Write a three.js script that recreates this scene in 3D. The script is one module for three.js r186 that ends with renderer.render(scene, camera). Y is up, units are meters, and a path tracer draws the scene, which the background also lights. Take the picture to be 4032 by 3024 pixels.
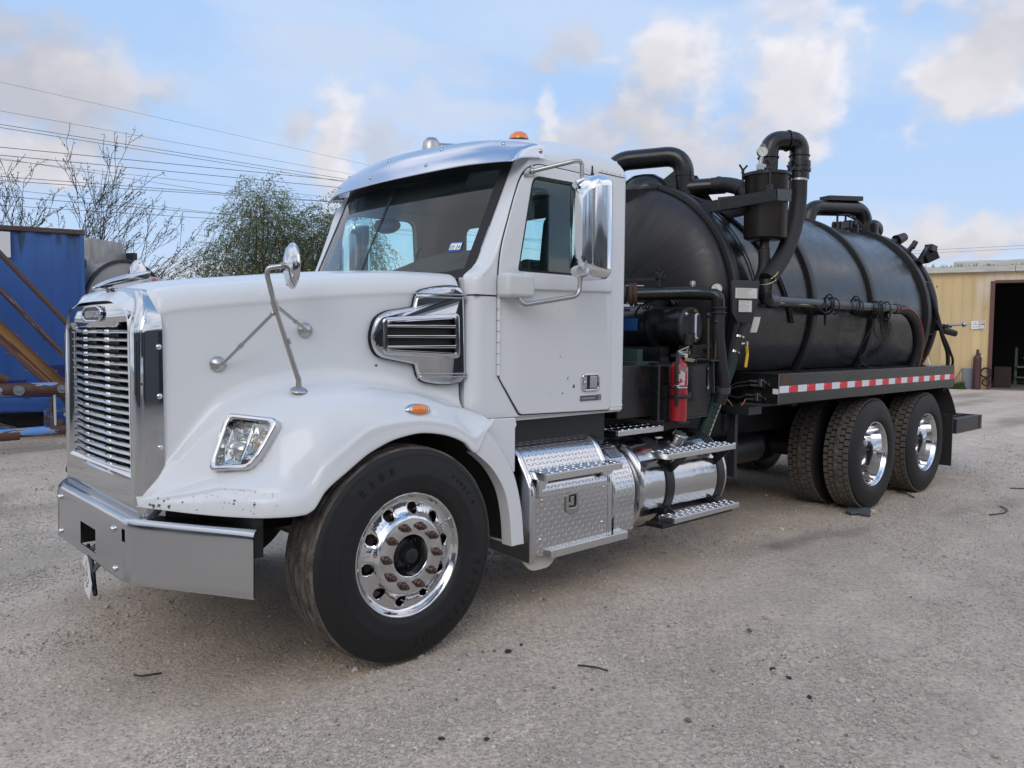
import * as THREE from 'three';
import { RoundedBoxGeometry } from 'three/addons/geometries/RoundedBoxGeometry.js';
import { FontLoader } from 'three/addons/loaders/FontLoader.js';
import { TextGeometry } from 'three/addons/geometries/TextGeometry.js';
import { mergeGeometries, mergeVertices, toCreasedNormals } from 'three/addons/utils/BufferGeometryUtils.js';

// ---------------------------------------------------------------- camera, sky, sun, exposure
const scene = new THREE.Scene();
const camera = new THREE.PerspectiveCamera(51.9, 4 / 3, 0.05, 900);
{
  const yaw = 0.749897, pitch = 0.058744, roll = 0.008538;
  camera.position.set(-2.18922, 1.57423, 4.24466);
  const fw = new THREE.Vector3(Math.sin(yaw) * Math.cos(pitch), -Math.sin(pitch), -Math.cos(yaw) * Math.cos(pitch));
  const r = new THREE.Vector3(Math.cos(yaw), 0, Math.sin(yaw)), u = r.clone().cross(fw);
  const r2 = r.clone().multiplyScalar(Math.cos(roll)).addScaledVector(u, Math.sin(roll));
  const u2 = u.clone().multiplyScalar(Math.cos(roll)).addScaledVector(r, -Math.sin(roll));
  camera.quaternion.setFromRotationMatrix(new THREE.Matrix4().makeBasis(r2, u2, fw.clone().negate()));
  camera.updateMatrixWorld();
}
const renderer = new THREE.WebGLRenderer({ antialias: true });
renderer.toneMapping = THREE.LinearToneMapping;
renderer.toneMappingExposure = 1.2;
renderer.shadowMap.enabled = true;

// seeded random numbers and noise
let seed = 12345;
const rnd = () => { seed = (seed + 0x6D2B79F5) | 0; let t = Math.imul(seed ^ (seed >>> 15), 1 | seed); t = (t + Math.imul(t ^ (t >>> 7), 61 | t)) ^ t; return ((t ^ (t >>> 14)) >>> 0) / 4294967296; };
const rr = (a, b) => a + (b - a) * rnd();
const h3 = (x, y, z) => { let h = Math.imul(x, 374761393) ^ Math.imul(y, 668265263) ^ Math.imul(z, 2147483647 - 1274126177); h = Math.imul(h ^ (h >>> 13), 1274126177); return ((h ^ (h >>> 16)) >>> 0) / 4294967296; };
const sm = (t) => t * t * (3 - 2 * t), clamp = (v, a = 0, b = 1) => Math.min(b, Math.max(a, v)), mix = (a, b, t) => a + (b - a) * t;
const sstep = (a, b, v) => sm(clamp((v - a) / (b - a)));
function noise3(x, y, z, p = 0) {      // value noise 0..1, with period p if given
  const xi = Math.floor(x), yi = Math.floor(y), zi = Math.floor(z), u = sm(x - xi), v = sm(y - yi), w = sm(z - zi);
  const W = (n) => p ? ((n % p) + p) % p : n, x0 = W(xi), x1 = W(xi + 1), y0 = W(yi), y1 = W(yi + 1);
  const L = (zz) => mix(mix(h3(x0, y0, zz), h3(x1, y0, zz), u), mix(h3(x0, y1, zz), h3(x1, y1, zz), u), v);
  return mix(L(zi), L(zi + 1), w);
}
function fbm(x, y, z, n = 4, p = 0) { let s = 0, a = 0.5, t = 0; for (let i = 0; i < n; i++) { s += a * noise3(x, y, z + i * 17, p); t += a; a *= 0.5; x *= 2; y *= 2; z *= 2; if (p) p *= 2; } return s / t; }

{ // sky: clear blue over a hazy horizon with soft cumulus; every entry is azimuth, elevation, half width, half height, density, brightness
  const C = [[-76.5, 14.6, 6.5, 4.2, 0.85, 0.72], [-74, 16, 3, 2.2, 0.6, 0.95], [-77.5, 10.2, 4.6, 2.2, 0.95, 0.92], [-62.8, 14.2, 1.7, 1.7, 0.75, 0.8], [-59.5, 14.5, 2.5, 2.4, 1.0, 1.0],
    [-59.9, 11.8, 2.5, 2.4, 0.95, 0.98], [-55.6, 13.4, 2.6, 1.8, 0.5, 0.72], [-44.6, 15.4, 1.0, 3.2, 0.8, 1.0], [-43.2, 19.5, 3.2, 1.8, 0.6, 0.78], [-35.4, 18.4, 3.8, 3.2, 1.0, 1.0], [-37.2, 15.6, 3.2, 2.4, 0.7, 0.8],
    [-27, 17.4, 4.4, 3.6, 1.0, 1.04], [-28.3, 14.4, 3.0, 2.8, 0.95, 1.0], [-41, 14, 5, 2.4, 0.8, 0.82], [-34.4, 13, 6.5, 2.6, 0.85, 0.84], [-17, 15.3, 4.0, 2.8, 1.0, 1.02], [-14.5, 18, 4.0, 3.0, 0.9, 0.84], [-20, 20.4, 3, 1.0, 0.6, 0.9],
    [-17, 6.3, 6.5, 2.1, 1.0, 0.9], [-8, 8, 5, 2.8, 0.9, 0.92], [-80, 18, 4, 2, 0.5, 0.66], [-50, 15.6, 9, 1.5, 0.3, 0.92], [-28.5, 21.4, 3, 1.5, 0.6, 0.96], [-57, 19, 14, 1.2, 0.22, 0.9], [-33, 9.5, 2.6, 1.2, 0.7, 0.9], [-70, 3.5, 12, 1.2, 0.5, 0.8], [-45, 5, 12, 1.5, 0.4, 0.92]];
  const W = 4096, H = 2048, d = new Float32Array(W * H * 4), D = Math.PI / 180;
  const puff = (az, el) => { // [density, brightness] of the clouds in view
    const wx = (fbm(az * 0.30, el * 0.40, 3.3, 4) - 0.5) * 5.4, wy = (fbm(az * 0.30, el * 0.40, 9.1, 4) - 0.5) * 3.8, f = fbm(az * 0.62, el * 0.9, 5.2, 6) - 0.5; let dens = 0, br = 0, tw = 1e-4;
    for (const c of C) { const X = (az + wx - c[0]) / c[2], Y = (el + wy - c[1]) / c[3], qq = X * X + Y * Y; if (qq > 4) continue; const q = Math.sqrt(qq) + f * 1.25, a = c[4] * sstep(1.22, 0.30, q); if (a <= 0) continue; br += a * c[5]; tw += a; dens = 1 - (1 - dens) * (1 - a); }
    return [dens, br / tw];
  };
  for (let j = 0; j < H; j++) for (let i = 0; i < W; i++) {
    const az = (i + 0.5) / W * 360 - 180, el = (j + 0.5) / H * 180 - 90, k = (j * W + i) * 4;
    if (el < -3) { d[k] = 0.3; d[k + 1] = 0.29; d[k + 2] = 0.28; d[k + 3] = 1; continue; }
    const e = Math.max(el, 0), x = Math.cos(el * D) * Math.cos(az * D), y = Math.sin(el * D), z = Math.cos(el * D) * Math.sin(az * D);
    // blue air, paler towards the horizon
    const hz = Math.exp(-e / 8.5), zen = sstep(22, 80, e), near = az > -100 && az < 15 && el < 33;
    let r = mix(mix(0.345, 0.24, zen), 0.57, hz), g = mix(mix(0.515, 0.42, zen), 0.68, hz), b = mix(mix(0.80, 0.72, zen), 0.81, hz);
    if (near) { const veil = 0.42 * sstep(0.42, 0.70, fbm(az * 0.05 + 3, el * 0.20 + az * 0.03, 14.2, 5)); r = mix(r, 0.60, veil); g = mix(g, 0.67, veil); b = mix(b, 0.78, veil); }
    let dens = 0, br = 0;
    if (near && el > -1) { const p = puff(az, el), q = puff(az + 0.7, el + 0.9); dens = p[0]; br = p[1] * (0.97 + 0.22 * clamp(p[0] - q[0], -0.35, 0.5)); }
    const far = 1 - sstep(-100, -85, az) * sstep(15, 2, az) * sstep(33, 24, el);
    if (far > 0) { // the same broken cloud over the rest of the sky
      const s = 1 / (Math.max(y, 0) + 0.12), n = fbm(x * s * 1.15 + 40, z * s * 1.15 + 7, 1.7, 5), n2 = fbm(x * s * 2.2, z * s * 2.2, 8.4, 3);
      const a = sstep(0.40, 0.60, n) * 0.95 * far, lit = mix(1.15, 1.85, n2) * (0.85 + 0.35 * sstep(5, 60, el));
      if (a > 0) { br = (br * dens + lit * a) / (dens + a + 1e-5); dens = 1 - (1 - dens) * (1 - a); }
    }
    dens = clamp(dens);
    r = mix(r, br * 0.665, dens); g = mix(g, br * 0.655, dens); b = mix(b, br * 0.70, dens);
    d[k] = r; d[k + 1] = g; d[k + 2] = b; d[k + 3] = 1;
  }
  const t = new THREE.DataTexture(d, W, H, THREE.RGBAFormat, THREE.FloatType);
  t.mapping = THREE.EquirectangularReflectionMapping; t.magFilter = t.minFilter = THREE.LinearFilter; t.wrapS = THREE.RepeatWrapping; t.needsUpdate = true;
  scene.background = t; scene.environment = t;
}
const sun = new THREE.DirectionalLight(new THREE.Color(1.0, 0.93, 0.84), 0.65);
sun.position.set(-30, 26, 22); sun.target.position.set(2, 0, 0);
sun.castShadow = true; sun.shadow.radius = 60; sun.shadow.mapSize.set(2048, 2048);
Object.assign(sun.shadow.camera, { left: -16, right: 16, top: 14, bottom: -14, near: 1, far: 90 });
scene.add(sun, sun.target);

// ---------------------------------------------------------------- helpers
const V = (x, y, z) => new THREE.Vector3(x, y, z), PI = Math.PI;
const used = {};
function numbered(n) { used[n] = (used[n] ?? -1) + 1; return used[n] ? `${n}_${String(used[n]).padStart(3, '0')}` : n; }
function prep(g) { g = g.index ? g.toNonIndexed() : g; if (!g.attributes.normal) g.computeVertexNormals(); if (!g.attributes.uv) g.setAttribute('uv', new THREE.BufferAttribute(new Float32Array(g.attributes.position.count * 2), 2)); for (const k of Object.keys(g.attributes)) if (!['position', 'normal', 'uv'].includes(k)) g.deleteAttribute(k); g.morphAttributes = {}; return g; }
const merge = (a) => { a = a.flat(9).filter(Boolean); return a.length === 1 ? a[0] : mergeGeometries(a.map(prep)); };
function obj(name, geos, mat, parent) {
  const m = new THREE.Mesh(merge([geos]), mat); m.name = numbered(name); m.castShadow = m.receiveShadow = true; (parent ?? scene).add(m); return m;
}
function part(name, geos, mat, parent) { const m = new THREE.Mesh(merge([geos]), mat); m.name = name; m.castShadow = m.receiveShadow = true; parent.add(m); return m; }
function grp(name, parent, pos) { const g = new THREE.Group(); g.name = parent === scene ? numbered(name) : name; if (pos) g.position.set(...pos); parent.add(g); return g; }
function tag(o, label, category, group, kind) { o.userData.label = label; if (category) o.userData.category = category; if (group) o.userData.group = group; if (kind) o.userData.kind = kind; return o; }
const T = (g, x = 0, y = 0, z = 0) => g.translate(x, y, z);
const box = (w, h, d, x = 0, y = 0, z = 0, r = 0) => T(r ? new RoundedBoxGeometry(w, h, d, 2, Math.min(r, w / 2.01, h / 2.01, d / 2.01)) : new THREE.BoxGeometry(w, h, d), x, y, z);
const bb = (x0, x1, y0, y1, z0, z1, r = 0) => box(x1 - x0, y1 - y0, z1 - z0, (x0 + x1) / 2, (y0 + y1) / 2, (z0 + z1) / 2, r);
function cyl(r0, r1, a, b, n = 24, open = false) { // tapered cylinder from a to b
  const A = V(...a), B = V(...b), g = new THREE.CylinderGeometry(r1, r0, A.distanceTo(B), n, 1, open);
  g.applyQuaternion(new THREE.Quaternion().setFromUnitVectors(V(0, 1, 0), B.clone().sub(A).normalize())); const m = A.add(B).multiplyScalar(0.5); return g.translate(m.x, m.y, m.z);
}
function bar(a, b, w, h, up = [0, 1, 0]) { // rectangular bar from a to b, w across, h along up
  const A = V(...a), B = V(...b), x = B.clone().sub(A), L = x.length(); x.normalize(); const z = x.clone().cross(V(...up)).normalize(), y = z.clone().cross(x);
  const g = new THREE.BoxGeometry(L, h, w).applyMatrix4(new THREE.Matrix4().makeBasis(x, y, z)); const m = A.add(B).multiplyScalar(0.5); return g.translate(m.x, m.y, m.z);
}
function tube(pts, r, n = 12, bend = 0, seg = 0) { // pipe through points; bend > 0 gives straight runs with elbows of that radius
  const P = pts.map((p) => V(...p)); let c;
  if (bend) {
    c = new THREE.CurvePath(); let prev = P[0];
    for (let i = 1; i < P.length - 1; i++) {
      const a = P[i].clone().sub(P[i - 1]), b = P[i + 1].clone().sub(P[i]), k = Math.min(bend, a.length() * 0.49, b.length() * 0.49);
      const s = P[i].clone().addScaledVector(a.normalize(), -k), e = P[i].clone().addScaledVector(b.normalize(), k);
      if (prev.distanceTo(s) > 1e-4) c.add(new THREE.LineCurve3(prev, s)); c.add(new THREE.QuadraticBezierCurve3(s, P[i], e)); prev = e;
    }
    c.add(new THREE.LineCurve3(prev, P[P.length - 1]));
  } else c = new THREE.CatmullRomCurve3(P, false, 'centripetal');
  const S = seg || (bend ? P.length * 14 : P.length * 8);
  const g = new THREE.TubeGeometry(c, S, r, n);
  const caps = [0, 1].map((t) => { const p = c.getPointAt(t), d = c.getTangentAt(t).multiplyScalar(t ? 1 : -1), k = new THREE.CircleGeometry(r, n); k.applyQuaternion(new THREE.Quaternion().setFromUnitVectors(V(0, 0, 1), d)); return k.translate(p.x, p.y, p.z); });
  return merge([g, caps]);
}
function grid(f, nu, nv, flip = false) { // surface from f(i / nu, j / nv, i, j) -> [x, y, z, u?, v?]
  const pos = [], uv = [], idx = [];
  for (let i = 0; i <= nu; i++) for (let j = 0; j <= nv; j++) { const p = f(i / nu, j / nv, i, j); pos.push(p[0], p[1], p[2]); uv.push(p[3] ?? i / nu, p[4] ?? j / nv); }
  for (let i = 0; i < nu; i++) for (let j = 0; j < nv; j++) { const a = i * (nv + 1) + j, b = a + nv + 1; flip ? idx.push(a, a + 1, b, b, a + 1, b + 1) : idx.push(a, b, a + 1, b, b + 1, a + 1); }
  const g = new THREE.BufferGeometry(); g.setAttribute('position', new THREE.Float32BufferAttribute(pos, 3)); g.setAttribute('uv', new THREE.Float32BufferAttribute(uv, 2)); g.setIndex(idx); g.computeVertexNormals(); return g;
}
function rev(g) { const r = g.clone(); const ix = r.index ? r.index.array : null; if (ix) { for (let i = 0; i < ix.length; i += 3) { const t = ix[i]; ix[i] = ix[i + 1]; ix[i + 1] = t; } } else for (const a of Object.values(r.attributes)) { const s = a.itemSize, A = a.array; for (let i = 0; i < a.count; i += 3) for (let k = 0; k < s; k++) { const t = A[i * s + k]; A[i * s + k] = A[(i + 1) * s + k]; A[(i + 1) * s + k] = t; } } if (r.attributes.normal) { const n = r.attributes.normal.array; for (let i = 0; i < n.length; i++) n[i] *= -1; } return r; }
function mirrorZ(g) { const r = g.clone(); r.scale(1, 1, -1); const q = rev(r); if (q.attributes.normal) q.computeVertexNormals(); return q; }
const lathe = (pts, n = 48, axis = 'y') => { const g = new THREE.LatheGeometry(pts.map((p) => new THREE.Vector2(p[0], p[1])), n); if (axis === 'z') g.rotateX(PI / 2); if (axis === 'x') g.rotateZ(-PI / 2); return g; };
function shape(pts, holes = []) { const P = (a) => a.map((p) => new THREE.Vector2(p[0], p[1])), s = new THREE.Shape(P(pts)); for (const h of holes) s.holes.push(new THREE.Path(P(h))); return s; }
function rrect(x0, x1, y0, y1, r, n = 6) { const o = [], R = Array.isArray(r) ? r : [r, r, r, r]; [[x1, y1, 0], [x0, y1, 1], [x0, y0, 2], [x1, y0, 3]].forEach(([x, y, k]) => { const q = R[k], cx = x + (k === 0 || k === 3 ? -q : q), cy = y + (k < 2 ? -q : q); for (let i = 0; i <= n; i++) { const a = (k + i / n) * PI / 2; o.push([cx + q * Math.cos(a), cy + q * Math.sin(a)]); } }); return o; }
function roundPoly(pts, r, n = 5) { // polygon with rounded corners
  const o = [], N = pts.length;
  for (let i = 0; i < N; i++) { const p = pts[i], a = pts[(i + N - 1) % N], b = pts[(i + 1) % N], R = p[2] ?? r, la = Math.hypot(a[0] - p[0], a[1] - p[1]), lb = Math.hypot(b[0] - p[0], b[1] - p[1]), k = Math.min(R, la * 0.49, lb * 0.49);
    const s = [p[0] + (a[0] - p[0]) / la * k, p[1] + (a[1] - p[1]) / la * k], e = [p[0] + (b[0] - p[0]) / lb * k, p[1] + (b[1] - p[1]) / lb * k];
    for (let j = 0; j <= n; j++) { const t = j / n; o.push([(1 - t) * (1 - t) * s[0] + 2 * t * (1 - t) * p[0] + t * t * e[0], (1 - t) * (1 - t) * s[1] + 2 * t * (1 - t) * p[1] + t * t * e[1]]); } }
  return o;
}
function ext(s, depth, bevel = 0, seg = 2, z = 0) { const g = new THREE.ExtrudeGeometry(s, { depth: Math.max(depth - 2 * bevel, 1e-4), bevelEnabled: bevel > 0, bevelSize: bevel, bevelOffset: -bevel, bevelThickness: bevel, bevelSegments: seg, curveSegments: 8, steps: 1 }); return g.translate(0, 0, z + bevel); }
function frame(g, o, x, y) { // puts a shape drawn in x, y (z out of it) on axes x, y at o
  const X = V(...x).normalize(), Y = V(...y), Z = X.clone().cross(Y).normalize(), Y2 = Z.clone().cross(X); return g.applyMatrix4(new THREE.Matrix4().makeBasis(X, Y2, Z)).translate(...o);
}
const yz = (g, x = 0) => frame(g, [x, 0, 0], [0, 0, 1], [0, 1, 0]);            // shape's x -> z, y -> y, depth -> -x
function pchip(xs, ys) { // smooth monotone interpolation
  const n = xs.length, h = [], d = [], m = []; for (let i = 0; i < n - 1; i++) { h[i] = xs[i + 1] - xs[i]; d[i] = (ys[i + 1] - ys[i]) / h[i]; }
  m[0] = d[0]; m[n - 1] = d[n - 2]; for (let i = 1; i < n - 1; i++) m[i] = d[i - 1] * d[i] <= 0 ? 0 : (() => { const a = 2 * h[i] + h[i - 1], b = h[i] + 2 * h[i - 1]; return (a + b) / (a / d[i - 1] + b / d[i]); })();
  return (x) => { if (x <= xs[0]) return ys[0]; if (x >= xs[n - 1]) return ys[n - 1]; let i = 0; while (x > xs[i + 1]) i++; const t = (x - xs[i]) / h[i], t2 = t * t, t3 = t2 * t; return (2 * t3 - 3 * t2 + 1) * ys[i] + (t3 - 2 * t2 + t) * h[i] * m[i] + (-2 * t3 + 3 * t2) * ys[i + 1] + (t3 - t2) * h[i] * m[i + 1]; };
}
function catmull(P, per) { const c = new THREE.CatmullRomCurve3(P.map((p) => V(p[0], p[1], p[2] ?? 0)), false, 'centripetal'); const o = [], n = P.length - 1; for (let i = 0; i < n; i++) for (let j = 0; j < per; j++) { o.push(c.getPoint((i + j / per) / n)); } o.push(c.getPoint(1)); return o; }
const crease = (g, a = 0.6) => toCreasedNormals(g, a);

// ---------------------------------------------------------------- textures
function tex(size, f, srgb = true, rep = 1) { // f(u, v) -> grey or [r, g, b] in 0..1 (sRGB values when srgb)
  const [w, h] = Array.isArray(size) ? size : [size, size], d = new Uint8Array(w * h * 4);
  for (let j = 0; j < h; j++) for (let i = 0; i < w; i++) { const c = f(i / w, j / h), k = (j * w + i) * 4; if (Array.isArray(c)) { d[k] = clamp(c[0]) * 255; d[k + 1] = clamp(c[1]) * 255; d[k + 2] = clamp(c[2]) * 255; } else d[k] = d[k + 1] = d[k + 2] = clamp(c) * 255; d[k + 3] = 255; }
  const t = new THREE.DataTexture(d, w, h); t.magFilter = THREE.LinearFilter; t.minFilter = THREE.LinearMipmapLinearFilter; t.generateMipmaps = true; t.wrapS = t.wrapT = THREE.RepeatWrapping; t.repeat.set(rep, rep); if (srgb) t.colorSpace = THREE.SRGBColorSpace; t.needsUpdate = true; return t;
}
function canvas(w, h, draw) { const c = document.createElement('canvas'); c.width = w; c.height = h; draw(c.getContext('2d'), w, h); const t = new THREE.CanvasTexture(c); t.colorSpace = THREE.SRGBColorSpace; t.anisotropy = 8; return t; }
const lin = (r, g, b) => new THREE.Color().setRGB(r, g, b);
const mat = (c, rough, metal = 0, o = {}) => new THREE.MeshStandardMaterial({ color: Array.isArray(c) ? lin(...c) : new THREE.Color(c), roughness: rough, metalness: metal, ...o });
const phys = (c, rough, metal = 0, o = {}) => new THREE.MeshPhysicalMaterial({ color: Array.isArray(c) ? lin(...c) : new THREE.Color(c), roughness: rough, metalness: metal, ...o });
const P8 = (u, v, f, z, n = 4) => fbm(u * f, v * f, z, n, f);
const roughTex = tex(256, (u, v) => 0.55 + 0.6 * (P8(u, v, 8, 1, 5) - 0.5) + 0.25 * (P8(u, v, 48, 4, 2) - 0.5), false);
const grimeTex = tex(512, (u, v) => { const n = P8(u, v, 6, 2, 5), s = P8(u, v, 40, 5, 3); const k = 0.86 + 0.20 * (n - 0.5) + 0.10 * (s - 0.5); return [k, k * 0.995, k * 0.985]; });
const dustTex = tex(512, (u, v) => { const n = P8(u, v, 5, 12, 5), s = P8(u, v, 64, 15, 2), k = clamp(0.062 + 0.08 * (n - 0.45) + 0.04 * (s - 0.5)); return [k + 0.02, k + 0.022, k + 0.026]; });
const fineBump = tex(256, (u, v) => P8(u, v, 64, 3, 2), false);
const waveBump = tex(256, (u, v) => P8(u, v, 4, 33, 3), false);
const streakTex = tex([64, 512], (u, v) => 0.5 + 0.9 * (fbm(u * 2, v * 128, 7, 2, 0) - 0.5), false);

const M = {
  white: phys([0.70, 0.715, 0.72], 0.34, 0, { clearcoat: 0.55, clearcoatRoughness: 0.09, specularIntensity: 0.6 }),
  whiteMatte: mat([0.62, 0.63, 0.62], 0.55),
  chrome: phys([0.56, 0.575, 0.59], 0.045, 1, { bumpMap: waveBump, bumpScale: 0.0006 }),
  chromeFlat: phys([0.60, 0.61, 0.625], 0.08, 1),
  dullChrome: mat([0.46, 0.47, 0.48], 0.24, 1, { roughnessMap: roughTex }),
  slat: mat([0.72, 0.73, 0.72], 0.28, 1, { roughnessMap: roughTex }),
  cover: phys([0.97, 0.98, 0.97], 0.0, 0, { transmission: 1, thickness: 0, ior: 1.35 }),
  steel: mat([0.46, 0.45, 0.43], 0.34, 1),
  alu: mat([0.66, 0.67, 0.68], 0.2, 1, { bumpMap: waveBump, bumpScale: 0.0004 }),
  visor: phys([0.60, 0.62, 0.68], 0.17, 1),
  black: mat([0.012, 0.013, 0.015], 0.45),
  rubber: mat([0.014, 0.014, 0.015], 0.72),
  seal: mat([0.008, 0.008, 0.009], 0.6),
  tank: phys([1, 1, 1], 0.50, 0, { map: dustTex, bumpMap: waveBump, bumpScale: 0.006, roughnessMap: roughTex }),
  ring: mat([0.014, 0.014, 0.015], 0.5),
  frame: mat([0.016, 0.017, 0.019], 0.5),
  hose: mat([0.012, 0.012, 0.013], 0.62),
  rust: mat([0.10, 0.05, 0.03], 0.85),
  amber: phys([0.85, 0.22, 0.02], 0.15, 0, { clearcoat: 1 }),
  red: phys([0.31, 0.010, 0.017], 0.35, 0, { clearcoat: 0.4 }),
  cream: mat([0.66, 0.62, 0.54], 0.5),
  inside: mat([0.045, 0.047, 0.05], 0.8),
  seat: mat([0.035, 0.038, 0.043], 0.9),
  glass: phys([0.84, 0.97, 0.955], 0.0, 0, { transmission: 1, thickness: 0, ior: 1.5 }),
  lens: phys([0.95, 0.96, 0.94], 0.02, 0, { transmission: 0.9, thickness: 0 }),
  mirror: phys([0.86, 0.87, 0.88], 0.02, 1),
  paper: mat([0.72, 0.72, 0.69], 0.6),
  yellow: mat([0.72, 0.40, 0.02], 0.5),
  green: mat([0.012, 0.04, 0.028], 0.6),
};
M.tank.map.repeat.set(1, 1);
// ---------------------------------------------------------------- the vacuum truck: x runs from its nose to its tail, z to the driver's side
const truck = grp('vacuum_truck', scene);
tag(truck, 'white conventional cab vacuum tanker truck with a ribbed black tank, parked on gravel', 'truck');
const tp = (n, g, m) => part(n, g, m, truck);

// hood with fenders: one lofted shell, front to back
const zhF = pchip([-1.06, -0.97, -0.935, -0.90, -0.5, 0, 0.53], [0.50, 0.548, 0.594, 0.603, 0.688, 0.790, 0.897]);
const ysF = pchip([-1.06, -0.96, -0.9, -0.85, -0.75, -0.5, -0.25, 0, 0.3, 0.45, 0.53], [1.70, 1.775, 1.80, 1.81, 1.825, 1.855, 1.885, 1.91, 1.928, 1.930, 1.928]);
const FX = [-1.05, -0.98, -0.90, -0.80, -0.70, -0.58, -0.40, -0.16, 0.05, 0.25, 0.40, 0.52];
const FT = { // junction height, then (z, y) of the fender's shoulder, side and moulding
  yj: [0.85, 0.92, 1.01, 1.13, 1.23, 1.29, 1.335, 1.352, 1.33, 1.285, 1.24, 1.185],
  z1: [0.578, 0.630, 0.650, 0.70, 0.75, 0.85, 0.95, 1.00, 1.00, 1.00, 1.00, 1.00], y1: [0.845, 0.91, 0.99, 1.12, 1.22, 1.275, 1.32, 1.335, 1.315, 1.27, 1.225, 1.18],
  z2: [0.579, 0.642, 0.678, 0.745, 0.83, 0.985, 1.08, 1.12, 1.12, 1.12, 1.12, 1.12], y2: [0.84, 0.90, 0.965, 1.075, 1.175, 1.20, 1.26, 1.285, 1.268, 1.225, 1.18, 1.155],
  z3: [0.580, 0.662, 0.735, 0.86, 0.99, 1.10, 1.165, 1.18, 1.18, 1.18, 1.18, 1.17], y3: [0.83, 0.87, 0.91, 0.97, 1.005, 1.05, 1.135, 1.205, 1.20, 1.165, 1.10, 1.135],
  z4: [0.580, 0.705, 0.83, 0.985, 1.10, 1.168, 1.19, 1.195, 1.195, 1.195, 1.195, 1.19], z5: [0.580, 0.725, 0.885, 1.04, 1.145, 1.196, 1.203, 1.203, 1.203, 1.203, 1.203, 1.20],
};
const FF = Object.fromEntries(Object.entries(FT).map(([k, v]) => [k, pchip(FX, v)]));
const ybF = pchip([-1.06, -0.65, -0.56, -0.52, -0.461, -0.356, -0.223, -0.071, 0.049, 0.161, 0.322, 0.399, 0.47, 0.53], [0.812, 0.807, 0.808, 0.822, 0.896, 0.970, 1.051, 1.102, 1.115, 1.102, 1.047, 0.986, 1.092, 1.15]);
function hoodSection(x) {
  const zh = zhF(x), ys = ysF(x), F = (k) => FF[k](x), yj = F('yj'), yb = ybF(x), fl = Math.min(0.05, 0.5 * (F('z1') - zh));
  const roll = sstep(0.44, 0.53, x) * 0.0, yM = Math.min(yb + 0.105, mix(yb, F('y3'), 0.7)), z4 = F('z4');
  return [[0, ys + 0.022], [zh * 0.5, ys + 0.016], [zh - 0.16, ys - 0.002], [zh - 0.07, ys - 0.016], [zh - 0.022, ys - 0.052], [zh - 0.003, ys - 0.115 - roll], [zh - 0.008, ys - 0.145], [zh - 0.005, mix(ys - 0.145, yj, 0.4)],
    [zh, yj + 0.12], [zh + fl * 0.12, yj + 0.05], [zh + fl * 0.5, yj + 0.012], [zh + fl, yj], [F('z1'), F('y1')], [F('z2'), F('y2')], [F('z3'), F('y3')], [z4 - 0.002, yM + 0.014], [z4 + 0.006, yM - 0.002], [Math.max(z4 + 0.007, z4 + (F('z5') - z4) * 0.8), mix(yM, yb, 0.35)], [F('z5'), yb], [F('z5') - 0.028, yb + 0.002]];
}
const hoodCache = new Map();
function hoodRow(x, per = 5) { const k = x.toFixed(5) + per; if (!hoodCache.has(k)) hoodCache.set(k, catmull(hoodSection(x), per)); return hoodCache.get(k); }
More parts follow.
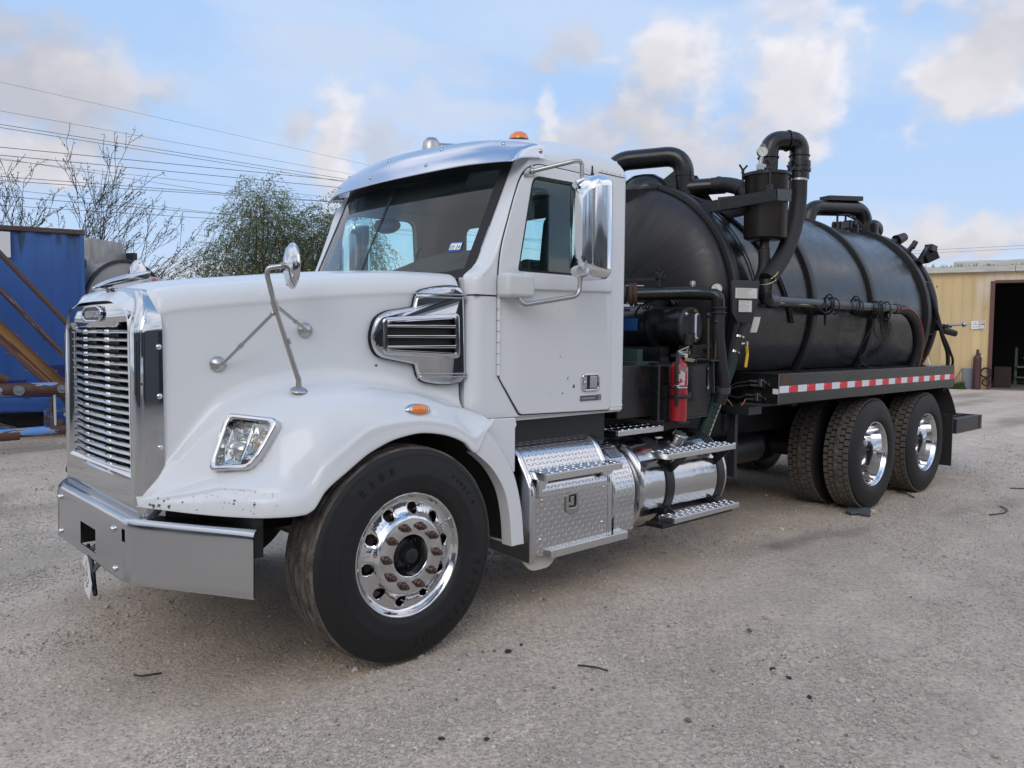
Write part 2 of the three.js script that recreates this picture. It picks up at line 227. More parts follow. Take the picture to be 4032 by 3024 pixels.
{
  const xs = []; for (let i = 0; i <= 96; i++) xs.push(mix(-1.045, 0.53, i / 96));
  const n = hoodRow(0).length - 1;
  // pocket behind each headlight
  const O = V(-0.800, 0.985, 0.845), X = V(-0.700, 0.999, 1.0).sub(O).normalize(), Z = X.clone().cross(V(-0.709, 1.212, 0.80).sub(O)).normalize(), Y = Z.clone().cross(X);
  const pocket = [[0.016, 0.008], [0.170, 0.010], [0.203, 0.062], [0.254, 0.172], [0.246, 0.200], [0.056, 0.228], [0.040, 0.200], [0.008, 0.034]];
  const dent = (x, y, z) => { if (x > -0.4 || x < -0.95 || y < 0.9 || y > 1.3) return [x, y, z]; const d = V(x, y, z).sub(O), a = d.dot(X), b = d.dot(Y), c = d.dot(Z); let in_ = true; for (let k = 0; k < 8; k++) { const p = pocket[k], q = pocket[(k + 1) % 8]; if ((q[0] - p[0]) * (b - p[1]) - (q[1] - p[1]) * (a - p[0]) < 0) in_ = false; } if (!in_ || c < -0.085 || c > 0.15) return [x, y, z]; const r = O.clone().addScaledVector(X, a).addScaledVector(Y, b).addScaledVector(Z, -0.085); return [r.x, r.y, r.z]; };
  const xs2 = []; for (let i = 0; i <= 150; i++) xs2.push(i < 90 ? mix(-1.045, -0.42, i / 90) : mix(-0.42, 0.53, (i - 90) / 60));
  const nn = hoodRow(0, 8).length - 1;
  const L = grid((u, v, i, j) => { const p = hoodRow(xs2[i], 8)[j], q = dent(xs2[i], p.y, p.x); return [...q, xs2[i], j / nn]; }, 150, nn, true);
  const back = [L, mirrorZ(L)];
  // rear edge of the hood turns inward
  const rim = grid((u, v, i, j) => { const p = hoodRow(0.53)[j]; return [0.53 + u * 0.004, p.y - u * 0.012, p.x * (1 - u * 0.03)]; }, 2, 55, true);
  const hood = tp('hood', [...back, rim, mirrorZ(rim)], M.white);
  // chips in the paint along the fender's front lower edge and a few on the hood side
  const chips = [];
  const chip = (x, t, s) => { const c = [], e = 0.006, at = (xx, tt) => { const P = hoodRow(clamp(xx, -1.044, 0.529)), k = clamp(tt, 0, P.length - 1.001), a = P[Math.floor(k)], b = P[Math.floor(k) + 1], f = k - Math.floor(k); return V(xx, mix(a.y, b.y, f), mix(a.x, b.x, f)); };
    const n = at(x + e, t).sub(at(x - e, t)).cross(at(x, t + 0.4).sub(at(x, t - 0.4))).normalize(); if (n.z < 0) n.negate(); const m = 7, ctr = at(x, t).addScaledVector(n, 0.0012), Y = at(x, t - 0.4).sub(at(x, t + 0.4)).normalize(), X = Y.clone().cross(n);
    for (let i = 0; i < m; i++) { const r0 = s * rr(0.4, 1), a = i / m * PI * 2; c.push(ctr.clone().addScaledVector(X, Math.cos(a) * r0).addScaledVector(Y, Math.sin(a) * r0 * rr(0.6, 1.1))); }
    const pos = []; for (let i = 0; i < m; i++) for (const q of [ctr, c[i], c[(i + 1) % m]]) pos.push(q.x, q.y, q.z);
    const g = new THREE.BufferGeometry(); g.setAttribute('position', new THREE.Float32BufferAttribute(pos, 3)); g.computeVertexNormals(); return g; };
  const N = 19 * 5;
  for (let i = 0; i < 46; i++) { const x = mix(-1.0, -0.66, rnd()); chips.push(chip(x, 88.6 - 11 * Math.pow(rnd(), 1.3), rr(0.0016, 0.0042))); }
  for (const [x, t, s] of [[-1.004, 86.6, 0.016], [-0.99, 86.2, 0.014], [-1.012, 85.6, 0.012], [-0.965, 86.8, 0.012], [-0.975, 81, 0.010], [-0.99, 76.5, 0.006], [0.06, 41.5, 0.011], [-0.93, 84, 0.007], [-0.80, 86, 0.008], [-0.795, 85, 0.007], [-0.74, 86, 0.008]]) chips.push(chip(x, t, s));
  part('paint_chips', chips, mat([0.10, 0.10, 0.105], 0.8), hood).userData.kind = 'stuff';
}
{ // inner fender wells and engine bay: dark
  const w = [];
  for (const s of [1, -1]) {
    w.push(grid((u, v) => { const a = mix(-0.05, PI - 0.42, u), r = 0.635; return [0.03 + r * Math.cos(a), 0.515 + r * Math.sin(a), s * mix(0.55, 1.16, v)]; }, 30, 2));
    w.push(bb(-0.74, -0.70, 0.63, 0.81, s > 0 ? 0.50 : -1.10, s > 0 ? 1.10 : -0.50));
  }
  w.push(bb(-0.95, 1.2, 0.62, 1.62, -0.52, 0.52));
  tp('wheel_well', w, M.black);
}

// chrome grille shell with its badge panel, slats and badge
{
  const outer = [[-0.548, 0.815], [0.548, 0.815], [0.548, 1.30]];
  for (let i = 0; i <= 10; i++) { const a = i / 10 * PI / 2; outer.push([0.40 + 0.148 * Math.cos(a), 1.575 + 0.148 * Math.sin(a)]); }
  for (let i = 1; i < 12; i++) { const t = i / 12, z = mix(0.40, -0.40, t); outer.push([z, 1.723 + 0.016 * Math.sin(t * PI)]); }
  for (let i = 0; i <= 10; i++) { const a = PI / 2 + i / 10 * PI / 2; outer.push([-0.40 + 0.148 * Math.cos(a), 1.575 + 0.148 * Math.sin(a)]); }
  outer.push([-0.548, 1.30]);
  const hole = roundPoly([[-0.53, 0.90], [0.53, 0.90], [0.53, 1.655, 0.06], [0.36, 1.70, 0.2], [-0.36, 1.70, 0.2], [-0.53, 1.655, 0.06]], 0.02);
  const s = new THREE.Shape(outer.map((p) => new THREE.Vector2(...p))); s.holes.push(new THREE.Path(hole.map((p) => new THREE.Vector2(...p))));
  const g = new THREE.ExtrudeGeometry(s, { depth: 0.10, bevelEnabled: true, bevelSize: 0.062, bevelThickness: 0.055, bevelSegments: 9, curveSegments: 8 });
  const S = grp('grille_shell', truck);
  // extrude runs 0..0.10 with the bevel at both ends; drop the rear bevel into the hood
  const gg = yz(g); const pa = gg.attributes.position; for (let i = 0; i < pa.count; i++) { const x = Math.min(0, pa.getX(i)), y = pa.getY(i), f = clamp(-x / 0.155); pa.setXYZ(i, mix(-0.932, -1.047, f) + f * 0.055 * sstep(1.55, 1.80, y), y, pa.getZ(i)); } gg.computeVertexNormals();
  part('shell', crease(mergeVertices(prep(gg).deleteAttribute('uv') && gg, 1e-4), 0.5), M.chrome, S);
  // panel that carries the badge
  const pan = ext(shape(roundPoly([[-0.50, 1.63], [-0.34, 1.63], [-0.30, 1.607], [0.30, 1.607], [0.34, 1.63], [0.50, 1.63], [0.50, 1.675], [0.36, 1.72, 0.15], [-0.36, 1.72, 0.15], [-0.50, 1.675]], 0.012)), 0.03, 0.006, 3);
  part('badge_panel', crease(yz(pan, -1.012), 0.5), M.chrome, S);
  part('lower_bar', crease(yz(ext(shape(rrect(-0.50, 0.50, 0.826, 0.892, 0.008)), 0.05, 0.006, 2), -0.995), 0.5), M.dullChrome, S);
  const bolts = []; for (const y of [1.52, 1.30, 1.07]) for (const s2 of [1, -1]) bolts.push(T(lathe([[0, 0.006], [0.006, 0.005], [0.011, 0.001], [0.013, -0.002]], 14, 'z'), 0, 0, 0).rotateY(s2 > 0 ? 0 : PI).translate(-0.948, y, s2 * 0.612));
  for (const b of bolts) part('bolt', b, M.chromeFlat, S);
  // slats: bowed bars with small clips, one by one
  const prof = [[0.012, 0.0125], [0.0, 0.0105], [-0.012, 0.004], [-0.021, -0.0045], [-0.021, -0.0085], [0.010, -0.006]];
  const slat = merge([grid((u, v, i, j) => { const z = mix(-0.50, 0.50, u), p = prof[j % 6], b = -0.028 * (1 - 4 * (u - 0.5) * (u - 0.5)); return [p[0] + b, p[1], z]; }, 20, 6),
    ...[-0.18, 0.17].map((z) => box(0.02, 0.022, 0.075, -0.031, -0.003, z, 0.004))]);
  const sg = crease(slat, 0.7);
  for (let k = 0; k < 19; k++) part('slat', sg, M.slat, S).position.set(-1.005, 1.588 - k * 0.0372, 0);
  part('radiator_screen', [bb(-0.965, -0.95, 0.84, 1.70, -0.52, 0.52), bb(-0.99, -0.965, 0.84, 1.64, -0.20, -0.17), bb(-0.99, -0.965, 0.84, 1.64, 0.16, 0.19), bb(-0.985, -0.966, 0.84, 1.64, -0.485, -0.47), bb(-0.985, -0.966, 0.84, 1.64, 0.47, 0.485)], M.black, S);
  // oval badge with its lettering
  const B = grp('badge', truck, [-1.045, 1.672, -0.005]);
  const oval = roundPoly([[-0.165, -0.020], [-0.11, -0.040], [0.11, -0.040], [0.165, -0.020], [0.165, 0.020], [0.10, 0.042], [-0.10, 0.042], [-0.165, 0.020]], 0.05);
  part('bezel', crease(yz(ext(shape(oval, [oval.map(([a, b]) => [a * 0.86, b * 0.72])]), 0.014, 0.005, 4)), 0.6), M.chromeFlat, B);
  const lt = canvas(512, 192, (c, w, h) => { c.fillStyle = '#15171a'; c.fillRect(0, 0, w, h); c.fillStyle = '#c9ccd0'; c.font = 'bold 96px sans-serif'; c.textAlign = 'center'; c.textBaseline = 'middle'; c.save(); c.translate(w / 2, h / 2 + 4); c.scale(0.70, 1.25); c.fillText('FREIGHTLINER', 0, 0); c.restore(); });
  part('badge_face', yz(grid((u, v) => [mix(0.148, -0.148, u), mix(-0.034, 0.034, v), 0, 1 - u, v], 1, 1, true), -0.006), mat(0xffffff, 0.3, 0.6, { map: lt }), B);
}
{ // hood ornament: a swept chrome plume on a foot, and two screws beside it
  const O = grp('hood_ornament', truck, [-0.93, 1.775, 0.0]);
  const W = shape(roundPoly([[-0.135, 0.018], [-0.07, 0.060], [0.05, 0.105], [0.160, 0.128], [0.135, 0.100], [0.155, 0.085], [0.085, 0.045], [0.0, 0.020], [-0.07, 0.010]], 0.03));
  part('plume', crease(ext(W, 0.05, 0.012, 4, -0.025), 0.7), M.chromeFlat, O);
  part('foot', crease(ext(shape(roundPoly([[-0.06, 0.03], [0.05, 0.05], [0.06, -0.02], [-0.06, -0.02]], 0.01)), 0.04, 0.010, 3, -0.02), 0.7), M.chromeFlat, O);
  for (const [x, z] of [[-0.90, 0.25], [-0.86, 0.36]]) part('screw', T(lathe([[0, 0.012], [0.009, 0.009], [0.014, 0]], 12), x + 0.93, 1.777 - 1.775, z), M.steel, O);
}

// headlight on the driver's side, and its twin
for (const s of [1, -1]) {
  const H = grp('headlight', truck);
  const LL = V(-0.800, 0.985, 0.845), LR = V(-0.700, 0.999, 1.0), UL = V(-0.709, 1.212, 0.80);
  const X = LR.clone().sub(LL).normalize(), Z = X.clone().cross(UL.clone().sub(LL)).normalize(), Y = Z.clone().cross(X), O = LL.clone();
  const toP = (p) => { const d = p.clone().sub(O); return [d.dot(X), d.dot(Y)]; }, UR = toP(V(-0.60, 1.21, 1.035)), ul = toP(UL), lr = toP(LR);
  const Q = [[0.0, -0.012], [lr[0], lr[1] - 0.01], [lr[0] + 0.045, lr[1] + 0.05], [UR[0] + 0.004, UR[1] - 0.03], [UR[0] - 0.005, UR[1] + 0.004], [ul[0] + 0.012, ul[1] + 0.004], [ul[0] - 0.006, ul[1] - 0.03], [-0.012, 0.02]];
  const cx = Q.reduce((a, p) => a + p[0], 0) / 8, cy = Q.reduce((a, p) => a + p[1], 0) / 8, inn = Q.map(([a, b]) => [cx + (a - cx) * 0.81, cy + (b - cy) * 0.81 - 0.002]);
  const M4 = new THREE.Matrix4().makeBasis(X, Y, Z).setPosition(O), put = (g) => { const q = prep(g).applyMatrix4(M4); return s > 0 ? q : mirrorZ(q); };
  part('bezel', put(crease(ext(shape(roundPoly(Q, 0.03), [roundPoly(inn, 0.02)]), 0.11, 0.0075, 4, -0.075), 0.5)), M.chromeFlat, H);
  part('reflector', put(merge([ext(shape(inn), 0.01, 0, 1, -0.07), ...[-1, 1].map((k) => grid((u, v) => { // two faceted bowls side by side
    const a = v * PI * 2, c = [cx + k * 0.052 + 0.004, cy + k * 0.012], q = 0.034 + u * 0.05, wx = u * 0.022 + 0.034, hy = u * 0.05 + 0.034, ca = Math.cos(a), sa = Math.sin(a), sq = mix(1, 1 / Math.max(Math.abs(ca), Math.abs(sa)), u); return [c[0] + ca * wx * sq + (u * sa * sq * 0.02), c[1] + sa * hy * sq, -0.058 + 0.05 * u]; }, 3, 8))])), phys([0.74, 0.76, 0.78], 0.08, 1, { flatShading: true }), H);
  for (const k of [-1, 1]) part('lamp', put(T(lathe([[0, 0.026], [0.022, 0.023], [0.040, 0.010], [0.046, -0.004], [0.046, -0.02]], 28, 'z'), cx + k * 0.052 + 0.004, cy + k * 0.012, -0.045)), k < 0 ? phys([0.50, 0.50, 0.49], 0.08, 0.6, { clearcoat: 1 }) : phys([0.50, 0.44, 0.36], 0.12, 0.4, { clearcoat: 1 }), H);
  part('lens', put(ext(shape(inn.map(([a, b]) => [cx + (a - cx) * 0.985, cy + (b - cy) * 0.985])), 0.003, 0, 1, 0.008)), M.cover, H);
}
for (const s of [1, -1]) { // amber side marker in a chrome bullet on the fender
  const A = grp('side_marker', truck, [0.062, 1.222, s * 1.166]);
  part('bezel', lathe([[0.001, 0.018], [0.05, 0.016], [0.066, 0.010], [0.078, -0.006], [0.078, -0.02]], 32, 'z').scale(1, 0.44, 1).rotateX(-0.34).rotateZ(-0.04).rotateY(s > 0 ? 0 : PI), M.chromeFlat, A);
  part('amber_lens', lathe([[0.001, 0.030], [0.03, 0.027], [0.046, 0.020], [0.055, 0.008]], 28, 'z').scale(1, 0.50, 1).rotateX(-0.34).rotateZ(-0.04).rotateY(s > 0 ? 0 : PI), M.amber, A);
}

// chrome air intake on the hood side
for (const s of [1, -1]) {
  const I = grp('air_intake', truck);
  const put = (g) => { const q = frame(prep(g), [0, 0, 0.799], [1, 0, 0.204], [0, 1, 0]); return s > 0 ? q : mirrorZ(q); }, k = Math.hypot(1, 0.204);
  const O = [[0.265, 1.812, 0.05], [0.40, 1.846, 0.2], [0.535, 1.848, 0.06], [0.548, 1.330, 0.06], [0.40, 1.318, 0.2], [0.275, 1.345, 0.08], [0.255, 1.430, 0.008], [0.045, 1.472, 0.06], [0.012, 1.565, 0.3], [0.042, 1.668, 0.06], [0.10, 1.705, 0.08], [0.245, 1.728, 0.01]].map(([x, y, r]) => [x * k, y, r]);
  const hole = [[0.085, 1.662, 0.03], [0.49, 1.692, 0.03], [0.495, 1.470, 0.03], [0.085, 1.492, 0.03]].map(([x, y, r]) => [x * k, y, r]);
  part('gasket', put(ext(shape(roundPoly(O.map(([x, y, r]) => [0.3 + (x - 0.3) * 1.028, 1.582 + (y - 1.582) * 1.02, r]), 0.02)), 0.008)), M.seal, I);
  part('surround', put(crease(ext(shape(roundPoly(O, 0.03), [roundPoly(hole, 0.03)]), 0.045, 0.018, 5), 0.7)), M.chrome, I);
  part('surround_rim', put(crease(ext(shape(roundPoly(hole.map(([x, y, r]) => [0.295 + (x - 0.295) * 1.06, 1.58 + (y - 1.58) * 1.10, r]), 0.03), [roundPoly(hole.map(([x, y, r]) => [0.295 + (x - 0.295) * 0.985, 1.58 + (y - 1.58) * 0.97, r]), 0.03)]), 0.026, 0.008, 3, 0.028), 0.7)), M.chromeFlat, I);
  const hexT = tex([128, 128], (u, v) => { let best = 9; const px = u * 4, py = v * 4 * 0.866 * 2 / 1.732; for (let a = -1; a <= 5; a++) for (let b = -1; b <= 5; b++) { const hx = a + (((b % 2) + 2) % 2) * 0.5, hy = b; best = Math.min(best, Math.hypot(px - hx, (py - hy) * 0.9)); } return best < 0.4 ? 0.03 : 0.16; });
  hexT.repeat.set(14, 7);
  part('mesh_screen', put(grid((u, v) => [mix(0.08, 0.50, u) * k, mix(1.462, 1.70, v), 0.014, u, v], 1, 1)), mat(0xffffff, 0.5, 0, { map: hexT }), I);
  for (let b = 0; b < 3; b++) { const y = 1.633 - b * 0.0535; part('bar', put(crease(ext(shape(roundPoly([[0.078 * k, y + 0.002], [0.505 * k, y + 0.006], [0.505 * k, y - 0.012], [0.078 * k, y - 0.012]], 0.004)), 0.036, 0.005, 2, 0.016), 0.6)), M.chromeFlat, I); }
  for (const [x0, x1, y] of [[0.25, 0.545, 1.80], [0.25, 0.545, 1.782], [0.262, 0.55, 1.378], [0.264, 0.55, 1.360]]) part('rib', put(T(new RoundedBoxGeometry((x1 - x0) * k, 0.008, 0.016, 2, 0.003), (x0 + x1) / 2 * k, y, 0.042)), M.chromeFlat, I);
  for (const y of [1.655, 1.512]) part('screw_pad', put(merge([box(0.045, 0.026, 0.012, 0.108, y, 0.026, 0.004), T(lathe([[0, 0.004], [0.006, 0.002], [0.007, -0.001]], 12, 'z'), 0.105, y, 0.032)])), M.dullChrome, I);
}

// bumper: swept plate with rolled top, two openings, bolts
{
  const B = grp('front_bumper', truck);
  const plan = [[-0.775, -1.205], [-1.075, -0.60, 1], [-1.105, -0.52], [-1.105, -0.084], [-1.105, 0.17], [-1.105, 0.565], [-1.102, 0.60], [-1.088, 0.645], [-1.060, 0.70], [-0.80, 1.145], [-0.782, 1.18]];
  // refine along the plan
  const P = []; for (let i = 0; i < plan.length - 1; i++) { const a = plan[i], b = plan[i + 1], n = Math.max(1, Math.round(Math.hypot(a[0] - b[0], a[1] - b[1]) / 0.07)); for (let j = 0; j < n; j++) P.push([mix(a[0], b[0], j / n), mix(a[1], b[1], j / n)]); } P.push(plan[plan.length - 1]);
  const prof = [[0, 0.482], [-0.002, 0.488], [-0.002, 0.527], [-0.001, 0.58], [0, 0.640], [0, 0.664], [0.0, 0.720], [0.001, 0.742], [0.006, 0.758], [0.016, 0.768], [0.03, 0.771], [0.12, 0.766]];
  const pos = (off) => P.map((p, i) => { const a = P[Math.max(0, i - 1)], b = P[Math.min(P.length - 1, i + 1)], L = Math.hypot(b[0] - a[0], b[1] - a[1]), nx = (b[1] - a[1]) / L, nz = -(b[0] - a[0]) / L; return prof.map(([d, y]) => [p[0] + nx * (d + off), y, p[1] + nz * (d + off)]); });
  const inHole = (z0, z1, y0, y1) => (z0 >= -0.085 && z1 <= 0.171 && y0 >= 0.526 && y1 <= 0.641) || (z0 >= 0.5649 && z1 <= 0.601 && y0 >= 0.663 && y1 <= 0.721);
  const sheet = (off, flip) => { const R = pos(off), ps = [], uv = [], ix = [], m = prof.length; R.forEach((r, i) => r.forEach((q, j) => { ps.push(...q); uv.push(P[i][1] * 0.7, j / m); }));
    for (let i = 0; i < R.length - 1; i++) for (let j = 0; j < m - 1; j++) { if (inHole(Math.min(P[i][1], P[i + 1][1]), Math.max(P[i][1], P[i + 1][1]), prof[j][1], prof[j + 1][1])) continue; const a = i * m + j, b = a + m; flip ? ix.push(a, a + 1, b, b, a + 1, b + 1) : ix.push(a, b, a + 1, b, b + 1, a + 1); }
    const g = new THREE.BufferGeometry(); g.setAttribute('position', new THREE.Float32BufferAttribute(ps, 3)); g.setAttribute('uv', new THREE.Float32BufferAttribute(uv, 2)); g.setIndex(ix); g.computeVertexNormals(); return g; };
  const bt = tex(256, (u, v) => 0.30 + 0.55 * Math.pow(P8(u, v, 5, 71, 4), 1.5) + 0.1 * P8(u, v, 40, 72, 2), false);
  part('plate', [sheet(0, false), sheet(0.006, true)], mat([0.50, 0.51, 0.52], 0.30, 1, { roughnessMap: bt, bumpMap: waveBump, bumpScale: 0.002 }), B);
  for (const [z, y] of [[-0.457, 0.704], [-0.455, 0.519], [0.452, 0.698], [0.47, 0.52]]) part('bolt', lathe([[0, -0.014], [0.009, -0.013], [0.014, -0.009], [0.016, 0.002]].map(([r, h]) => [r, -h]), 8, 'x').rotateY(PI).translate(-1.106, y, z), M.chromeFlat, B);
  part('bracket', [bb(-1.06, -0.80, 0.50, 0.70, 0.05, 0.062), bb(-1.02, -0.70, 0.45, 0.74, -0.45, -0.40), bb(-1.02, -0.70, 0.45, 0.74, 0.40, 0.45), bb(-0.92, -0.55, 0.60, 0.80, -0.5, 0.5)], M.black, B);
  // tow hooks and hoses that show above the bumper
  part('tow_hook', [-0.16, 0.06, 0.16].map((z) => T(new THREE.TorusGeometry(0.04, 0.011, 8, 18, PI * 1.2), -0.985, 0.80, z)), M.steel, B);
}
{ // licence plate hanging bent under the bumper
  const L = grp('licence_plate', truck, [-1.10, 0.474, 0.115]); L.rotation.set(0.26, -0.13, 0);
  const t = canvas(512, 256, (c, w, h) => { c.fillStyle = '#d9d7d4'; c.fillRect(0, 0, w, h); c.strokeStyle = '#8d8b88'; c.lineWidth = 6; c.strokeRect(8, 8, w - 16, h - 16); c.fillStyle = '#3a3b3e'; c.font = 'bold 150px sans-serif'; c.textAlign = 'center'; c.textBaseline = 'middle'; c.save(); c.translate(w / 2, h / 2 + 14); c.scale(0.8, 1); c.fillText('R R53', 0, 0); c.restore(); });
  const pl = grid((u, v) => { const z = mix(-0.165, 0.165, u), y = -0.15 * v; return [-0.016 - 0.012 * v + 0.008 * Math.sin(u * 7) * v - 0.012 * u, y * 0.58 - 0.006 - 0.02 * sstep(0.40, 1.0, u), z, u, 1 - v]; }, 16, 4);
  part('plate', [pl], mat(0xffffff, 0.45, 0.1, { map: t }), L);
  part('holder', [tube([[-0.004, 0.0, -0.17], [-0.008, -0.004, -0.05], [-0.01, -0.012, 0.04], [-0.012, -0.05, 0.10], [-0.014, -0.075, 0.18]], 0.011, 8), bar([0.02, 0.03, -0.1], [-0.01, 0, -0.1], 0.05, 0.006), bar([0.02, 0.03, 0.06], [-0.01, -0.012, 0.06], 0.05, 0.006)], M.black, L);
}
// ---------------------------------------------------------------- cab
const glassX = (y, z) => 0.488 + 0.463 * (y - 1.994) + 0.213 * z * z;
const xeF = (() => { const f = pchip([1.13, 1.90, 1.95, 2.0], [0.545, 0.552, 0.62, 0.665]); return (y) => y < 2 ? f(y) : glassX(y, 0.889) + 0.004; })();
const zeF = pchip([1.13, 1.85, 1.95, 2.62], [0.925, 0.92, 0.89, 0.885]);
const xsF = pchip([1.13, 1.90, 1.96, 2.05, 2.114, 2.337, 2.465, 2.57, 2.62], [0.615, 0.615, 0.668, 0.728, 0.752, 0.828, 0.876, 0.945, 0.975]);
const doorO = [[0.726, 1.36, 0.03], [0.720, 1.92, 0.1], [0.740, 2.073, 0.1], [0.838, 2.361, 0.1], [0.884, 2.468, 0.06], [0.94, 2.528, 0.06], [1.02, 2.560, 0.1], [1.40, 2.560, 0.1], [1.675, 2.552, 0.02], [1.680, 1.122, 0.03], [0.892, 1.138, 0.02]];
const winO = [[0.866, 1.952, 0.02], [0.976, 2.487, 0.06], [1.595, 2.497, 0.07], [1.625, 1.956, 0.03]];
{
  const side = [[0.615, 1.13], ...[1.90, 1.93, 1.96, 2.0, 2.05, 2.114, 2.2, 2.337, 2.465, 2.57, 2.60].map((y) => [xsF(y), y]), [1.80, 2.60], [1.80, 1.115]];
  const winHole = winO.map(([x, y, r]) => [1.27 + (x - 1.27) * 1.02, 2.22 + (y - 2.22) * 1.03, r]);
  const flat = T(ext(shape(side, [roundPoly(winHole, 0.03)]), 0.02), 0, 0, 0.977);
  const strip = grid((u, v) => { const y = mix(1.13, 2.60, u), a = v * PI / 2, xe = xeF(y), ze = zeF(y); return [xe + (xsF(y) - xe) * (1 - Math.cos(a)), y, ze + (0.997 - ze) * Math.sin(a)]; }, 70, 8, false);
  const inner = grid((u, v) => { const y = mix(1.13, 2.60, u), xe = xeF(y); return [xe + v * 0.05, y, zeF(y) - v * 0.004]; }, 50, 1, true);
  const corner = grid((u, v) => { const a = v * PI / 2; return [1.80 + 0.036 * Math.sin(a), mix(1.115, 2.60, u), 0.961 + 0.036 * Math.cos(a)]; }, 1, 6, true);
  const roof = grid((u, v) => {
    const q = catRoof(v), z = q[0], x = mix(0.765 + 0.22 * z * z, 1.836, u), t = pchip([0, 0.10, 0.22, 0.42, 0.7, 0.93, 0.97, 1], [-0.125, -0.085, -0.05, -0.018, 0, -0.01, -0.028, -0.075])(u);
    return [x, q[1] + t * sstep(2.60, 2.74, q[1]), z * (1 - 0.012 * sstep(0.95, 1, u))]; }, 60, 60, true);
  function catRoof(v) { const s = v * 2 - 1, a = Math.abs(s), f = pchip([0, 0.45, 0.65, 0.78, 0.87, 0.94, 1], [0, 0.55, 0.76, 0.87, 0.945, 0.985, 0.9975]), g = pchip([0, 0.45, 0.65, 0.78, 0.87, 0.94, 1], [2.845, 2.832, 2.80, 2.756, 2.705, 2.655, 2.598]); return [Math.sign(s) * f(a), g(a)]; }
  const backWall = yz(ext(shape([[-0.962, 1.115], [0.962, 1.115], [0.962, 2.62], [0.9, 2.72], [-0.9, 2.72], [-0.962, 2.62]], [rrect(-0.62, 0.62, 2.0, 2.435, 0.05)]), 0.012), 1.836);
  tp('cab_body', [flat, mirrorZ(flat), strip, mirrorZ(strip), inner, mirrorZ(inner), corner, mirrorZ(corner), backWall, bb(0.55, 1.83, 1.10, 1.128, -0.97, 0.97), bb(0.56, 0.62, 1.13, 1.90, -0.92, 0.92)], M.white);
  const R = tp('roof', roof, M.white);
  for (let i = 0; i < 6; i++) for (const s of [1, -1]) part('rivet', lathe([[0, 0.005], [0.006, 0.003], [0.008, -0.001]], 10, 'z').rotateY(s > 0 ? 0 : PI).translate(1.585 + i * 0.042, 2.612, s * 0.996), M.white, R);
  // rolled lip where the roof cap meets the cab, and the rivets at the foot of the rear corner
  for (const s of [1, -1]) tp('roof_seam', bb(1.55, 1.80, 2.592, 2.597, s * 0.9975 - 0.001, s * 0.9975 + 0.001), M.seal);
  for (let i = 0; i < 6; i++) part('rivet', lathe([[0, 0.005], [0.006, 0.003], [0.008, -0.001]], 10, 'z').translate(1.705 + i * 0.021, 1.142, 0.997), M.white, truck);
  tp('cowl_seam', [bb(0.56, 0.716, 1.798, 1.806, 0.985, 0.9985), grid((u, v) => { const a = u * PI / 2; return [0.549 + 0.066 * (1 - Math.cos(a)), 1.798 + v * 0.008, 0.9225 + 0.0775 * Math.sin(a)]; }, 10, 1, true), bb(0.5335, 0.5375, 1.18, 1.90, 0.86, 0.885)], M.seal);
  // inside: headliner, trim, dash, seats, wheel
  const C = grp('cab_interior', truck);
  part('headliner', [bb(0.95, 1.82, 2.555, 2.575, -0.97, 0.97)], mat([0.16, 0.165, 0.17], 0.9), C);
  part('back_trim', yz(ext(shape([[-0.95, 1.13], [0.95, 1.13], [0.95, 2.56], [-0.95, 2.56]], [rrect(-0.60, 0.60, 2.02, 2.42, 0.05)]), 0.02), 1.822), mat([0.13, 0.135, 0.14], 0.9), C);
  part('trim', bb(0.72, 1.8, 1.13, 1.935, 0.94, 0.972), M.inside, C); part('trim', bb(0.72, 1.8, 1.13, 1.935, -0.972, -0.94), M.inside, C);
  part('dashboard', [grid((u, v) => { const z = mix(-0.90, 0.90, u), y = 1.955 + 0.13 * sstep(-0.35, 0.5, z); return [mix(0.52 + 0.2 * z * z, 1.02, v), mix(1.945, y, sstep(0, 0.5, v)) - 0.12 * sstep(0.75, 1, v), z]; }, 24, 12, true), bb(0.95, 1.02, 1.2, 1.93, -0.9, 0.9)], mat([0.03, 0.031, 0.034], 0.85), C);
  part('steering_wheel', [new THREE.TorusGeometry(0.22, 0.016, 10, 40).rotateX(-0.9).rotateY(-PI / 2).translate(1.10, 2.02, 0.45), cyl(0.03, 0.03, [1.0, 1.9, 0.45], [1.10, 2.02, 0.45], 12)], M.seat, C);
  for (const z of [0.75, -0.62]) part('seat', [new RoundedBoxGeometry(0.17, z > 0 ? 0.84 : 0.5, 0.44, 3, 0.07).rotateZ(-0.12).translate(1.54, z > 0 ? 1.96 : 1.75, z), new RoundedBoxGeometry(0.5, 0.16, 0.50, 3, 0.06).translate(1.32, 1.58, z), new RoundedBoxGeometry(0.22, 0.24, 0.10, 3, 0.04).translate(1.44, z > 0 ? 1.96 : 1.7, z - 0.2)], M.seat, C);
  part('sun_shade', [grid((u, v) => { const z = mix(-0.86, 0.60, u), y0 = 2.395 + 0.05 * sstep(0.1, 0.6, z) + 0.14 * sstep(-0.74, -0.86, z), y = mix(2.56, y0, v); return [glassX(y, z) + 0.03, y, z]; }, 30, 4)], mat([0.02, 0.021, 0.022], 0.9), C);
  part('mirror_pod', T(new THREE.SphereGeometry(1, 20, 12).scale(0.075, 0.055, 0.13), 1.02, 2.36, -0.52), mat([0.20, 0.21, 0.22], 0.4), C);
  part('grab_handle', [tube([[0.98, 2.36, -0.93], [1.02, 2.33, -0.90], [1.0, 2.05, -0.90], [0.95, 2.02, -0.93]], 0.016, 10), tube([[1.62, 2.28, -0.94], [1.56, 2.22, -0.90], [1.56, 2.02, -0.90]], 0.012, 8)], M.inside, C);
  // glass
  const gl = (z0, z1) => grid((u, v) => { const z = mix(z0, z1, u), y = mix(1.90, 2.585, v); return [glassX(y, z), y, z]; }, 24, 16);
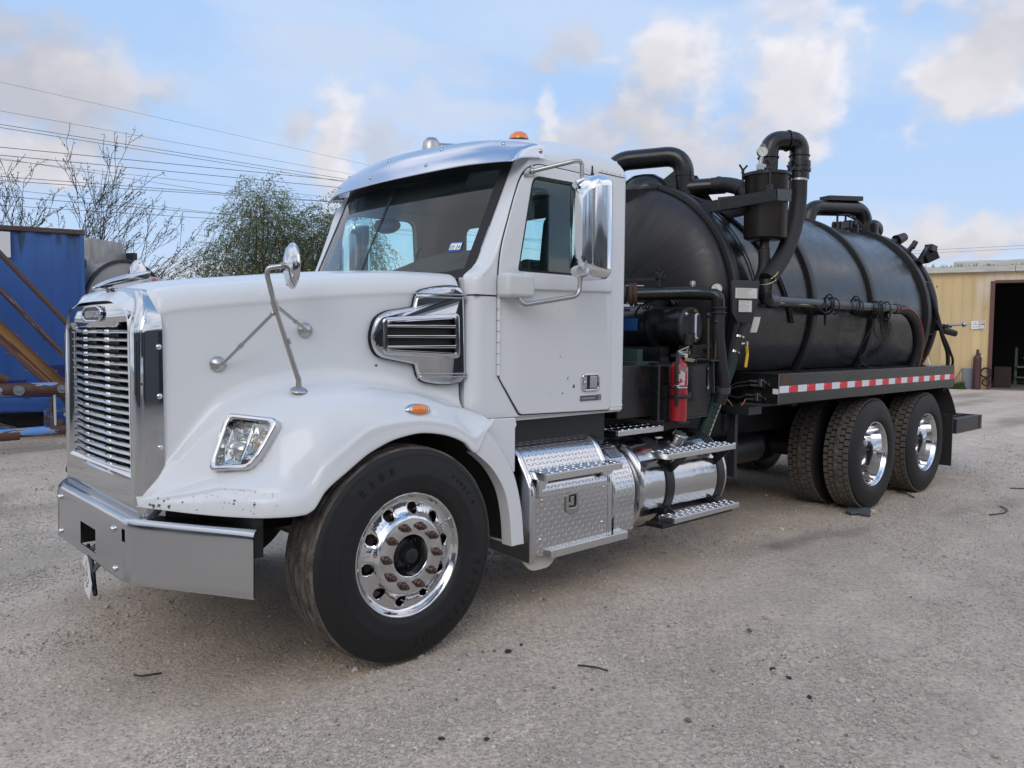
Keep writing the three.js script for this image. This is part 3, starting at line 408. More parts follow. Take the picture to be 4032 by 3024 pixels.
  const W = grp('windshield', truck);
  part('pane', gl(-0.886, -0.006), M.glass, W); part('pane', gl(0.006, 0.886), M.glass, W);
  const st = (f) => grid(f, 24, 2);
  part('gasket', [st((u, v) => { const y = mix(1.90, 2.585, u), z = mix(-0.011, 0.011, v); return [glassX(y, z) - 0.004, y, z]; }),
    ...[1, -1].map((s) => st((u, v) => { const y = mix(1.90, 2.585, u), z = s * mix(0.835, 0.892, v); return [glassX(y, z) - 0.003, y, z]; })),
    st((u, v) => { const z = mix(-0.89, 0.89, u), y = mix(1.885, 1.925, v) + 0.035 * sstep(0.6, 0.89, Math.abs(z)) * v; return [glassX(y, z) - 0.003, y, z]; }), st((u, v) => { const z = mix(-0.89, 0.89, u), y = mix(2.535, 2.60, v); return [glassX(y, z) - 0.003, y, z]; })], M.seal, W);
  const stk = canvas(256, 160, (c, w, h) => { c.fillStyle = '#24479f'; c.fillRect(0, 0, w, h); c.fillStyle = '#e6efe6'; c.fillRect(16, 16, w - 32, h - 52); c.fillStyle = '#9fb0b4'; c.fillRect(24, 22, w - 48, 10); c.fillStyle = '#1c2628'; c.font = 'bold 78px sans-serif'; c.textAlign = 'center'; c.textBaseline = 'middle'; c.fillText('03', 72, 82); c.fillText('24', 184, 82); c.font = 'bold 26px sans-serif'; c.fillText('\u2022', 128, 76); });
  part('inspection_sticker', grid((u, v) => { const z = mix(0.688, 0.768, u), y = mix(2.055, 2.112, v); return [glassX(y, z) - 0.004, y, z, u, v]; }, 2, 2), mat(0xffffff, 0.4, 0, { map: stk }), W);
  part('back_window', yz(grid((u, v) => [mix(-0.62, 0.62, u), mix(2.0, 2.435, v), 0], 1, 1), 1.829), M.glass, C);
  // wiper
  tp('wiper', [tube([[0.51, 1.945, -0.05], [0.50, 1.95, 0.25], [0.545, 1.955, 0.5]], 0.008, 6)], M.black);
}
// doors
for (const s of [1, -1]) {
  const D = grp('door', truck), put = (g) => s > 0 ? prep(g) : mirrorZ(prep(g));
  const grow = (P, k) => P.map(([x, y, r]) => [x + k * Math.sign(x - 1.25) * (Math.abs(x - 1.25) > 0.3 ? 1 : 0), y + k * Math.sign(y - 1.9) * (y > 2.4 || y < 1.2 ? 1 : 0), r]);
  part('door_seal', put(ext(shape(roundPoly(grow(doorO, 0.0065), 0.03), [roundPoly(winO, 0.03)]), 0.004, 0, 1, 0.997)), M.seal, D);
  part('panel', put(crease(ext(shape(roundPoly(doorO, 0.03), [roundPoly(winO, 0.03)]), 0.014, 0.005, 3, 0.995), 0.7)), M.white, D);
  part('window', put(T(ext(shape(roundPoly(winO, 0.03)), 0.004), 0, 0, 0.986)), M.glass, D);
  part('window_frame', put(ext(shape(roundPoly(winO.map(([x, y, r]) => [1.25 + (x - 1.25) * 1.012, 2.22 + (y - 2.22) * 1.02, r]), 0.03), [roundPoly(winO.map(([x, y, r]) => [1.25 + (x - 1.25) * 0.985, 2.22 + (y - 2.22) * 0.975, r]), 0.03)]), 0.004, 0, 1, 1.0065)), M.seal, D);
  part('window_sill', put(crease(ext(shape(roundPoly([[0.905, 1.845], [1.668, 1.862], [1.668, 1.945], [0.90, 1.942]], 0.012)), 0.026, 0.009, 3, 1.002), 0.7)), M.white, D);
  for (let k = 0; k < 9; k++) part('hinge_knuckle', put(cyl(0.0105, 0.0105, [0.7225, 1.365 + k * 0.061, 1.008], [0.7225, 1.422 + k * 0.061, 1.008], 12)), M.white, D);
  const put2 = (g) => put(T(g, 0, 0, 1.0085));
  part('handle', put2(merge([crease(ext(shape(rrect(1.405, 1.562, 1.248, 1.358, 0.022), [rrect(1.42, 1.548, 1.262, 1.344, 0.014)]), 0.014, 0.006, 4), 0.6), ext(shape(rrect(1.475, 1.545, 1.266, 1.340, 0.006)), 0.008, 0.002, 2), ext(shape(rrect(1.42, 1.452, 1.266, 1.340, 0.006)), 0.004, 0.001, 2), T(lathe([[0, 0.010], [0.009, 0.009], [0.012, 0.002]], 18, 'z'), 1.433, 1.302, 0.002)])), M.chromeFlat, D);
  part('handle_recess', put2(ext(shape(rrect(1.416, 1.552, 1.258, 1.348, 0.014)), 0.0015)), M.black, D);
  const bt = canvas(512, 96, (c, w, h) => { c.fillStyle = '#55595c'; c.fillRect(0, 0, w, h); c.fillStyle = '#b4b8ba'; c.font = 'bold 58px sans-serif'; c.textBaseline = 'middle'; c.textAlign = 'left'; c.save(); c.translate(20, h / 2 + 2); c.scale(1.06, 1); c.fillText('CORONADO', 0, 0); c.restore(); c.fillStyle = '#8b8d8a'; c.fillRect(434, 2, 76, 92); c.fillStyle = '#4b4d4c'; c.font = 'bold 40px sans-serif'; c.fillText('SD', 446, 50); });
  part('name_plate', put2(ext(shape([[1.391, 1.189], [1.586, 1.189], [1.586, 1.2265], [1.555, 1.2265], [1.555, 1.2225], [1.391, 1.2225]]), 0.006, 0.0015, 1)), M.dullChrome, D);
  if (s > 0) part('name_plate_face', grid((u, v) => [mix(1.394, 1.584, u), mix(1.191, 1.2215, v), 1.0152, u, v], 1, 1), mat(0xffffff, 0.35, 0.5, { map: bt }), D);
  if (s > 0) { // chips in the door paint
    const g = [], ch = (x, y, pts) => g.push(T(ext(shape(pts.map(([a, b]) => [x + a * 0.001, y + b * 0.001])), 0.0006), 0, 0, 1.009));
    ch(1.21, 1.462, [[0, -7], [5, -2], [6, 6], [3, 7], [1, 1]]); ch(1.28, 1.332, [[-5, 0], [0, 3], [4, 11], [7, 10], [4, 1], [6, -9], [3, -10], [0, -3]]);
    ch(1.335, 1.283, [[-13, -9], [-5, -6], [-4, -12], [2, -4], [6, -12], [10, -8], [8, 5], [3, 13], [-3, 12], [-5, 3]]); ch(1.238, 1.245, [[-6, 0], [0, 3], [3, 6], [6, -1], [2, -6]]);
    ch(1.13, 1.247, [[0, 0], [6, -4], [3, -8]]); ch(1.30, 1.312, [[0, 0], [4, 3], [3, -4]]); ch(1.46, 1.53, [[0, 0], [3, 2], [2, -4]]); ch(1.20, 1.735, [[0, 0], [5, 5], [3, -1]]);
    part('paint_chips', g, mat([0.02, 0.02, 0.025], 0.8), D).userData.kind = 'stuff';
  }
}
// quarter fender behind the wheel and the white kick panel above it
for (const s of [1, -1]) {
  const inn = [[0.399, 0.986], [0.455, 0.945], [0.510, 0.898], [0.565, 0.83], [0.609, 0.751], [0.642, 0.62], [0.658, 0.457]], out = [[0.482, 1.105], [0.535, 1.05], [0.590, 0.988], [0.640, 0.915], [0.685, 0.84], [0.735, 0.671], [0.760, 0.462]];
  const fi = catmull(inn, 6), fo = catmull(out, 6);
  const band = grid((u, v, i, j) => { const a = fi[i], b = fo[i], q = [[a.x, a.y, 1.12], [a.x, a.y, 1.196], [mix(a.x, b.x, 0.5), mix(a.y, b.y, 0.5), 1.200], [b.x - 0.012, b.y - 0.006, 1.196], [b.x, b.y + 0.002, 1.18], [b.x + 0.008, b.y + 0.006, 1.09], [b.x + 0.012, b.y + 0.01, 0.98]][j]; return q; }, 36, 6, false);
  const cap = box(0.08, 0.012, 0.17, 0.712, 0.466, 1.09, 0.005);
  const kick = ext(shape([[0.52, 1.135], [0.80, 1.128], [0.812, 1.09], [0.80, 1.07], [0.80, 0.83], [0.70, 0.80], [0.62, 0.95], [0.50, 1.05]]), 0.03, 0.004, 2, 1.035);
  tp('quarter_fender', [crease(s > 0 ? band : mirrorZ(band), 0.7), s > 0 ? cap : mirrorZ(cap), s > 0 ? kick : mirrorZ(kick)], M.white);
}
tp('cab_sill', [bb(0.80, 1.74, 0.93, 1.112, 0.86, 0.90), bb(0.80, 1.74, 0.93, 1.112, -0.90, -0.86), bb(0.7, 1.8, 0.9, 1.10, -0.86, 0.86)], M.black);

// silver sun visor with its screws, horn and beacon on the roof
{
  const lo = [[0.60, 2.535, 0], [0.64, 2.541, 0.42], [0.715, 2.553, 0.72], [0.785, 2.555, 0.90], [0.828, 2.555, 0.995], [0.88, 2.575, 1.012], [1.06, 2.602, 1.014]], up = [[0.75, 2.728, 0], [0.79, 2.724, 0.42], [0.86, 2.715, 0.72], [0.915, 2.70, 0.86], [0.965, 2.68, 0.965], [1.0, 2.672, 1.0], [1.07, 2.668, 1.008]];
  const full = (h) => [...h.slice(1).reverse().map(([x, y, z]) => [x, y, -z]), ...h], cl = new THREE.CatmullRomCurve3(full(lo).map((p) => V(...p))), cu = new THREE.CatmullRomCurve3(full(up).map((p) => V(...p)));
  const at = (u, v, o = 0) => { const a = cl.getPoint(u), b = cu.getPoint(u), q = a.lerp(b, v); q.x -= 0.018 * Math.sin(v * PI) - o; q.y += 0.012 * Math.sin(v * PI); return q; };
  const Vz = grp('sun_visor', truck);
  part('visor', [grid((u, v) => { const q = at(u, v); return [q.x, q.y, q.z]; }, 90, 10), grid((u, v) => { const q = at(u, v, 0.006); return [q.x, q.y - 0.003 * (1 - v), q.z]; }, 90, 10, true)], M.visor, Vz);
  part('visor_lip', tube(Array.from({ length: 40 }, (_, i) => { const q = at(0.02 + i / 39 * 0.96, 0); return [q.x + 0.003, q.y, q.z]; }), 0.005, 6), M.visor, Vz);
  const uz = (z) => { let a = 0, b = 1; for (let i = 0; i < 30; i++) { const m = (a + b) / 2; cl.getPoint(m).z < z ? a = m : b = m; } return a; };
  for (const [z, v] of [[-0.62, 0.72], [-0.02, 0.74], [0.46, 0.74], [-0.66, 0.3], [-0.12, 0.22], [0.42, 0.22], [-0.9, 0.6], [0.9, 0.75]]) { const q = at(uz(z), v); part('screw', lathe([[0, 0.009], [0.007, 0.008], [0.012, 0.003], [0.014, -0.003]].map(([r, h]) => [r, h]), 14, 'x').rotateY(PI).rotateZ(-0.55).translate(q.x, q.y, q.z), M.dullChrome, Vz); }
  part('screw', lathe([[0, 0.009], [0.008, 0.008], [0.013, 0.003], [0.015, -0.003]], 16, 'z').translate(1.03, 2.634, 1.012), M.dullChrome, Vz);
  tp('air_horn', [lathe([[0.001, 0.075], [0.03, 0.068], [0.05, 0.04], [0.056, 0.0], [0.056, -0.03]], 28).scale(1.15, 1, 1).translate(1.02, 2.815, 0.0), cyl(0.03, 0.045, [1.06, 2.83, 0], [1.25, 2.84, 0], 18)], M.steel);
  const Bc = grp('roof_beacon', truck, [1.245, 2.80, 0.60]);
  part('amber_dome', lathe([[0.001, 0.060], [0.03, 0.054], [0.052, 0.040], [0.062, 0.018], [0.064, 0.0]], 28), M.amber, Bc); part('base', cyl(0.072, 0.068, [0, -0.02, 0], [0, 0.006, 0], 28), M.black, Bc);
}
// big door mirrors
for (const s of [1, -1]) {
  const G = grp('door_mirror', truck), put = (g) => s > 0 ? prep(g) : mirrorZ(prep(g));
  part('mount', put(crease(frame(ext(shape(rrect(0.70, 0.905, 1.795, 1.925, 0.022)), 0.105, 0.022, 4), [0, 0, 1.005], [1, 0, 0], [0, 1, 0]), 0.7)), M.whiteMatte, G);
  part('arm', put(tube([[0.80, 1.82, 1.07], [0.82, 1.752, 1.09], [1.16, 1.815, 1.205], [1.165, 1.93, 1.205]], 0.0135, 14, 0.05)), M.steel, G);
  part('arm', put(tube([[0.955, 2.51, 1.02], [1.12, 2.565, 1.19], [1.165, 2.57, 1.205], [1.17, 2.44, 1.205]], 0.0125, 14, 0.05)), M.steel, G);
  part('bracket', put(merge([crease(ext(shape(roundPoly([[0.90, 2.470], [0.985, 2.487], [0.985, 2.53], [0.93, 2.528], [0.898, 2.50]], 0.012)), 0.012, 0.004, 2, 1.006), 0.6), T(new THREE.SphereGeometry(0.018, 14, 10), 0.955, 2.51, 1.022), cyl(0.008, 0.008, [0.95, 2.50, 1.02], [0.95, 2.545, 1.02], 10)])), M.steel, G);
  const sec = (x, w, h, r, z0 = 1.235) => rrect(-w / 2, w / 2, -h / 2, h / 2, r, 8).map(([a, b]) => [x, 2.197 + b, z0 + a]);
  const secs = [[1.112, 0.06, 0.36, 0.03], [1.118, 0.11, 0.46, 0.05], [1.135, 0.175, 0.53, 0.06], [1.165, 0.218, 0.565, 0.065], [1.20, 0.234, 0.58, 0.065], [1.255, 0.238, 0.584, 0.062], [1.262, 0.232, 0.578, 0.06]];
  const cv = catRows(secs.map((q) => sec(...q)), 4);
  function catRows(R, per) { const o = []; const n = R[0].length; const curves = Array.from({ length: n }, (_, k) => new THREE.CatmullRomCurve3(R.map((r) => V(...r[k])))); const S = (R.length - 1) * per; for (let i = 0; i <= S; i++) o.push(curves.map((c) => c.getPoint(i / S))); return o; }
  const N = cv[0].length;
  const shell = grid((u, v, i, j) => { const q = cv[i][j % N]; return [q.x, q.y, q.z]; }, cv.length - 1, N);
  const capF = (row, fl) => { const c = cv[row].reduce((a, q) => a.add(q), V(0, 0, 0)).multiplyScalar(1 / N), p = []; for (let j = 0; j < N; j++) { const a = cv[row][j], b = cv[row][(j + 1) % N]; p.push(...(fl ? [c, b, a] : [c, a, b]).flatMap((q) => [q.x, q.y, q.z])); } const g = new THREE.BufferGeometry(); g.setAttribute('position', new THREE.Float32BufferAttribute(p, 3)); g.computeVertexNormals(); return g; };
  part('shell', put(merge([shell, capF(0, false)])), phys([0.80, 0.80, 0.80], 0.07, 1, { bumpMap: waveBump, bumpScale: 0.002 }), G);
  part('mirror_glass', put(capF(cv.length - 1, true)), M.mirror, G);
  part('stub', put(merge([cyl(0.007, 0.005, [1.215, 2.49, 1.24], [1.215, 2.545, 1.24], 10), cyl(0.01, 0.01, [1.215, 2.48, 1.24], [1.215, 2.505, 1.24], 10)])), M.black, G);
}
// round mirrors on tripods standing on the fenders
for (const s of [1, -1]) {
  const G = grp('fender_mirror', truck), put = (g) => s > 0 ? prep(g) : mirrorZ(prep(g));
  const foot = [-0.44, 1.322, 0.93], clampP = [-0.545, 1.70, 0.915], top = [-0.575, 1.855, 0.90];
  part('post', put(merge([cyl(0.0125, 0.0105, [-0.44, 1.37, 0.928], clampP, 14), tube([clampP, [-0.578, 1.845, 0.905], ...(s < 0 ? [[-0.59, 1.91, 0.905], [-0.575, 1.93, 0.94]] : [[-0.575, 1.875, 0.91], [-0.525, 1.885, 0.94]])], 0.0115, 14, 0.03), cyl(0.016, 0.016, [-0.538, 1.685, 0.916], [-0.552, 1.73, 0.913], 14), cyl(0.0145, 0.0145, [-0.485, 1.535, 0.922], [-0.492, 1.56, 0.921], 14)])), M.steel, G);
  const leg = (a, b) => put(merge([cyl(0.009, 0.0075, a, b, 12), cyl(0.0115, 0.0115, V(...a).lerp(V(...b), 0.62).toArray(), V(...a).lerp(V(...b), 0.68).toArray(), 12), T(new THREE.SphereGeometry(0.014, 12, 8), ...a)]));
  part('leg', leg([-0.548, 1.675, 0.90], [-0.682, 1.445, 0.672]), M.steel, G); part('leg', leg([-0.545, 1.715, 0.905], [-0.312, 1.604, 0.760]), M.steel, G);
  const cup = [[0.001, 0.024], [0.012, 0.022], [0.028, 0.012], [0.034, 0.004], [0.036, 0]];
  part('foot', put(lathe(cup, 24, 'z').rotateY(-0.2).translate(-0.70, 1.44, 0.650)), M.steel, G); part('foot', put(lathe(cup, 24, 'z').rotateY(-0.2).translate(-0.30, 1.602, 0.733)), M.steel, G);
  part('foot', put(merge([lathe(cup.map(([r, h]) => [r * 1.15, h * 0.9]), 24).rotateX(0.25).translate(...foot), cyl(0.014, 0.012, [-0.44, 1.335, 0.93], [-0.44, 1.385, 0.928], 14)])), M.steel, G);
  const yaw = (g) => put(g.rotateY(-0.18).translate(-0.487 + (s < 0 ? -0.05 : 0), 1.888 + (s < 0 ? 0.045 : 0), 0.955));
  part('back_shell', yaw(lathe([[0.001, -0.030], [0.04, -0.027], [0.08, -0.014], [0.102, 0.0], [0.104, 0.008], [0.099, 0.012]], 40, 'x').scale(1, 1, 1)), M.chromeFlat, G);
  part('mirror_glass', yaw(lathe([[0.001, 0.020], [0.05, 0.017], [0.098, 0.010]], 40, 'x')), M.mirror, G);
  part('ribs', yaw(merge([bar([-0.026, 0, 0], [-0.002, 0, 0.098], 0.012, 0.008, [1, 0, 0]), bar([-0.026, 0, 0], [-0.002, 0.085, -0.045], 0.012, 0.008, [0, 0, 1]), bar([-0.026, 0, 0], [-0.002, -0.085, -0.045], 0.012, 0.008, [0, 0, 1]), cyl(0.014, 0.012, [-0.045, 0, 0], [-0.022, 0, 0], 14)])), M.steel, G);
}
const FONT = await new FontLoader().loadAsync('fonts/droid/droid_sans_bold.typeface.json');
// ---------------------------------------------------------------- wheels
const dustRub = mat([1, 1, 1], 0.9, 0, { map: tex(512, (u, v) => { const n = P8(u, v, 10, 21, 5), f = P8(u, v, 90, 22, 2), k = clamp(0.33 + 0.30 * (n - 0.45) + 0.2 * (f - 0.5)); return [k * 1.04, k * 0.98, k * 0.91]; }) });
const sideRub = mat([1, 1, 1], 0.62, 0, { map: tex(512, (u, v) => { const n = P8(u, v, 6, 23, 5), k = clamp(0.085 + 0.05 * (n - 0.5)); return [k, k * 1.01, k * 1.03]; }), bumpMap: fineBump, bumpScale: 0.0006 });
const polished = phys([0.74, 0.74, 0.75], 0.13, 1, { bumpMap: waveBump, bumpScale: 0.0012, roughnessMap: tex(256, (u, v) => 0.6 + 0.9 * Math.pow(P8(u, v, 6, 31, 4), 2), false) });
const ring = (pts, n = 96) => lathe(pts, n, 'z').rotateX(PI); // lathe profile [radius, outward] about z, outward = +z
function zl(pts, n = 96) { // profile [r, z] turned about the z axis
  return grid((u, v, i, j) => { const a = u * PI * 2, p = pts[j]; return [p[0] * Math.cos(a), p[0] * Math.sin(a), p[1], u * 6, (j / (pts.length - 1)) * 2]; }, n, pts.length - 1, false);
}
function steerWheel(x, z0, s, name) { // z0: plane of the rim's outer flange
  const W = grp(name, truck, [x, 0.528, z0]); W.rotation.y = s > 0 ? 0 : PI;
  const tyreO = [[0.300, -0.006], [0.308, 0.010], [0.33, 0.018], [0.38, 0.022], [0.392, 0.0245], [0.396, 0.021], [0.43, 0.018], [0.47, 0.008], [0.484, 0.004], [0.488, 0.006], [0.500, 0.0], [0.512, -0.008]];
  part('tyre', [zl(tyreO, 128), zl([[0.300, -0.25], [0.36, -0.285], [0.45, -0.275], [0.51, -0.255]].reverse(), 96)], sideRub, W);
  const tr = [[0.512, -0.008], [0.521, -0.016]]; for (let k = 0; k < 5; k++) { const a = -0.020 - k * 0.046, b = a - 0.0345; const d = 0.527 - 0.0012 * (k - 2) * (k - 2); tr.push([d, a], [d, b]); if (k < 4) tr.push([d - 0.016, b - 0.001], [d - 0.016, b - 0.0105]); } tr.push([0.521, -0.247], [0.51, -0.255]);
  const tread = crease(zl(tr, 128), 0.5);
  part('tread', tread, dustRub, W);
  const letters = [], say = (str, r, a0, da, size) => [...str].forEach((ch, i) => { const g = new TextGeometry(ch, { font: FONT, size, depth: 0.003, curveSegments: 3, bevelEnabled: false }); g.computeBoundingBox(); const bb2 = g.boundingBox, a = a0 - i * da; g.translate(-(bb2.min.x + bb2.max.x) / 2, 0, 0); g.rotateZ(a - PI / 2); g.translate(r * Math.cos(a), r * Math.sin(a), 0.0185); letters.push(g); });
  say('BRIDGESTONE', 0.405, -0.25, 0.125, 0.040); say('R268', 0.415, 2.25, 0.14, 0.034); say('11R22.5', 0.425, 0.95, 0.075, 0.018);
  part('lettering', letters, sideRub, W).userData.kind = 'stuff';
  // aluminium disc wheel: polar sectors, each with a real hand hole
  const prof = pchip([0.100, 0.106, 0.178, 0.19, 0.205, 0.235, 0.262, 0.276, 0.288, 0.296, 0.302], [0.006, 0.012, 0.012, 0.004, -0.014, -0.030, -0.034, -0.028, -0.010, 0.0, -0.004]);
  const g = [], inner = zl([[0.302, -0.004], [0.300, -0.02], [0.26, -0.07], [0.255, -0.20], [0.295, -0.25]], 64);
  const r0 = 0.19, r1 = 0.258, rh = 0.0275, rc = 0.2245;
  g.push(zl([[0.090, -0.03], [0.100, 0.006], [0.104, 0.0125], [0.13, 0.0125], [0.178, 0.012], [0.184, 0.009], [0.19, prof(0.19)]].map(([r, z]) => [r, z]), 96), zl([0.258, 0.266, 0.272, 0.279, 0.285, 0.291, 0.297, 0.302].map((r) => [r, prof(r)]), 96));
  for (let k = 0; k < 10; k++) {
    const t0 = k / 10 * PI * 2 + 0.16, h = PI / 10;
    g.push(grid((u, v, i, j) => { const a = u * PI * 2, ca = Math.cos(a), sa = Math.sin(a); // from the hole's edge out to the sector's border
      const kx = ca / Math.max(Math.abs(ca), Math.abs(sa)), ky = sa / Math.max(Math.abs(ca), Math.abs(sa)); const er = mix(r0, r1, (kx + 1) / 2), et = t0 + ky * h, R = rc + ca * rh, TT = t0 + sa * rh / rc;
      const r = mix(R, er, v), t = mix(TT, et, v); return [r * Math.cos(t), r * Math.sin(t), prof(r) - (v === 0 ? 0.004 : 0)]; }, 32, 7));
    g.push(grid((u, v) => { const a = u * PI * 2, r = rc + Math.cos(a) * rh, t = t0 + Math.sin(a) * rh / rc; return [r * Math.cos(t), r * Math.sin(t), prof(r) - 0.004 - 0.03 * v]; }, 32, 1, true));
  }
  part('rim', [...g, inner], polished, W);
  part('hub', [zl([[0.001, 0.022], [0.032, 0.022], [0.036, 0.016], [0.038, -0.03], [0.052, -0.034], [0.056, -0.045], [0.085, -0.05], [0.095, -0.075]], 48), ...Array.from({ length: 6 }, (_, k) => T(cyl(0.007, 0.007, [0, 0, -0.05], [0, 0, -0.038], 8), 0.066 * Math.cos(k), 0.066 * Math.sin(k), 0))], M.black, W);
  part('brake_drum', zl([[0.09, -0.06], [0.21, -0.065], [0.215, -0.2]], 48), mat([0.03, 0.025, 0.022], 0.8), W);
  const nut = merge([cyl(0.0215, 0.0205, [0, 0, 0.012], [0, 0, 0.020], 20), T(new THREE.CylinderGeometry(0.0165, 0.0175, 0.024, 6).rotateX(PI / 2), 0, 0, 0.030), cyl(0.011, 0.009, [0, 0, 0.04], [0, 0, 0.058], 12)]), nm = mat([0.105, 0.065, 0.055], 0.62, 0.5, { roughnessMap: roughTex });
  for (let k = 0; k < 10; k++) { const a = k / 10 * PI * 2 + 0.16 + PI / 10 + 0.12; part('lug_nut', nut, nm, W).position.set(0.146 * Math.cos(a), 0.146 * Math.sin(a), 0); }
  part('valve_stem', cyl(0.005, 0.004, [0.235, 0.11, -0.02], [0.225, 0.105, 0.02], 8), M.steel, W);
  return W;
}
steerWheel(0, 1.186, 1, 'front_wheel'); steerWheel(0, -1.186, -1, 'front_wheel');
// drive tyre: smooth carcass, zig-zag centre rib and separate tread blocks
const driveTread = (() => {
  const g = [], R = 0.506, N = 52;
  for (let k = 0; k < N; k++) for (const [c, w, sh, h] of [[-0.090, 0.042, 0.0, 0.0135], [-0.044, 0.036, 0.5, 0.016], [0.044, 0.036, 0.25, 0.016], [0.090, 0.042, 0.75, 0.0135]]) {
    const b = new THREE.BoxGeometry(0.051, 0.024, w), p = b.attributes.position; for (let i = 0; i < p.count; i++) if (p.getY(i) > 0) { p.setX(i, p.getX(i) * 0.92); p.setZ(i, p.getZ(i) * 0.93); }
    b.computeVertexNormals(); b.translate(0, R + h - 0.012, c).rotateZ((k + sh + rr(-0.03, 0.03)) / N * PI * 2); g.push(b);
  }
  const rib = grid((u, v, i, j) => { const a = u * PI * 2, zz = 0.0045 * (i % 4 < 2 ? 1 : -1), q = [[0.508, -0.022], [0.5225, -0.020], [0.5225, 0.020], [0.508, 0.022]][j]; return [q[0] * Math.cos(a), q[0] * Math.sin(a), q[1] + zz, u * 10, v * 0.4]; }, 208, 3);
  return merge([...g, rib]);
})();
function driveWheel(x, z0, s, dual) {
  const W = grp('rear_wheel', truck, [x, 0.52, z0]); W.rotation.y = s > 0 ? 0 : PI;
  const ty = (dz, o) => [zl([[0.298, -0.01], [0.312, 0.012], [0.35, 0.022], [0.40, 0.022], [0.45, 0.012], [0.487, -0.004], [0.50, -0.012], [0.507, -0.024], [0.508, -0.245], [0.50, -0.257], [0.45, -0.281], [0.37, -0.288], [0.30, -0.26]].map(([r, z]) => [r, z + dz]), 96)];
  part('tyre', ty(0), sideRub, W); part('tyre', ty(-0.345), sideRub, W);
  part('tread', driveTread.clone().translate(0, 0, -0.134), dustRub, W); part('tread', driveTread.clone().rotateZ(0.05).translate(0, 0, -0.479), dustRub, W);
  part('rim', zl([[0.290, -0.03], [0.301, -0.008], [0.302, 0.0], [0.297, 0.002], [0.290, -0.002], [0.284, -0.016], [0.280, -0.032], [0.272, -0.04], [0.268, -0.085], [0.256, -0.098], [0.252, -0.15], [0.243, -0.16], [0.240, -0.19], [0.225, -0.196], [0.20, -0.192], [0.12, -0.192], [0.108, -0.21]], 96), phys([0.70, 0.70, 0.71], 0.17, 1, { roughnessMap: roughTex }), W);
  part('hub', zl([[0.001, -0.10], [0.06, -0.10], [0.072, -0.105], [0.082, -0.12], [0.105, -0.13], [0.107, -0.22]], 40), M.black, W);
  const nut = merge([T(new THREE.CylinderGeometry(0.0165, 0.0175, 0.024, 6).rotateX(PI / 2), 0, 0, -0.18), cyl(0.011, 0.009, [0, 0, -0.17], [0, 0, -0.135], 10)]);
  for (let k = 0; k < 10; k++) { const a = k / 10 * PI * 2 + 0.2; part('lug_nut', nut, M.black, W).position.set(0.158 * Math.cos(a), 0.158 * Math.sin(a), 0); }
}
for (const x of [5.274, 6.568]) for (const s of [1, -1]) driveWheel(x, s * 1.20, s);
{ // chassis
  tp('chassis_rail', bb(-0.9, 7.6, 0.72, 0.98, 0.38, 0.44), M.frame); tp('chassis_rail', bb(-0.9, 7.6, 0.72, 0.98, -0.44, -0.38), M.frame);
  tp('front_axle', [cyl(0.06, 0.06, [0, 0.47, -0.9], [0, 0.47, 0.9], 12), bb(-0.5, 0.5, 0.58, 0.62, 0.36, 0.46), bb(-0.5, 0.5, 0.58, 0.62, -0.46, -0.36)], M.black);
  for (const x of [5.274, 6.568]) tp('rear_axle', [cyl(0.11, 0.11, [x, 0.52, -0.75], [x, 0.52, 0.75], 16), T(new THREE.SphereGeometry(0.23, 20, 14), x, 0.54, 0)], M.black);
  tp('leaf_spring', [bar([4.75, 0.80, 0.42], [7.0, 0.80, 0.42], 0.09, 0.09), bar([4.75, 0.80, -0.42], [7.0, 0.80, -0.42], 0.09, 0.09)], M.black);
  tp('gearbox', [new RoundedBoxGeometry(1.6, 0.5, 0.6, 3, 0.08).translate(1.0, 0.72, 0), cyl(0.06, 0.06, [1.8, 0.62, 0], [5.2, 0.56, 0], 14), cyl(0.16, 0.16, [3.2, 0.62, -0.95], [4.2, 0.62, -0.95], 20), new RoundedBoxGeometry(0.5, 0.34, 0.4, 3, 0.05).translate(3.9, 0.62, 0.12)], M.black);
  tp('air_tank', cyl(0.13, 0.13, [3.5, 0.60, 0.50], [4.3, 0.60, 0.50], 24), M.black);
  tp('mounting_bracket', [bb(3.26, 3.30, 0.50, 1.02, 0.88, 0.95), bb(3.20, 3.36, 0.86, 1.02, 0.86, 0.90)], M.frame);
}
// ---------------------------------------------------------------- tread plate box, filler cover, fuel tank and steps
const plateBump = (() => { const N = 256; return tex(N, (u, v) => { let h = 0; for (const [cx, cy, a] of [[0.25, 0.25, 0.72], [0.75, 0.75, 0.72], [0.75, 0.25, -0.72], [0.25, 0.75, -0.72]]) for (const ox of [-1, 0, 1]) for (const oy of [-1, 0, 1]) { const dx = u - cx - ox, dy = v - cy - oy, c = Math.cos(a), s = Math.sin(a), p = (dx * c + dy * s) / 0.21, q = (-dx * s + dy * c) / 0.06; h = Math.max(h, 1 - Math.pow(p * p + q * q, 0.8)); } return clamp(h * 1.2); }, false); })();
const plateMat = (k) => { const b = plateBump.clone(); b.repeat.set(k, k); b.needsUpdate = true; return mat([0.60, 0.605, 0.62], 0.30, 1, { bumpMap: b, bumpScale: 0.0028, roughnessMap: roughTex }); };
const plate = plateMat(17);
function profileSheet(P, x0, x1, n = 6) { let L = 0; const l = P.map((p, i) => (L += i ? Math.hypot(p[0] - P[i - 1][0], p[1] - P[i - 1][1]) : 0)); return grid((u, v, i, j) => { const x = mix(x0, x1, u), p = P[j]; return [x, p[1], p[0], x, l[j]]; }, n, P.length - 1, true); }
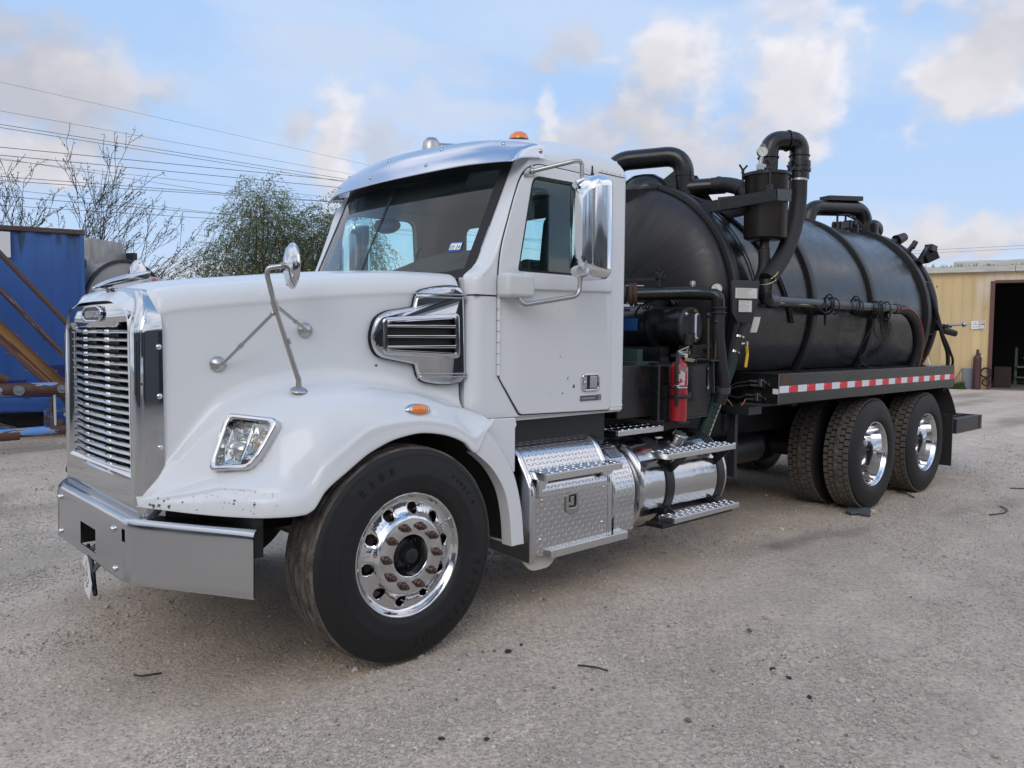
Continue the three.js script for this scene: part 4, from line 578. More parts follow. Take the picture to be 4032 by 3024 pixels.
for (const s of [1]) {
  const B = grp('tread_plate_box', truck);
  const P = roundPoly([[0.66, 0.36], [0.66, 0.962], [0.90, 0.968, 0.05], [1.0, 0.925, 0.06], [1.108, 0.755, 0.08], [1.122, 0.70, 0.06], [1.122, 0.33]], 0.01).slice(6).reverse();
  part('cover_sheet', profileSheet(P, 0.885, 1.54), plate, B);
  const endP = roundPoly([[0.64, 0.33], [0.64, 0.968], [0.90, 0.976, 0.05], [1.006, 0.932, 0.06], [1.116, 0.757, 0.08], [1.132, 0.70, 0.06], [1.132, 0.30, 0.02]], 0.01).map(([z, y]) => [z, y]);
  part('end_frame', crease(yz(ext(shape(endP), 0.045, 0.014, 3), 0.905), 0.6), M.alu, B); part('end_frame', crease(yz(ext(shape(endP), 0.04, 0.012, 3), 1.572), 0.6), M.alu, B);
  for (const [x, y, z] of [[0.94, 0.80, 1.088], [1.46, 0.79, 1.095], [0.955, 0.655, 1.123], [1.49, 0.665, 1.123], [0.945, 0.43, 1.123], [1.48, 0.45, 1.123]]) part('bolt', lathe([[0, 0.008], [0.008, 0.006], [0.011, 0]], 12, 'z').translate(x, y, z), M.chromeFlat, B);
  part('latch', [T(crease(ext(shape(roundPoly([[1.150, 0.665], [1.262, 0.68], [1.262, 0.555], [1.210, 0.535], [1.150, 0.56]], 0.018), [rrect(1.175, 1.240, 0.58, 0.655, 0.012)]), 0.010, 0.004, 3, 1.122), 0.6)), bb(1.195, 1.225, 0.59, 0.645, 1.118, 1.127, 0.003), T(lathe([[0, 0.008], [0.012, 0.005], [0.014, 0]], 16, 'z'), 1.19, 0.60, 1.118)], M.steel, B);
  part('latch_recess', bb(1.17, 1.245, 0.575, 0.66, 1.1205, 1.1235), M.black, B);
  part('foot_guard', crease(ext(shape(roundPoly([[0.87, 0.335], [1.22, 0.335], [1.20, 0.30], [1.13, 0.28], [1.08, 0.235, 0.06], [0.93, 0.235, 0.06], [0.87, 0.30]], 0.02)), 0.02, 0.004, 2, 1.05), 0.7), M.cream, B);
  part('corner_bracket', [ext(shape(roundPoly([[0.915, 0.80], [1.02, 0.80], [1.0, 0.76], [0.95, 0.72], [0.92, 0.66]], 0.02)), 0.02, 0.004, 2, 1.12), ext(shape(roundPoly([[1.44, 0.78], [1.56, 0.79], [1.55, 0.75], [1.47, 0.73]], 0.02)), 0.02, 0.004, 2, 1.13)], M.alu, B);
}
function step(name, x0, x1, z0, z1, y, t, kind) {
  const S = grp(name, truck);
  part('frame', [bb(x0, x1, y - t, y - 0.001, z1 - 0.012, z1, 0.003), bb(x0, x1, y - t, y - 0.001, z0, z0 + 0.01, 0.003), bb(x0, x0 + 0.012, y - t, y - 0.001, z0 + 0.01, z1 - 0.012, 0.002), bb(x1 - 0.012, x1, y - t, y - 0.001, z0 + 0.01, z1 - 0.012, 0.002)], M.alu, S);
  part('tread', bb(x0 + 0.001, x1 - 0.001, y - 0.006, y + 0.0015, z0 + 0.001, z1 - 0.001, 0.002), M.alu, S);
  const bumps = [], holes = [];
  if (kind === 'holes') { const n = 10; for (let i = 0; i < n; i++) for (let k = 0; k < 2; k++) holes.push(T(new THREE.CylinderGeometry(0.0085, 0.0085, 0.003, 14).scale(1.25, 1, 1), mix(x0 + 0.07, x1 - 0.05, (i + k * 0.5) / n), y + 0.0012, mix(z0, z1, 0.34 + k * 0.36))); for (let i = 0; i < n; i++) for (let k = 0; k < 2; k++) bumps.push(T(new THREE.SphereGeometry(0.007, 8, 6).scale(1.3, 0.5, 1), mix(x0 + 0.04, x1 - 0.08, (i + k * 0.5) / n), y + 0.001, mix(z0, z1, 0.34 + k * 0.36))); }
  else for (let i = 0; i < Math.round((x1 - x0) / 0.034); i++) for (let k = 0; k < 4; k++) bumps.push(new THREE.SphereGeometry(0.0125, 8, 6).scale(1.15, 0.42, 0.42).rotateY((i + k) % 2 ? 0.8 : -0.8).translate(x0 + 0.022 + i * 0.034 + (k % 2) * 0.014, y + 0.001, mix(z0 + 0.02, z1 - 0.02, k / 3)));
  part('grip_studs', bumps, M.alu, S).userData.kind = 'stuff';
  if (holes.length) part('drain_holes', holes, M.black, S).userData.kind = 'stuff';
  for (const x of [x0 + 0.03, x1 - 0.02]) part('rivet', lathe([[0, 0.003], [0.005, 0.002], [0.006, 0]], 10, 'z').translate(x, y - t * 0.5, z1), M.steel, S);
  return S;
}
step('upper_step', 0.905, 1.575, 1.03, 1.205, 0.818, 0.04); step('lower_step', 1.005, 1.70, 0.995, 1.155, 0.362, 0.046, 'holes');
{
  const s2 = step('upper_step', 1.985, 2.79, 1.085, 1.245, 0.832, 0.036), s3 = step('lower_step', 2.075, 2.865, 1.11, 1.24, 0.40, 0.036);
  for (const x of [2.21, 2.74]) { part('bracket', bar([x, 0.80, 1.21], [x - 0.01, 0.69, 1.10], 0.045, 0.014, [1, 0, 0]), M.black, s2); part('bracket', [bar([x - 0.02, 0.44, 1.05], [x, 0.365, 1.17], 0.05, 0.014, [1, 0, 0])], M.black, s3); }
  part('bracket', [bb(2.0, 2.84, 0.335, 0.362, 1.06, 1.2)], M.black, s3);
  const yc = 0.582, zc = 0.807, R = 0.315;
  const F = grp('fuel_tank', truck);
  const aluTank = phys([0.58, 0.585, 0.595], 0.30, 1, { roughnessMap: (() => { const t = roughTex.clone(); t.repeat.set(2, 1); t.needsUpdate = true; return t; })(), bumpMap: waveBump, bumpScale: 0.004 });
  const prof2 = [[0.001, 1.862], [R - 0.075, 1.862], [R - 0.02, 1.872], [R + 0.002, 1.888], [R + 0.006, 1.908], [R + 0.002, 1.925], [R, 1.94], [R, 2.83], [R + 0.005, 2.842], [R + 0.004, 2.87], [R - 0.014, 2.886], [R - 0.07, 2.894], [0.001, 2.894]];
  part('tank_shell', crease(grid((u, v, i, j) => { const a = -u * PI * 2, p = prof2[j]; return [p[1], yc + p[0] * Math.sin(a), zc + p[0] * Math.cos(a), u * 3, p[1] * 2]; }, 96, prof2.length - 1, false), 0.6), aluTank, F);
  for (const x of [2.185, 2.80]) part('strap', [grid((u, v, i, j) => { const a = mix(2.6, -1.9, u), q = [[R + 0.001, -0.042], [R + 0.009, -0.042], [R + 0.009, 0.042], [R + 0.001, 0.042]][j]; return [x + q[1], yc + q[0] * Math.sin(a), zc + q[0] * Math.cos(a)]; }, 60, 3), ...[[0.55, 0.01], [-0.55, 0.01]].map(([a]) => T(new RoundedBoxGeometry(0.07, 0.05, 0.03, 2, 0.006), x, yc + (R + 0.02) * Math.sin(a), zc + (R + 0.02) * Math.cos(a)))], M.black, F);
  const capAt = [2.48, yc + R * Math.sin(1.05), zc + R * Math.cos(1.05)];
  part('filler_cap', [lathe([[0.001, 0.062], [0.04, 0.06], [0.05, 0.052], [0.05, 0.03], [0.042, 0.028], [0.042, -0.02]], 24).rotateX(PI / 2 - 1.05).translate(...capAt), ...Array.from({ length: 8 }, (_, k) => T(new RoundedBoxGeometry(0.014, 0.026, 0.012, 1, 0.004), 0.05 * Math.cos(k * PI / 4), 0.045, 0.05 * Math.sin(k * PI / 4)).rotateX(PI / 2 - 1.05).translate(...capAt))], M.steel, F);
  part('sticker', grid((u, v) => { const a = mix(1.28, 1.20, v); return [mix(2.30, 2.37, u), yc + (R + 0.001) * Math.sin(a), zc + (R + 0.001) * Math.cos(a)]; }, 2, 3), M.paper, F);
  // filler cover of tread plate wrapped round the front of the tank
  const D = grp('filler_cover', truck), R2 = 0.33;
  part('cover_sheet', [grid((u, v) => { const a = mix(2.0, -0.62, v), x = mix(1.60, 1.80, u); const f = v > 0.86 ? (v - 0.86) : 0; return [x, yc + R2 * Math.sin(a) - f * 0.25, zc - 0.01 + R2 * Math.cos(a) + f * 0.35, x, v * 0.87]; }, 4, 40, true)], plate, D);
  part('edge_frame', [grid((u, v, i, j) => { const a = mix(2.0, -0.72, u), q = [[R2 - 0.03, 1.575], [R2 + 0.012, 1.572], [R2 + 0.014, 1.592], [R2 + 0.006, 1.602], [R2 - 0.03, 1.602]][j]; return [q[1], yc + q[0] * Math.sin(a), zc - 0.01 + q[0] * Math.cos(a)]; }, 40, 4), yz(ext(shape(Array.from({ length: 40 }, (_, i) => { const a = i / 39 * PI * 2; return [zc - 0.01 + (R2 - 0.004) * Math.cos(a), yc + (R2 - 0.004) * Math.sin(a)]; })), 0.02), 1.80)], M.alu, D);
  const ca = 1.22, cp = [1.63, yc + (R2 + 0.004) * Math.sin(ca), zc - 0.01 + (R2 + 0.004) * Math.cos(ca)];
  part('filler_cap', lathe([[0.001, 0.05], [0.03, 0.048], [0.042, 0.036], [0.044, 0.012], [0.058, 0.008], [0.06, -0.01]], 28).rotateX(PI / 2 - ca).translate(...cp), M.hose, D);
  const ct = canvas(256, 192, (c, w, h) => { c.fillStyle = '#8d8f90'; c.fillRect(0, 0, w, h); c.strokeStyle = '#55585a'; c.lineWidth = 5; c.strokeRect(6, 6, w - 12, h - 12); c.fillStyle = '#3c3f41'; c.font = 'bold 40px sans-serif'; c.textAlign = 'center'; c.fillText('CAUTION', w / 2, 50); for (let i = 0; i < 5; i++) c.fillRect(30 + (i % 2) * 10, 72 + i * 21, w - 70 - (i % 3) * 22, 8); });
  part('caution_plate', grid((u, v) => { const a = mix(0.78, 1.0, v), x = mix(1.66, 1.78, u); return [x, yc + (R2 + 0.004) * Math.sin(a), zc - 0.01 + (R2 + 0.004) * Math.cos(a), u, v]; }, 2, 3), mat(0xffffff, 0.4, 0.5, { map: ct }), D);
  for (const [x, a] of [[1.745, -0.6], [1.62, 0.6]]) part('bolt', T(new THREE.SphereGeometry(0.010, 12, 8), x, yc + R2 * Math.sin(a) - (a < 0 ? 0.03 : 0), zc - 0.01 + R2 * Math.cos(a) + (a < 0 ? 0.04 : 0)), M.chromeFlat, D);
}
{ // deck plate behind the cab
  const Dk = step('deck_plate', 1.86, 2.36, 0.55, 0.93, 0.962, 0.035);
}
// ---------------------------------------------------------------- vacuum tank and its pipework
const TY = 1.838;
const turned = (prof, n = 96) => grid((u, v, i, j) => { const a = u * PI * 2, p = prof[j]; return [p[0], TY + p[1] * Math.sin(a), p[1] * Math.cos(a), u * 4, p[0] * 0.6]; }, n, prof.length - 1, true);
{
  const K = grp('vacuum_tank', truck), R = 1.0;
  part('barrel', turned([[3.08, R], [3.12, R], ...Array.from({ length: 20 }, (_, i) => [3.2 + i * 0.2, R]), [7.0, R]], 128), M.tank, K);
  const dome = [[2.815, 0.001]]; for (let i = 1; i <= 14; i++) { const a = i / 14 * PI / 2; dome.push([3.09 - 0.275 * Math.pow(Math.cos(a), 0.85), 0.985 * Math.sin(a)]); }
  part('front_head', turned(dome), mat([1, 1, 1], 0.8, 0, { map: tex(512, (u, v) => { const n = P8(u, v, 5, 61, 5), s = fbm(u * 60, v * 4, 62, 3), k = clamp(0.115 + 0.10 * (n - 0.45) + 0.06 * (s - 0.5)); return [k * 1.08 + 0.012, k + 0.01, k * 0.97 + 0.012]; }), roughnessMap: roughTex }), K);
  const band = (x0, x1, r1) => turned([[x0, R - 0.01], [x0, r1 - 0.004], [x0 + 0.006, r1], [x1 - 0.006, r1], [x1, r1 - 0.004], [x1, R - 0.01]], 128);
  for (const [a, b] of [[3.085, 3.178], [4.325, 4.416], [5.545, 5.635]]) part('stiffener_ring', crease(band(a, b, 1.032), 0.6), M.ring, K);
  part('rear_flange', crease(band(6.93, 7.03, 1.045), 0.6), M.ring, K);
  part('door_flange', crease(turned([[7.20, 0.90], [7.20, 1.02], [7.215, 1.034], [7.265, 1.034], [7.275, 1.02], [7.275, 0.90]], 128), 0.6), M.ring, K);
  const rd = [[7.03, 0.99], [7.20, 0.985], [7.275, 0.985]]; for (let i = 13; i >= 0; i--) { const a = i / 14 * PI / 2; rd.push([7.275 + 0.22 * Math.cos(a), 0.985 * Math.sin(a) + 0.001]); }
  part('rear_door', turned(rd), M.tank, K);
  for (let k = 0; k < 22; k++) { const a = k / 22 * PI * 2 + 0.1, g = box(0.19, 0.012, 0.035, 7.115, 0, 0); part('gusset', g.rotateX(0).translate(0, 0, 1.012).rotateX(-a).translate(0, TY, 0), M.ring, K); }
  // raised weld seams along the top and the pad the pipe stands on
  for (const [a, x0, x1] of [[1.12, 3.2, 4.31], [1.2, 4.43, 5.53]]) part('seam_plate', [grid((u, v, i, j) => { const x = mix(x0, x1, u), w = a + mix(-0.10, 0.10, v), r = R + [0, 0.008, 0.008, 0][j]; return [x, TY + r * Math.sin(w), r * Math.cos(w)]; }, 1, 3, true)], M.ring, K);
  // saddles under the tank and the two rods that run down its side
  for (const x of [3.5, 4.6, 5.8, 6.8]) tp('tank_saddle', bb(x - 0.06, x + 0.06, 0.97, 1.25, -0.75, 0.75), M.frame);
  const on = (x, a, r = 1.012) => [x, TY + r * Math.sin(a), r * Math.cos(a)];
  for (const d of [0, 0.035]) part('rod', tube(Array.from({ length: 10 }, (_, i) => on(3.32 + d + i * 0.075, mix(1.12, -0.12, i / 9))), 0.009, 6), M.ring, K);
  part('level_line', tube(Array.from({ length: 12 }, (_, i) => on(3.30 + i * 0.012, mix(1.0, 0.2, i / 11))), 0.006, 6), M.ring, K);
}
const blk = mat([1, 1, 1], 0.5, 0, { map: tex(256, (u, v) => { const n = P8(u, v, 6, 41, 5), k = clamp(0.085 + 0.07 * (n - 0.45)); return [k + 0.01, k + 0.011, k + 0.014]; }), roughnessMap: roughTex, bumpMap: fineBump, bumpScale: 0.0004 });
const worn = (c) => c;
{ // overflow pipe that rises behind the cab and plunges into the front of the tank, with its gussets and man lid
  const P = grp('suction_pipe', truck);
  part('pipe', tube([[3.08, 2.45, -0.20], [3.09, 3.08, -0.20], [3.40, 3.105, 0.32], [3.42, 2.70, 0.33]], 0.082, 24, 0.16), blk, P);
  part('weld', [T(new THREE.TorusGeometry(0.084, 0.004, 8, 28).rotateX(PI / 2), 3.405, 2.93, 0.322)], M.ring, P);
  part('gusset', [ext(shape([[0, 0], [0.22, -0.02], [0.03, 0.24], [0, 0.24]]), 0.012).rotateY(-0.5).translate(3.47, 2.70, 0.37), ext(shape([[0, 0], [-0.30, 0.02], [-0.03, 0.24], [0, 0.24]]), 0.012).rotateY(-0.7).translate(3.36, 2.74, 0.30)], blk, P);
  part('branch', tube([[3.40, 2.83, 0.33], [3.53, 2.84, 0.52], [3.57, 2.84, 0.62]], 0.068, 20), blk, P);
  part('coupling', tube([[3.50, 2.842, 0.53], [3.545, 2.842, 0.62], [3.53, 2.80, 0.76], [3.48, 2.72, 0.90], [3.47, 2.70, 0.95]], 0.062, 20), M.hose, P);
  part('clamp', [T(new THREE.TorusGeometry(0.066, 0.006, 8, 24).rotateY(-0.35), 3.535, 2.842, 0.585), T(new THREE.TorusGeometry(0.065, 0.008, 8, 24).rotateX(0.6), 3.515, 2.77, 0.80)], M.ring, P);
  tp('man_lid', [T(lathe([[0.001, 0.16], [0.10, 0.145], [0.17, 0.10], [0.205, 0.03], [0.21, -0.04]], 32).rotateZ(0.1), 3.22, 2.80, 0.06), T(lathe([[0.001, 0.02], [0.26, 0.015], [0.27, 0], [0.26, -0.02], [0.26, -0.1]], 36).rotateZ(0.1), 3.18, 2.81, 0.05)], blk);
  const V1 = grp('relief_valve', truck, [2.99, 2.755, 0.02]);
  part('body', [box(0.10, 0.05, 0.07, 0, 0.02, 0, 0.01)], M.cream, V1); part('knob', [cyl(0.022, 0.022, [0.07, 0.03, 0.02], [0.12, 0.03, 0.03], 14)], M.red, V1); part('hose', tube([[0.05, 0.04, 0.03], [0.10, 0.085, 0.06], [0.17, 0.08, 0.08], [0.25, 0.04, 0.12]], 0.008, 8), M.hose, V1);
}
{ // secondary trap (upright canister) on its two arms
  const C = grp('moisture_trap', truck), cx = 3.46, cz = 1.05, y0 = 2.352, y1 = 2.835, r = 0.163;
  part('canister', T(crease(lathe([[0.001, y0 - 0.006], [r - 0.03, y0 - 0.004], [r - 0.006, y0 + 0.006], [r, y0 + 0.02], [r, y1 - 0.02], [r + 0.004, y1 - 0.014], [r + 0.004, y1]], 56), 0.6), cx, 0, cz), mat([1, 1, 1], 0.5, 0, { map: tex(256, (u, v) => { const n = P8(u, v, 5, 51, 5), s = fbm(u * 30, v * 3, 52, 3), k = clamp(0.115 + 0.10 * (n - 0.45) + 0.08 * (s - 0.5)); return [k * 1.12 + 0.01, k * 1.0 + 0.008, k * 0.93 + 0.008]; }), roughnessMap: roughTex }), C);
  part('lid', T(crease(lathe([[0.001, 0.03], [0.10, 0.028], [0.18, 0.018], [0.186, 0.012], [0.186, -0.006], [0.168, -0.008]], 48), 0.6), cx, y1, cz), blk, C);
  for (const a of [0.7, 2.5, 3.9, 5.6]) { const x = cx + 0.185 * Math.cos(a), z = cz + 0.185 * Math.sin(a); part('clamp_bolt', [cyl(0.008, 0.008, [x, y1 - 0.14, z], [x, y1 + 0.06, z], 8), cyl(0.012, 0.012, [x, y1 + 0.02, z], [x, y1 + 0.045, z], 10), box(0.045, 0.05, 0.045, x - 0.012 * Math.cos(a), y1 - 0.12, z - 0.012 * Math.sin(a), 0.005), ...[0.5, 2.4].map((t) => cyl(0.007, 0.008, [x, y1 + 0.045, z], [x + 0.045 * Math.cos(t), y1 + 0.085, z + 0.045 * Math.cos(t) * 0.3], 8))], M.ring, C); }
  for (const z of [0.90, 1.215]) part('arm', bar([3.19, 2.63 - (z > 1 ? 0.0 : 0.03), z - (z > 1 ? 0.42 : 0.3)], [3.46, 2.66, z + 0.005], 0.02, 0.085), blk, C);
  part('arm', [bar([3.16, 2.60, 0.66], [3.30, 2.655, 1.225], 0.02, 0.085), bar([3.30, 2.655, 1.222], [3.50, 2.672, 1.226], 0.02, 0.085), bar([3.50, 2.58, 0.62], [3.56, 2.62, 0.93], 0.02, 0.07)], blk, C);
  part('drain', [cyl(0.036, 0.036, [cx - 0.005, y0, cz], [cx - 0.012, y0 - 0.1, cz], 20), cyl(0.042, 0.042, [cx - 0.012, y0 - 0.06, cz], [cx - 0.014, y0 - 0.10, cz], 20)], blk, C);
  part('drain_clamp', T(new THREE.TorusGeometry(0.041, 0.005, 8, 24).rotateX(PI / 2), cx - 0.013, y0 - 0.09, cz), M.rust, C);
  part('drain_hose', tube([[cx - 0.012, y0 - 0.08, cz], [cx - 0.03, 2.12, cz + 0.01], [3.36, 1.95, 1.035], [3.27, 1.75, 1.0], [3.22, 1.66, 0.99]], 0.044, 18), M.hose, C);
  // gauge on top
  const G = grp('pressure_gauge', truck, [3.335, 2.865, 1.065]);
  part('fitting', [box(0.045, 0.05, 0.045, 0, 0.02, 0, 0.006), cyl(0.016, 0.014, [0, 0.04, 0], [0.004, 0.10, 0.01], 14), cyl(0.02, 0.018, [0.0, 0.03, 0], [0.075, 0.03, -0.01], 12), box(0.03, 0.028, 0.03, 0.05, 0.035, 0, 0.004)], M.steel, G);
  const dial = canvas(128, 128, (c, w) => { c.fillStyle = '#d6d4cd'; c.fillRect(0, 0, w, w); c.strokeStyle = '#3a3a38'; c.lineWidth = 3; for (let k = 0; k < 11; k++) { const a = 2.3 + k * 0.48; c.beginPath(); c.moveTo(64 + 42 * Math.cos(a), 64 + 42 * Math.sin(a)); c.lineTo(64 + 52 * Math.cos(a), 64 + 52 * Math.sin(a)); c.stroke(); } c.lineWidth = 5; c.beginPath(); c.moveTo(76, 80); c.lineTo(40, 34); c.stroke(); });
  const face = (g) => g.rotateY(-0.75).translate(0.005, 0.135, 0.01);
  part('case', face(lathe([[0.001, -0.02], [0.036, -0.02], [0.041, -0.012], [0.041, 0.010], [0.036, 0.014], [0.035, 0.009]], 32, 'z')), M.steel, G);
  part('dial', face(T(new THREE.CircleGeometry(0.036, 32), 0, 0, 0.0105)), mat(0xffffff, 0.4, 0, { map: dial }), G);
  part('guard', face(T(new THREE.TorusGeometry(0.022, 0.004, 8, 20, PI), 0, 0.034, 0)), M.steel, G);
  const G2 = grp('pressure_gauge', truck, [2.80, 1.94, 1.05]), f2 = (g) => g.rotateY(-0.85);
  part('case', f2(lathe([[0.001, -0.035], [0.04, -0.03], [0.046, -0.01], [0.046, 0.012], [0.038, 0.016], [0.037, 0.010]], 32, 'z')), M.black, G2); part('dial', f2(T(new THREE.CircleGeometry(0.038, 32), 0, 0, 0.012)), mat(0xffffff, 0.4, 0, { map: dial }), G2); part('stem', cyl(0.012, 0.012, [0, -0.04, 0], [0, -0.09, 0], 10), M.steel, G2);
  // big return bend and the hose that drops from it
  const B = grp('return_bend', truck);
  part('elbows', tube([[3.56, 2.84, 1.00], [3.565, 3.135, 1.005], [3.80, 3.15, 1.135], [3.795, 2.96, 1.14]], 0.074, 24, 0.105), blk, B);
  part('collar', [T(new THREE.TorusGeometry(0.076, 0.008, 8, 28).rotateX(PI / 2), 3.56, 3.0, 1.002), T(new THREE.TorusGeometry(0.076, 0.007, 8, 28).rotateX(PI / 2), 3.797, 3.03, 1.138), cyl(0.086, 0.086, [3.796, 2.945, 1.14], [3.796, 2.985, 1.14], 28), cyl(0.090, 0.090, [3.794, 2.905, 1.14], [3.794, 2.93, 1.14], 28), cyl(0.078, 0.078, [3.794, 2.85, 1.14], [3.796, 2.95, 1.14], 28), T(new THREE.TorusGeometry(0.076, 0.008, 8, 28).rotateY(PI / 2).rotateY(-0.5), 3.70, 3.142, 1.085), bar([3.70, 2.97, 1.16], [3.745, 2.88, 1.20], 0.014, 0.014)], blk, B);
  part('hose_end', cyl(0.070, 0.070, [3.79, 2.83, 1.14], [3.792, 2.87, 1.14], 24), M.steel, B);
  part('hose', tube([[3.793, 2.86, 1.14], [3.78, 2.66, 1.145], [3.71, 2.45, 1.15], [3.57, 2.24, 1.15], [3.40, 2.08, 1.145], [3.345, 2.03, 1.14]], 0.066, 24), M.hose, B);
  part('hose_clamp', [T(new THREE.TorusGeometry(0.070, 0.006, 8, 28).rotateX(PI / 2 - 0.25).rotateZ(0.7), 3.375, 2.06, 1.142), T(new THREE.TorusGeometry(0.066, 0.005, 8, 28).rotateX(PI / 2).rotateZ(0.5), 3.345, 2.02, 1.14)], mat([0.5, 0.42, 0.25], 0.4, 1), B);
  part('stay', tube([[3.42, 2.01, 1.10], [3.62, 1.88, 1.06]], 0.007, 6), M.ring, B);
  // side pipe along the tank, wound with loose cable
  const S = grp('side_pipe', truck);
  part('elbow', tube([[3.345, 2.03, 1.14], [3.33, 1.87, 1.14], [3.46, 1.868, 1.14]], 0.055, 20, 0.11), blk, S);
  part('pipe', [cyl(0.043, 0.043, [3.42, 1.868, 1.14], [5.82, 1.885, 1.14], 24), cyl(0.048, 0.048, [5.74, 1.884, 1.14], [5.80, 1.884, 1.14], 24)], blk, S);
  part('worn_patches', [[3.50, 0.05], [3.86, 0.10], [4.5, 0.02], [5.3, 0.03]].map(([x, w]) => T(new THREE.SphereGeometry(1, 12, 8).scale(w, 0.004, 0.006), x, 1.858, 1.183)), mat([0.42, 0.33, 0.2], 0.6), S);
  for (const x of [4.37, 5.59]) part('bracket', [bb(x - 0.04, x + 0.04, 1.79, 1.83, 1.0, 1.17), bb(x - 0.03, x + 0.03, 1.83, 1.86, 1.10, 1.18)], blk, S);
  part('end_clamp', T(new THREE.TorusGeometry(0.046, 0.008, 8, 24).rotateY(PI / 2), 5.80, 1.886, 1.14), M.rust, S);
  part('hose', tube([[5.80, 1.886, 1.14], [6.02, 1.87, 1.15], [6.26, 1.76, 1.15], [6.40, 1.56, 1.14], [6.42, 1.32, 1.10], [6.30, 1.05, 1.02]], 0.048, 20), M.hose, S);
  part('hose_helix', tube([[5.82, 1.885, 1.186], [6.02, 1.885, 1.197], [6.28, 1.775, 1.197], [6.43, 1.57, 1.185], [6.45, 1.33, 1.145], [6.34, 1.06, 1.062]], 0.0085, 8), mat([0.26, 0.055, 0.03], 0.6), S);
  const loops = [];
  const loop = (x, r, tilt, dy = 0, sq = 1) => loops.push(new THREE.TorusGeometry(r, 0.006, 6, 40).scale(1, sq, 1).rotateY(tilt).translate(x, 1.875 + dy, 1.15));
  for (const [x, r, t, dy, sq] of [[4.32, 0.062, 1.2, 0, 1], [4.36, 0.075, 1.0, 0.005, 1.1], [4.40, 0.062, 0.9, 0, 1], [4.44, 0.07, 1.3, -0.01, 1], [4.30, 0.11, 0.5, -0.06, 1], [4.85, 0.07, 1.1, 0, 1], [4.88, 0.085, 0.9, 0.01, 1], [4.92, 0.065, 1.25, 0, 1], [5.26, 0.062, 1.2, 0, 1], [5.32, 0.075, 1.0, -0.01, 1], [5.42, 0.10, 0.6, -0.03, 1], [5.48, 0.14, 0.35, -0.06, 0.9], [5.52, 0.17, 0.2, -0.12, 0.8], [5.42, 0.2, 0.15, -0.17, 0.55], [5.56, 0.09, 0.8, -0.02, 1]]) loop(x, r, t, dy, sq);
  loops.push(tube([[4.34, 1.85, 1.19], [4.2, 1.80, 1.20], [4.05, 1.86, 1.19]], 0.006, 6), tube([[5.30, 1.86, 1.2], [5.22, 1.68, 1.15], [5.20, 1.52, 1.08], [5.28, 1.40, 1.02], [5.34, 1.45, 1.04], [5.33, 1.56, 1.08]], 0.006, 6), tube([[5.20, 1.50, 1.07], [5.3, 1.39, 1.02], [5.6, 1.32, 0.98], [5.95, 1.30, 0.97]], 0.006, 6));
  part('loose_cable', loops, M.hose, S).userData.kind = 'stuff';
}
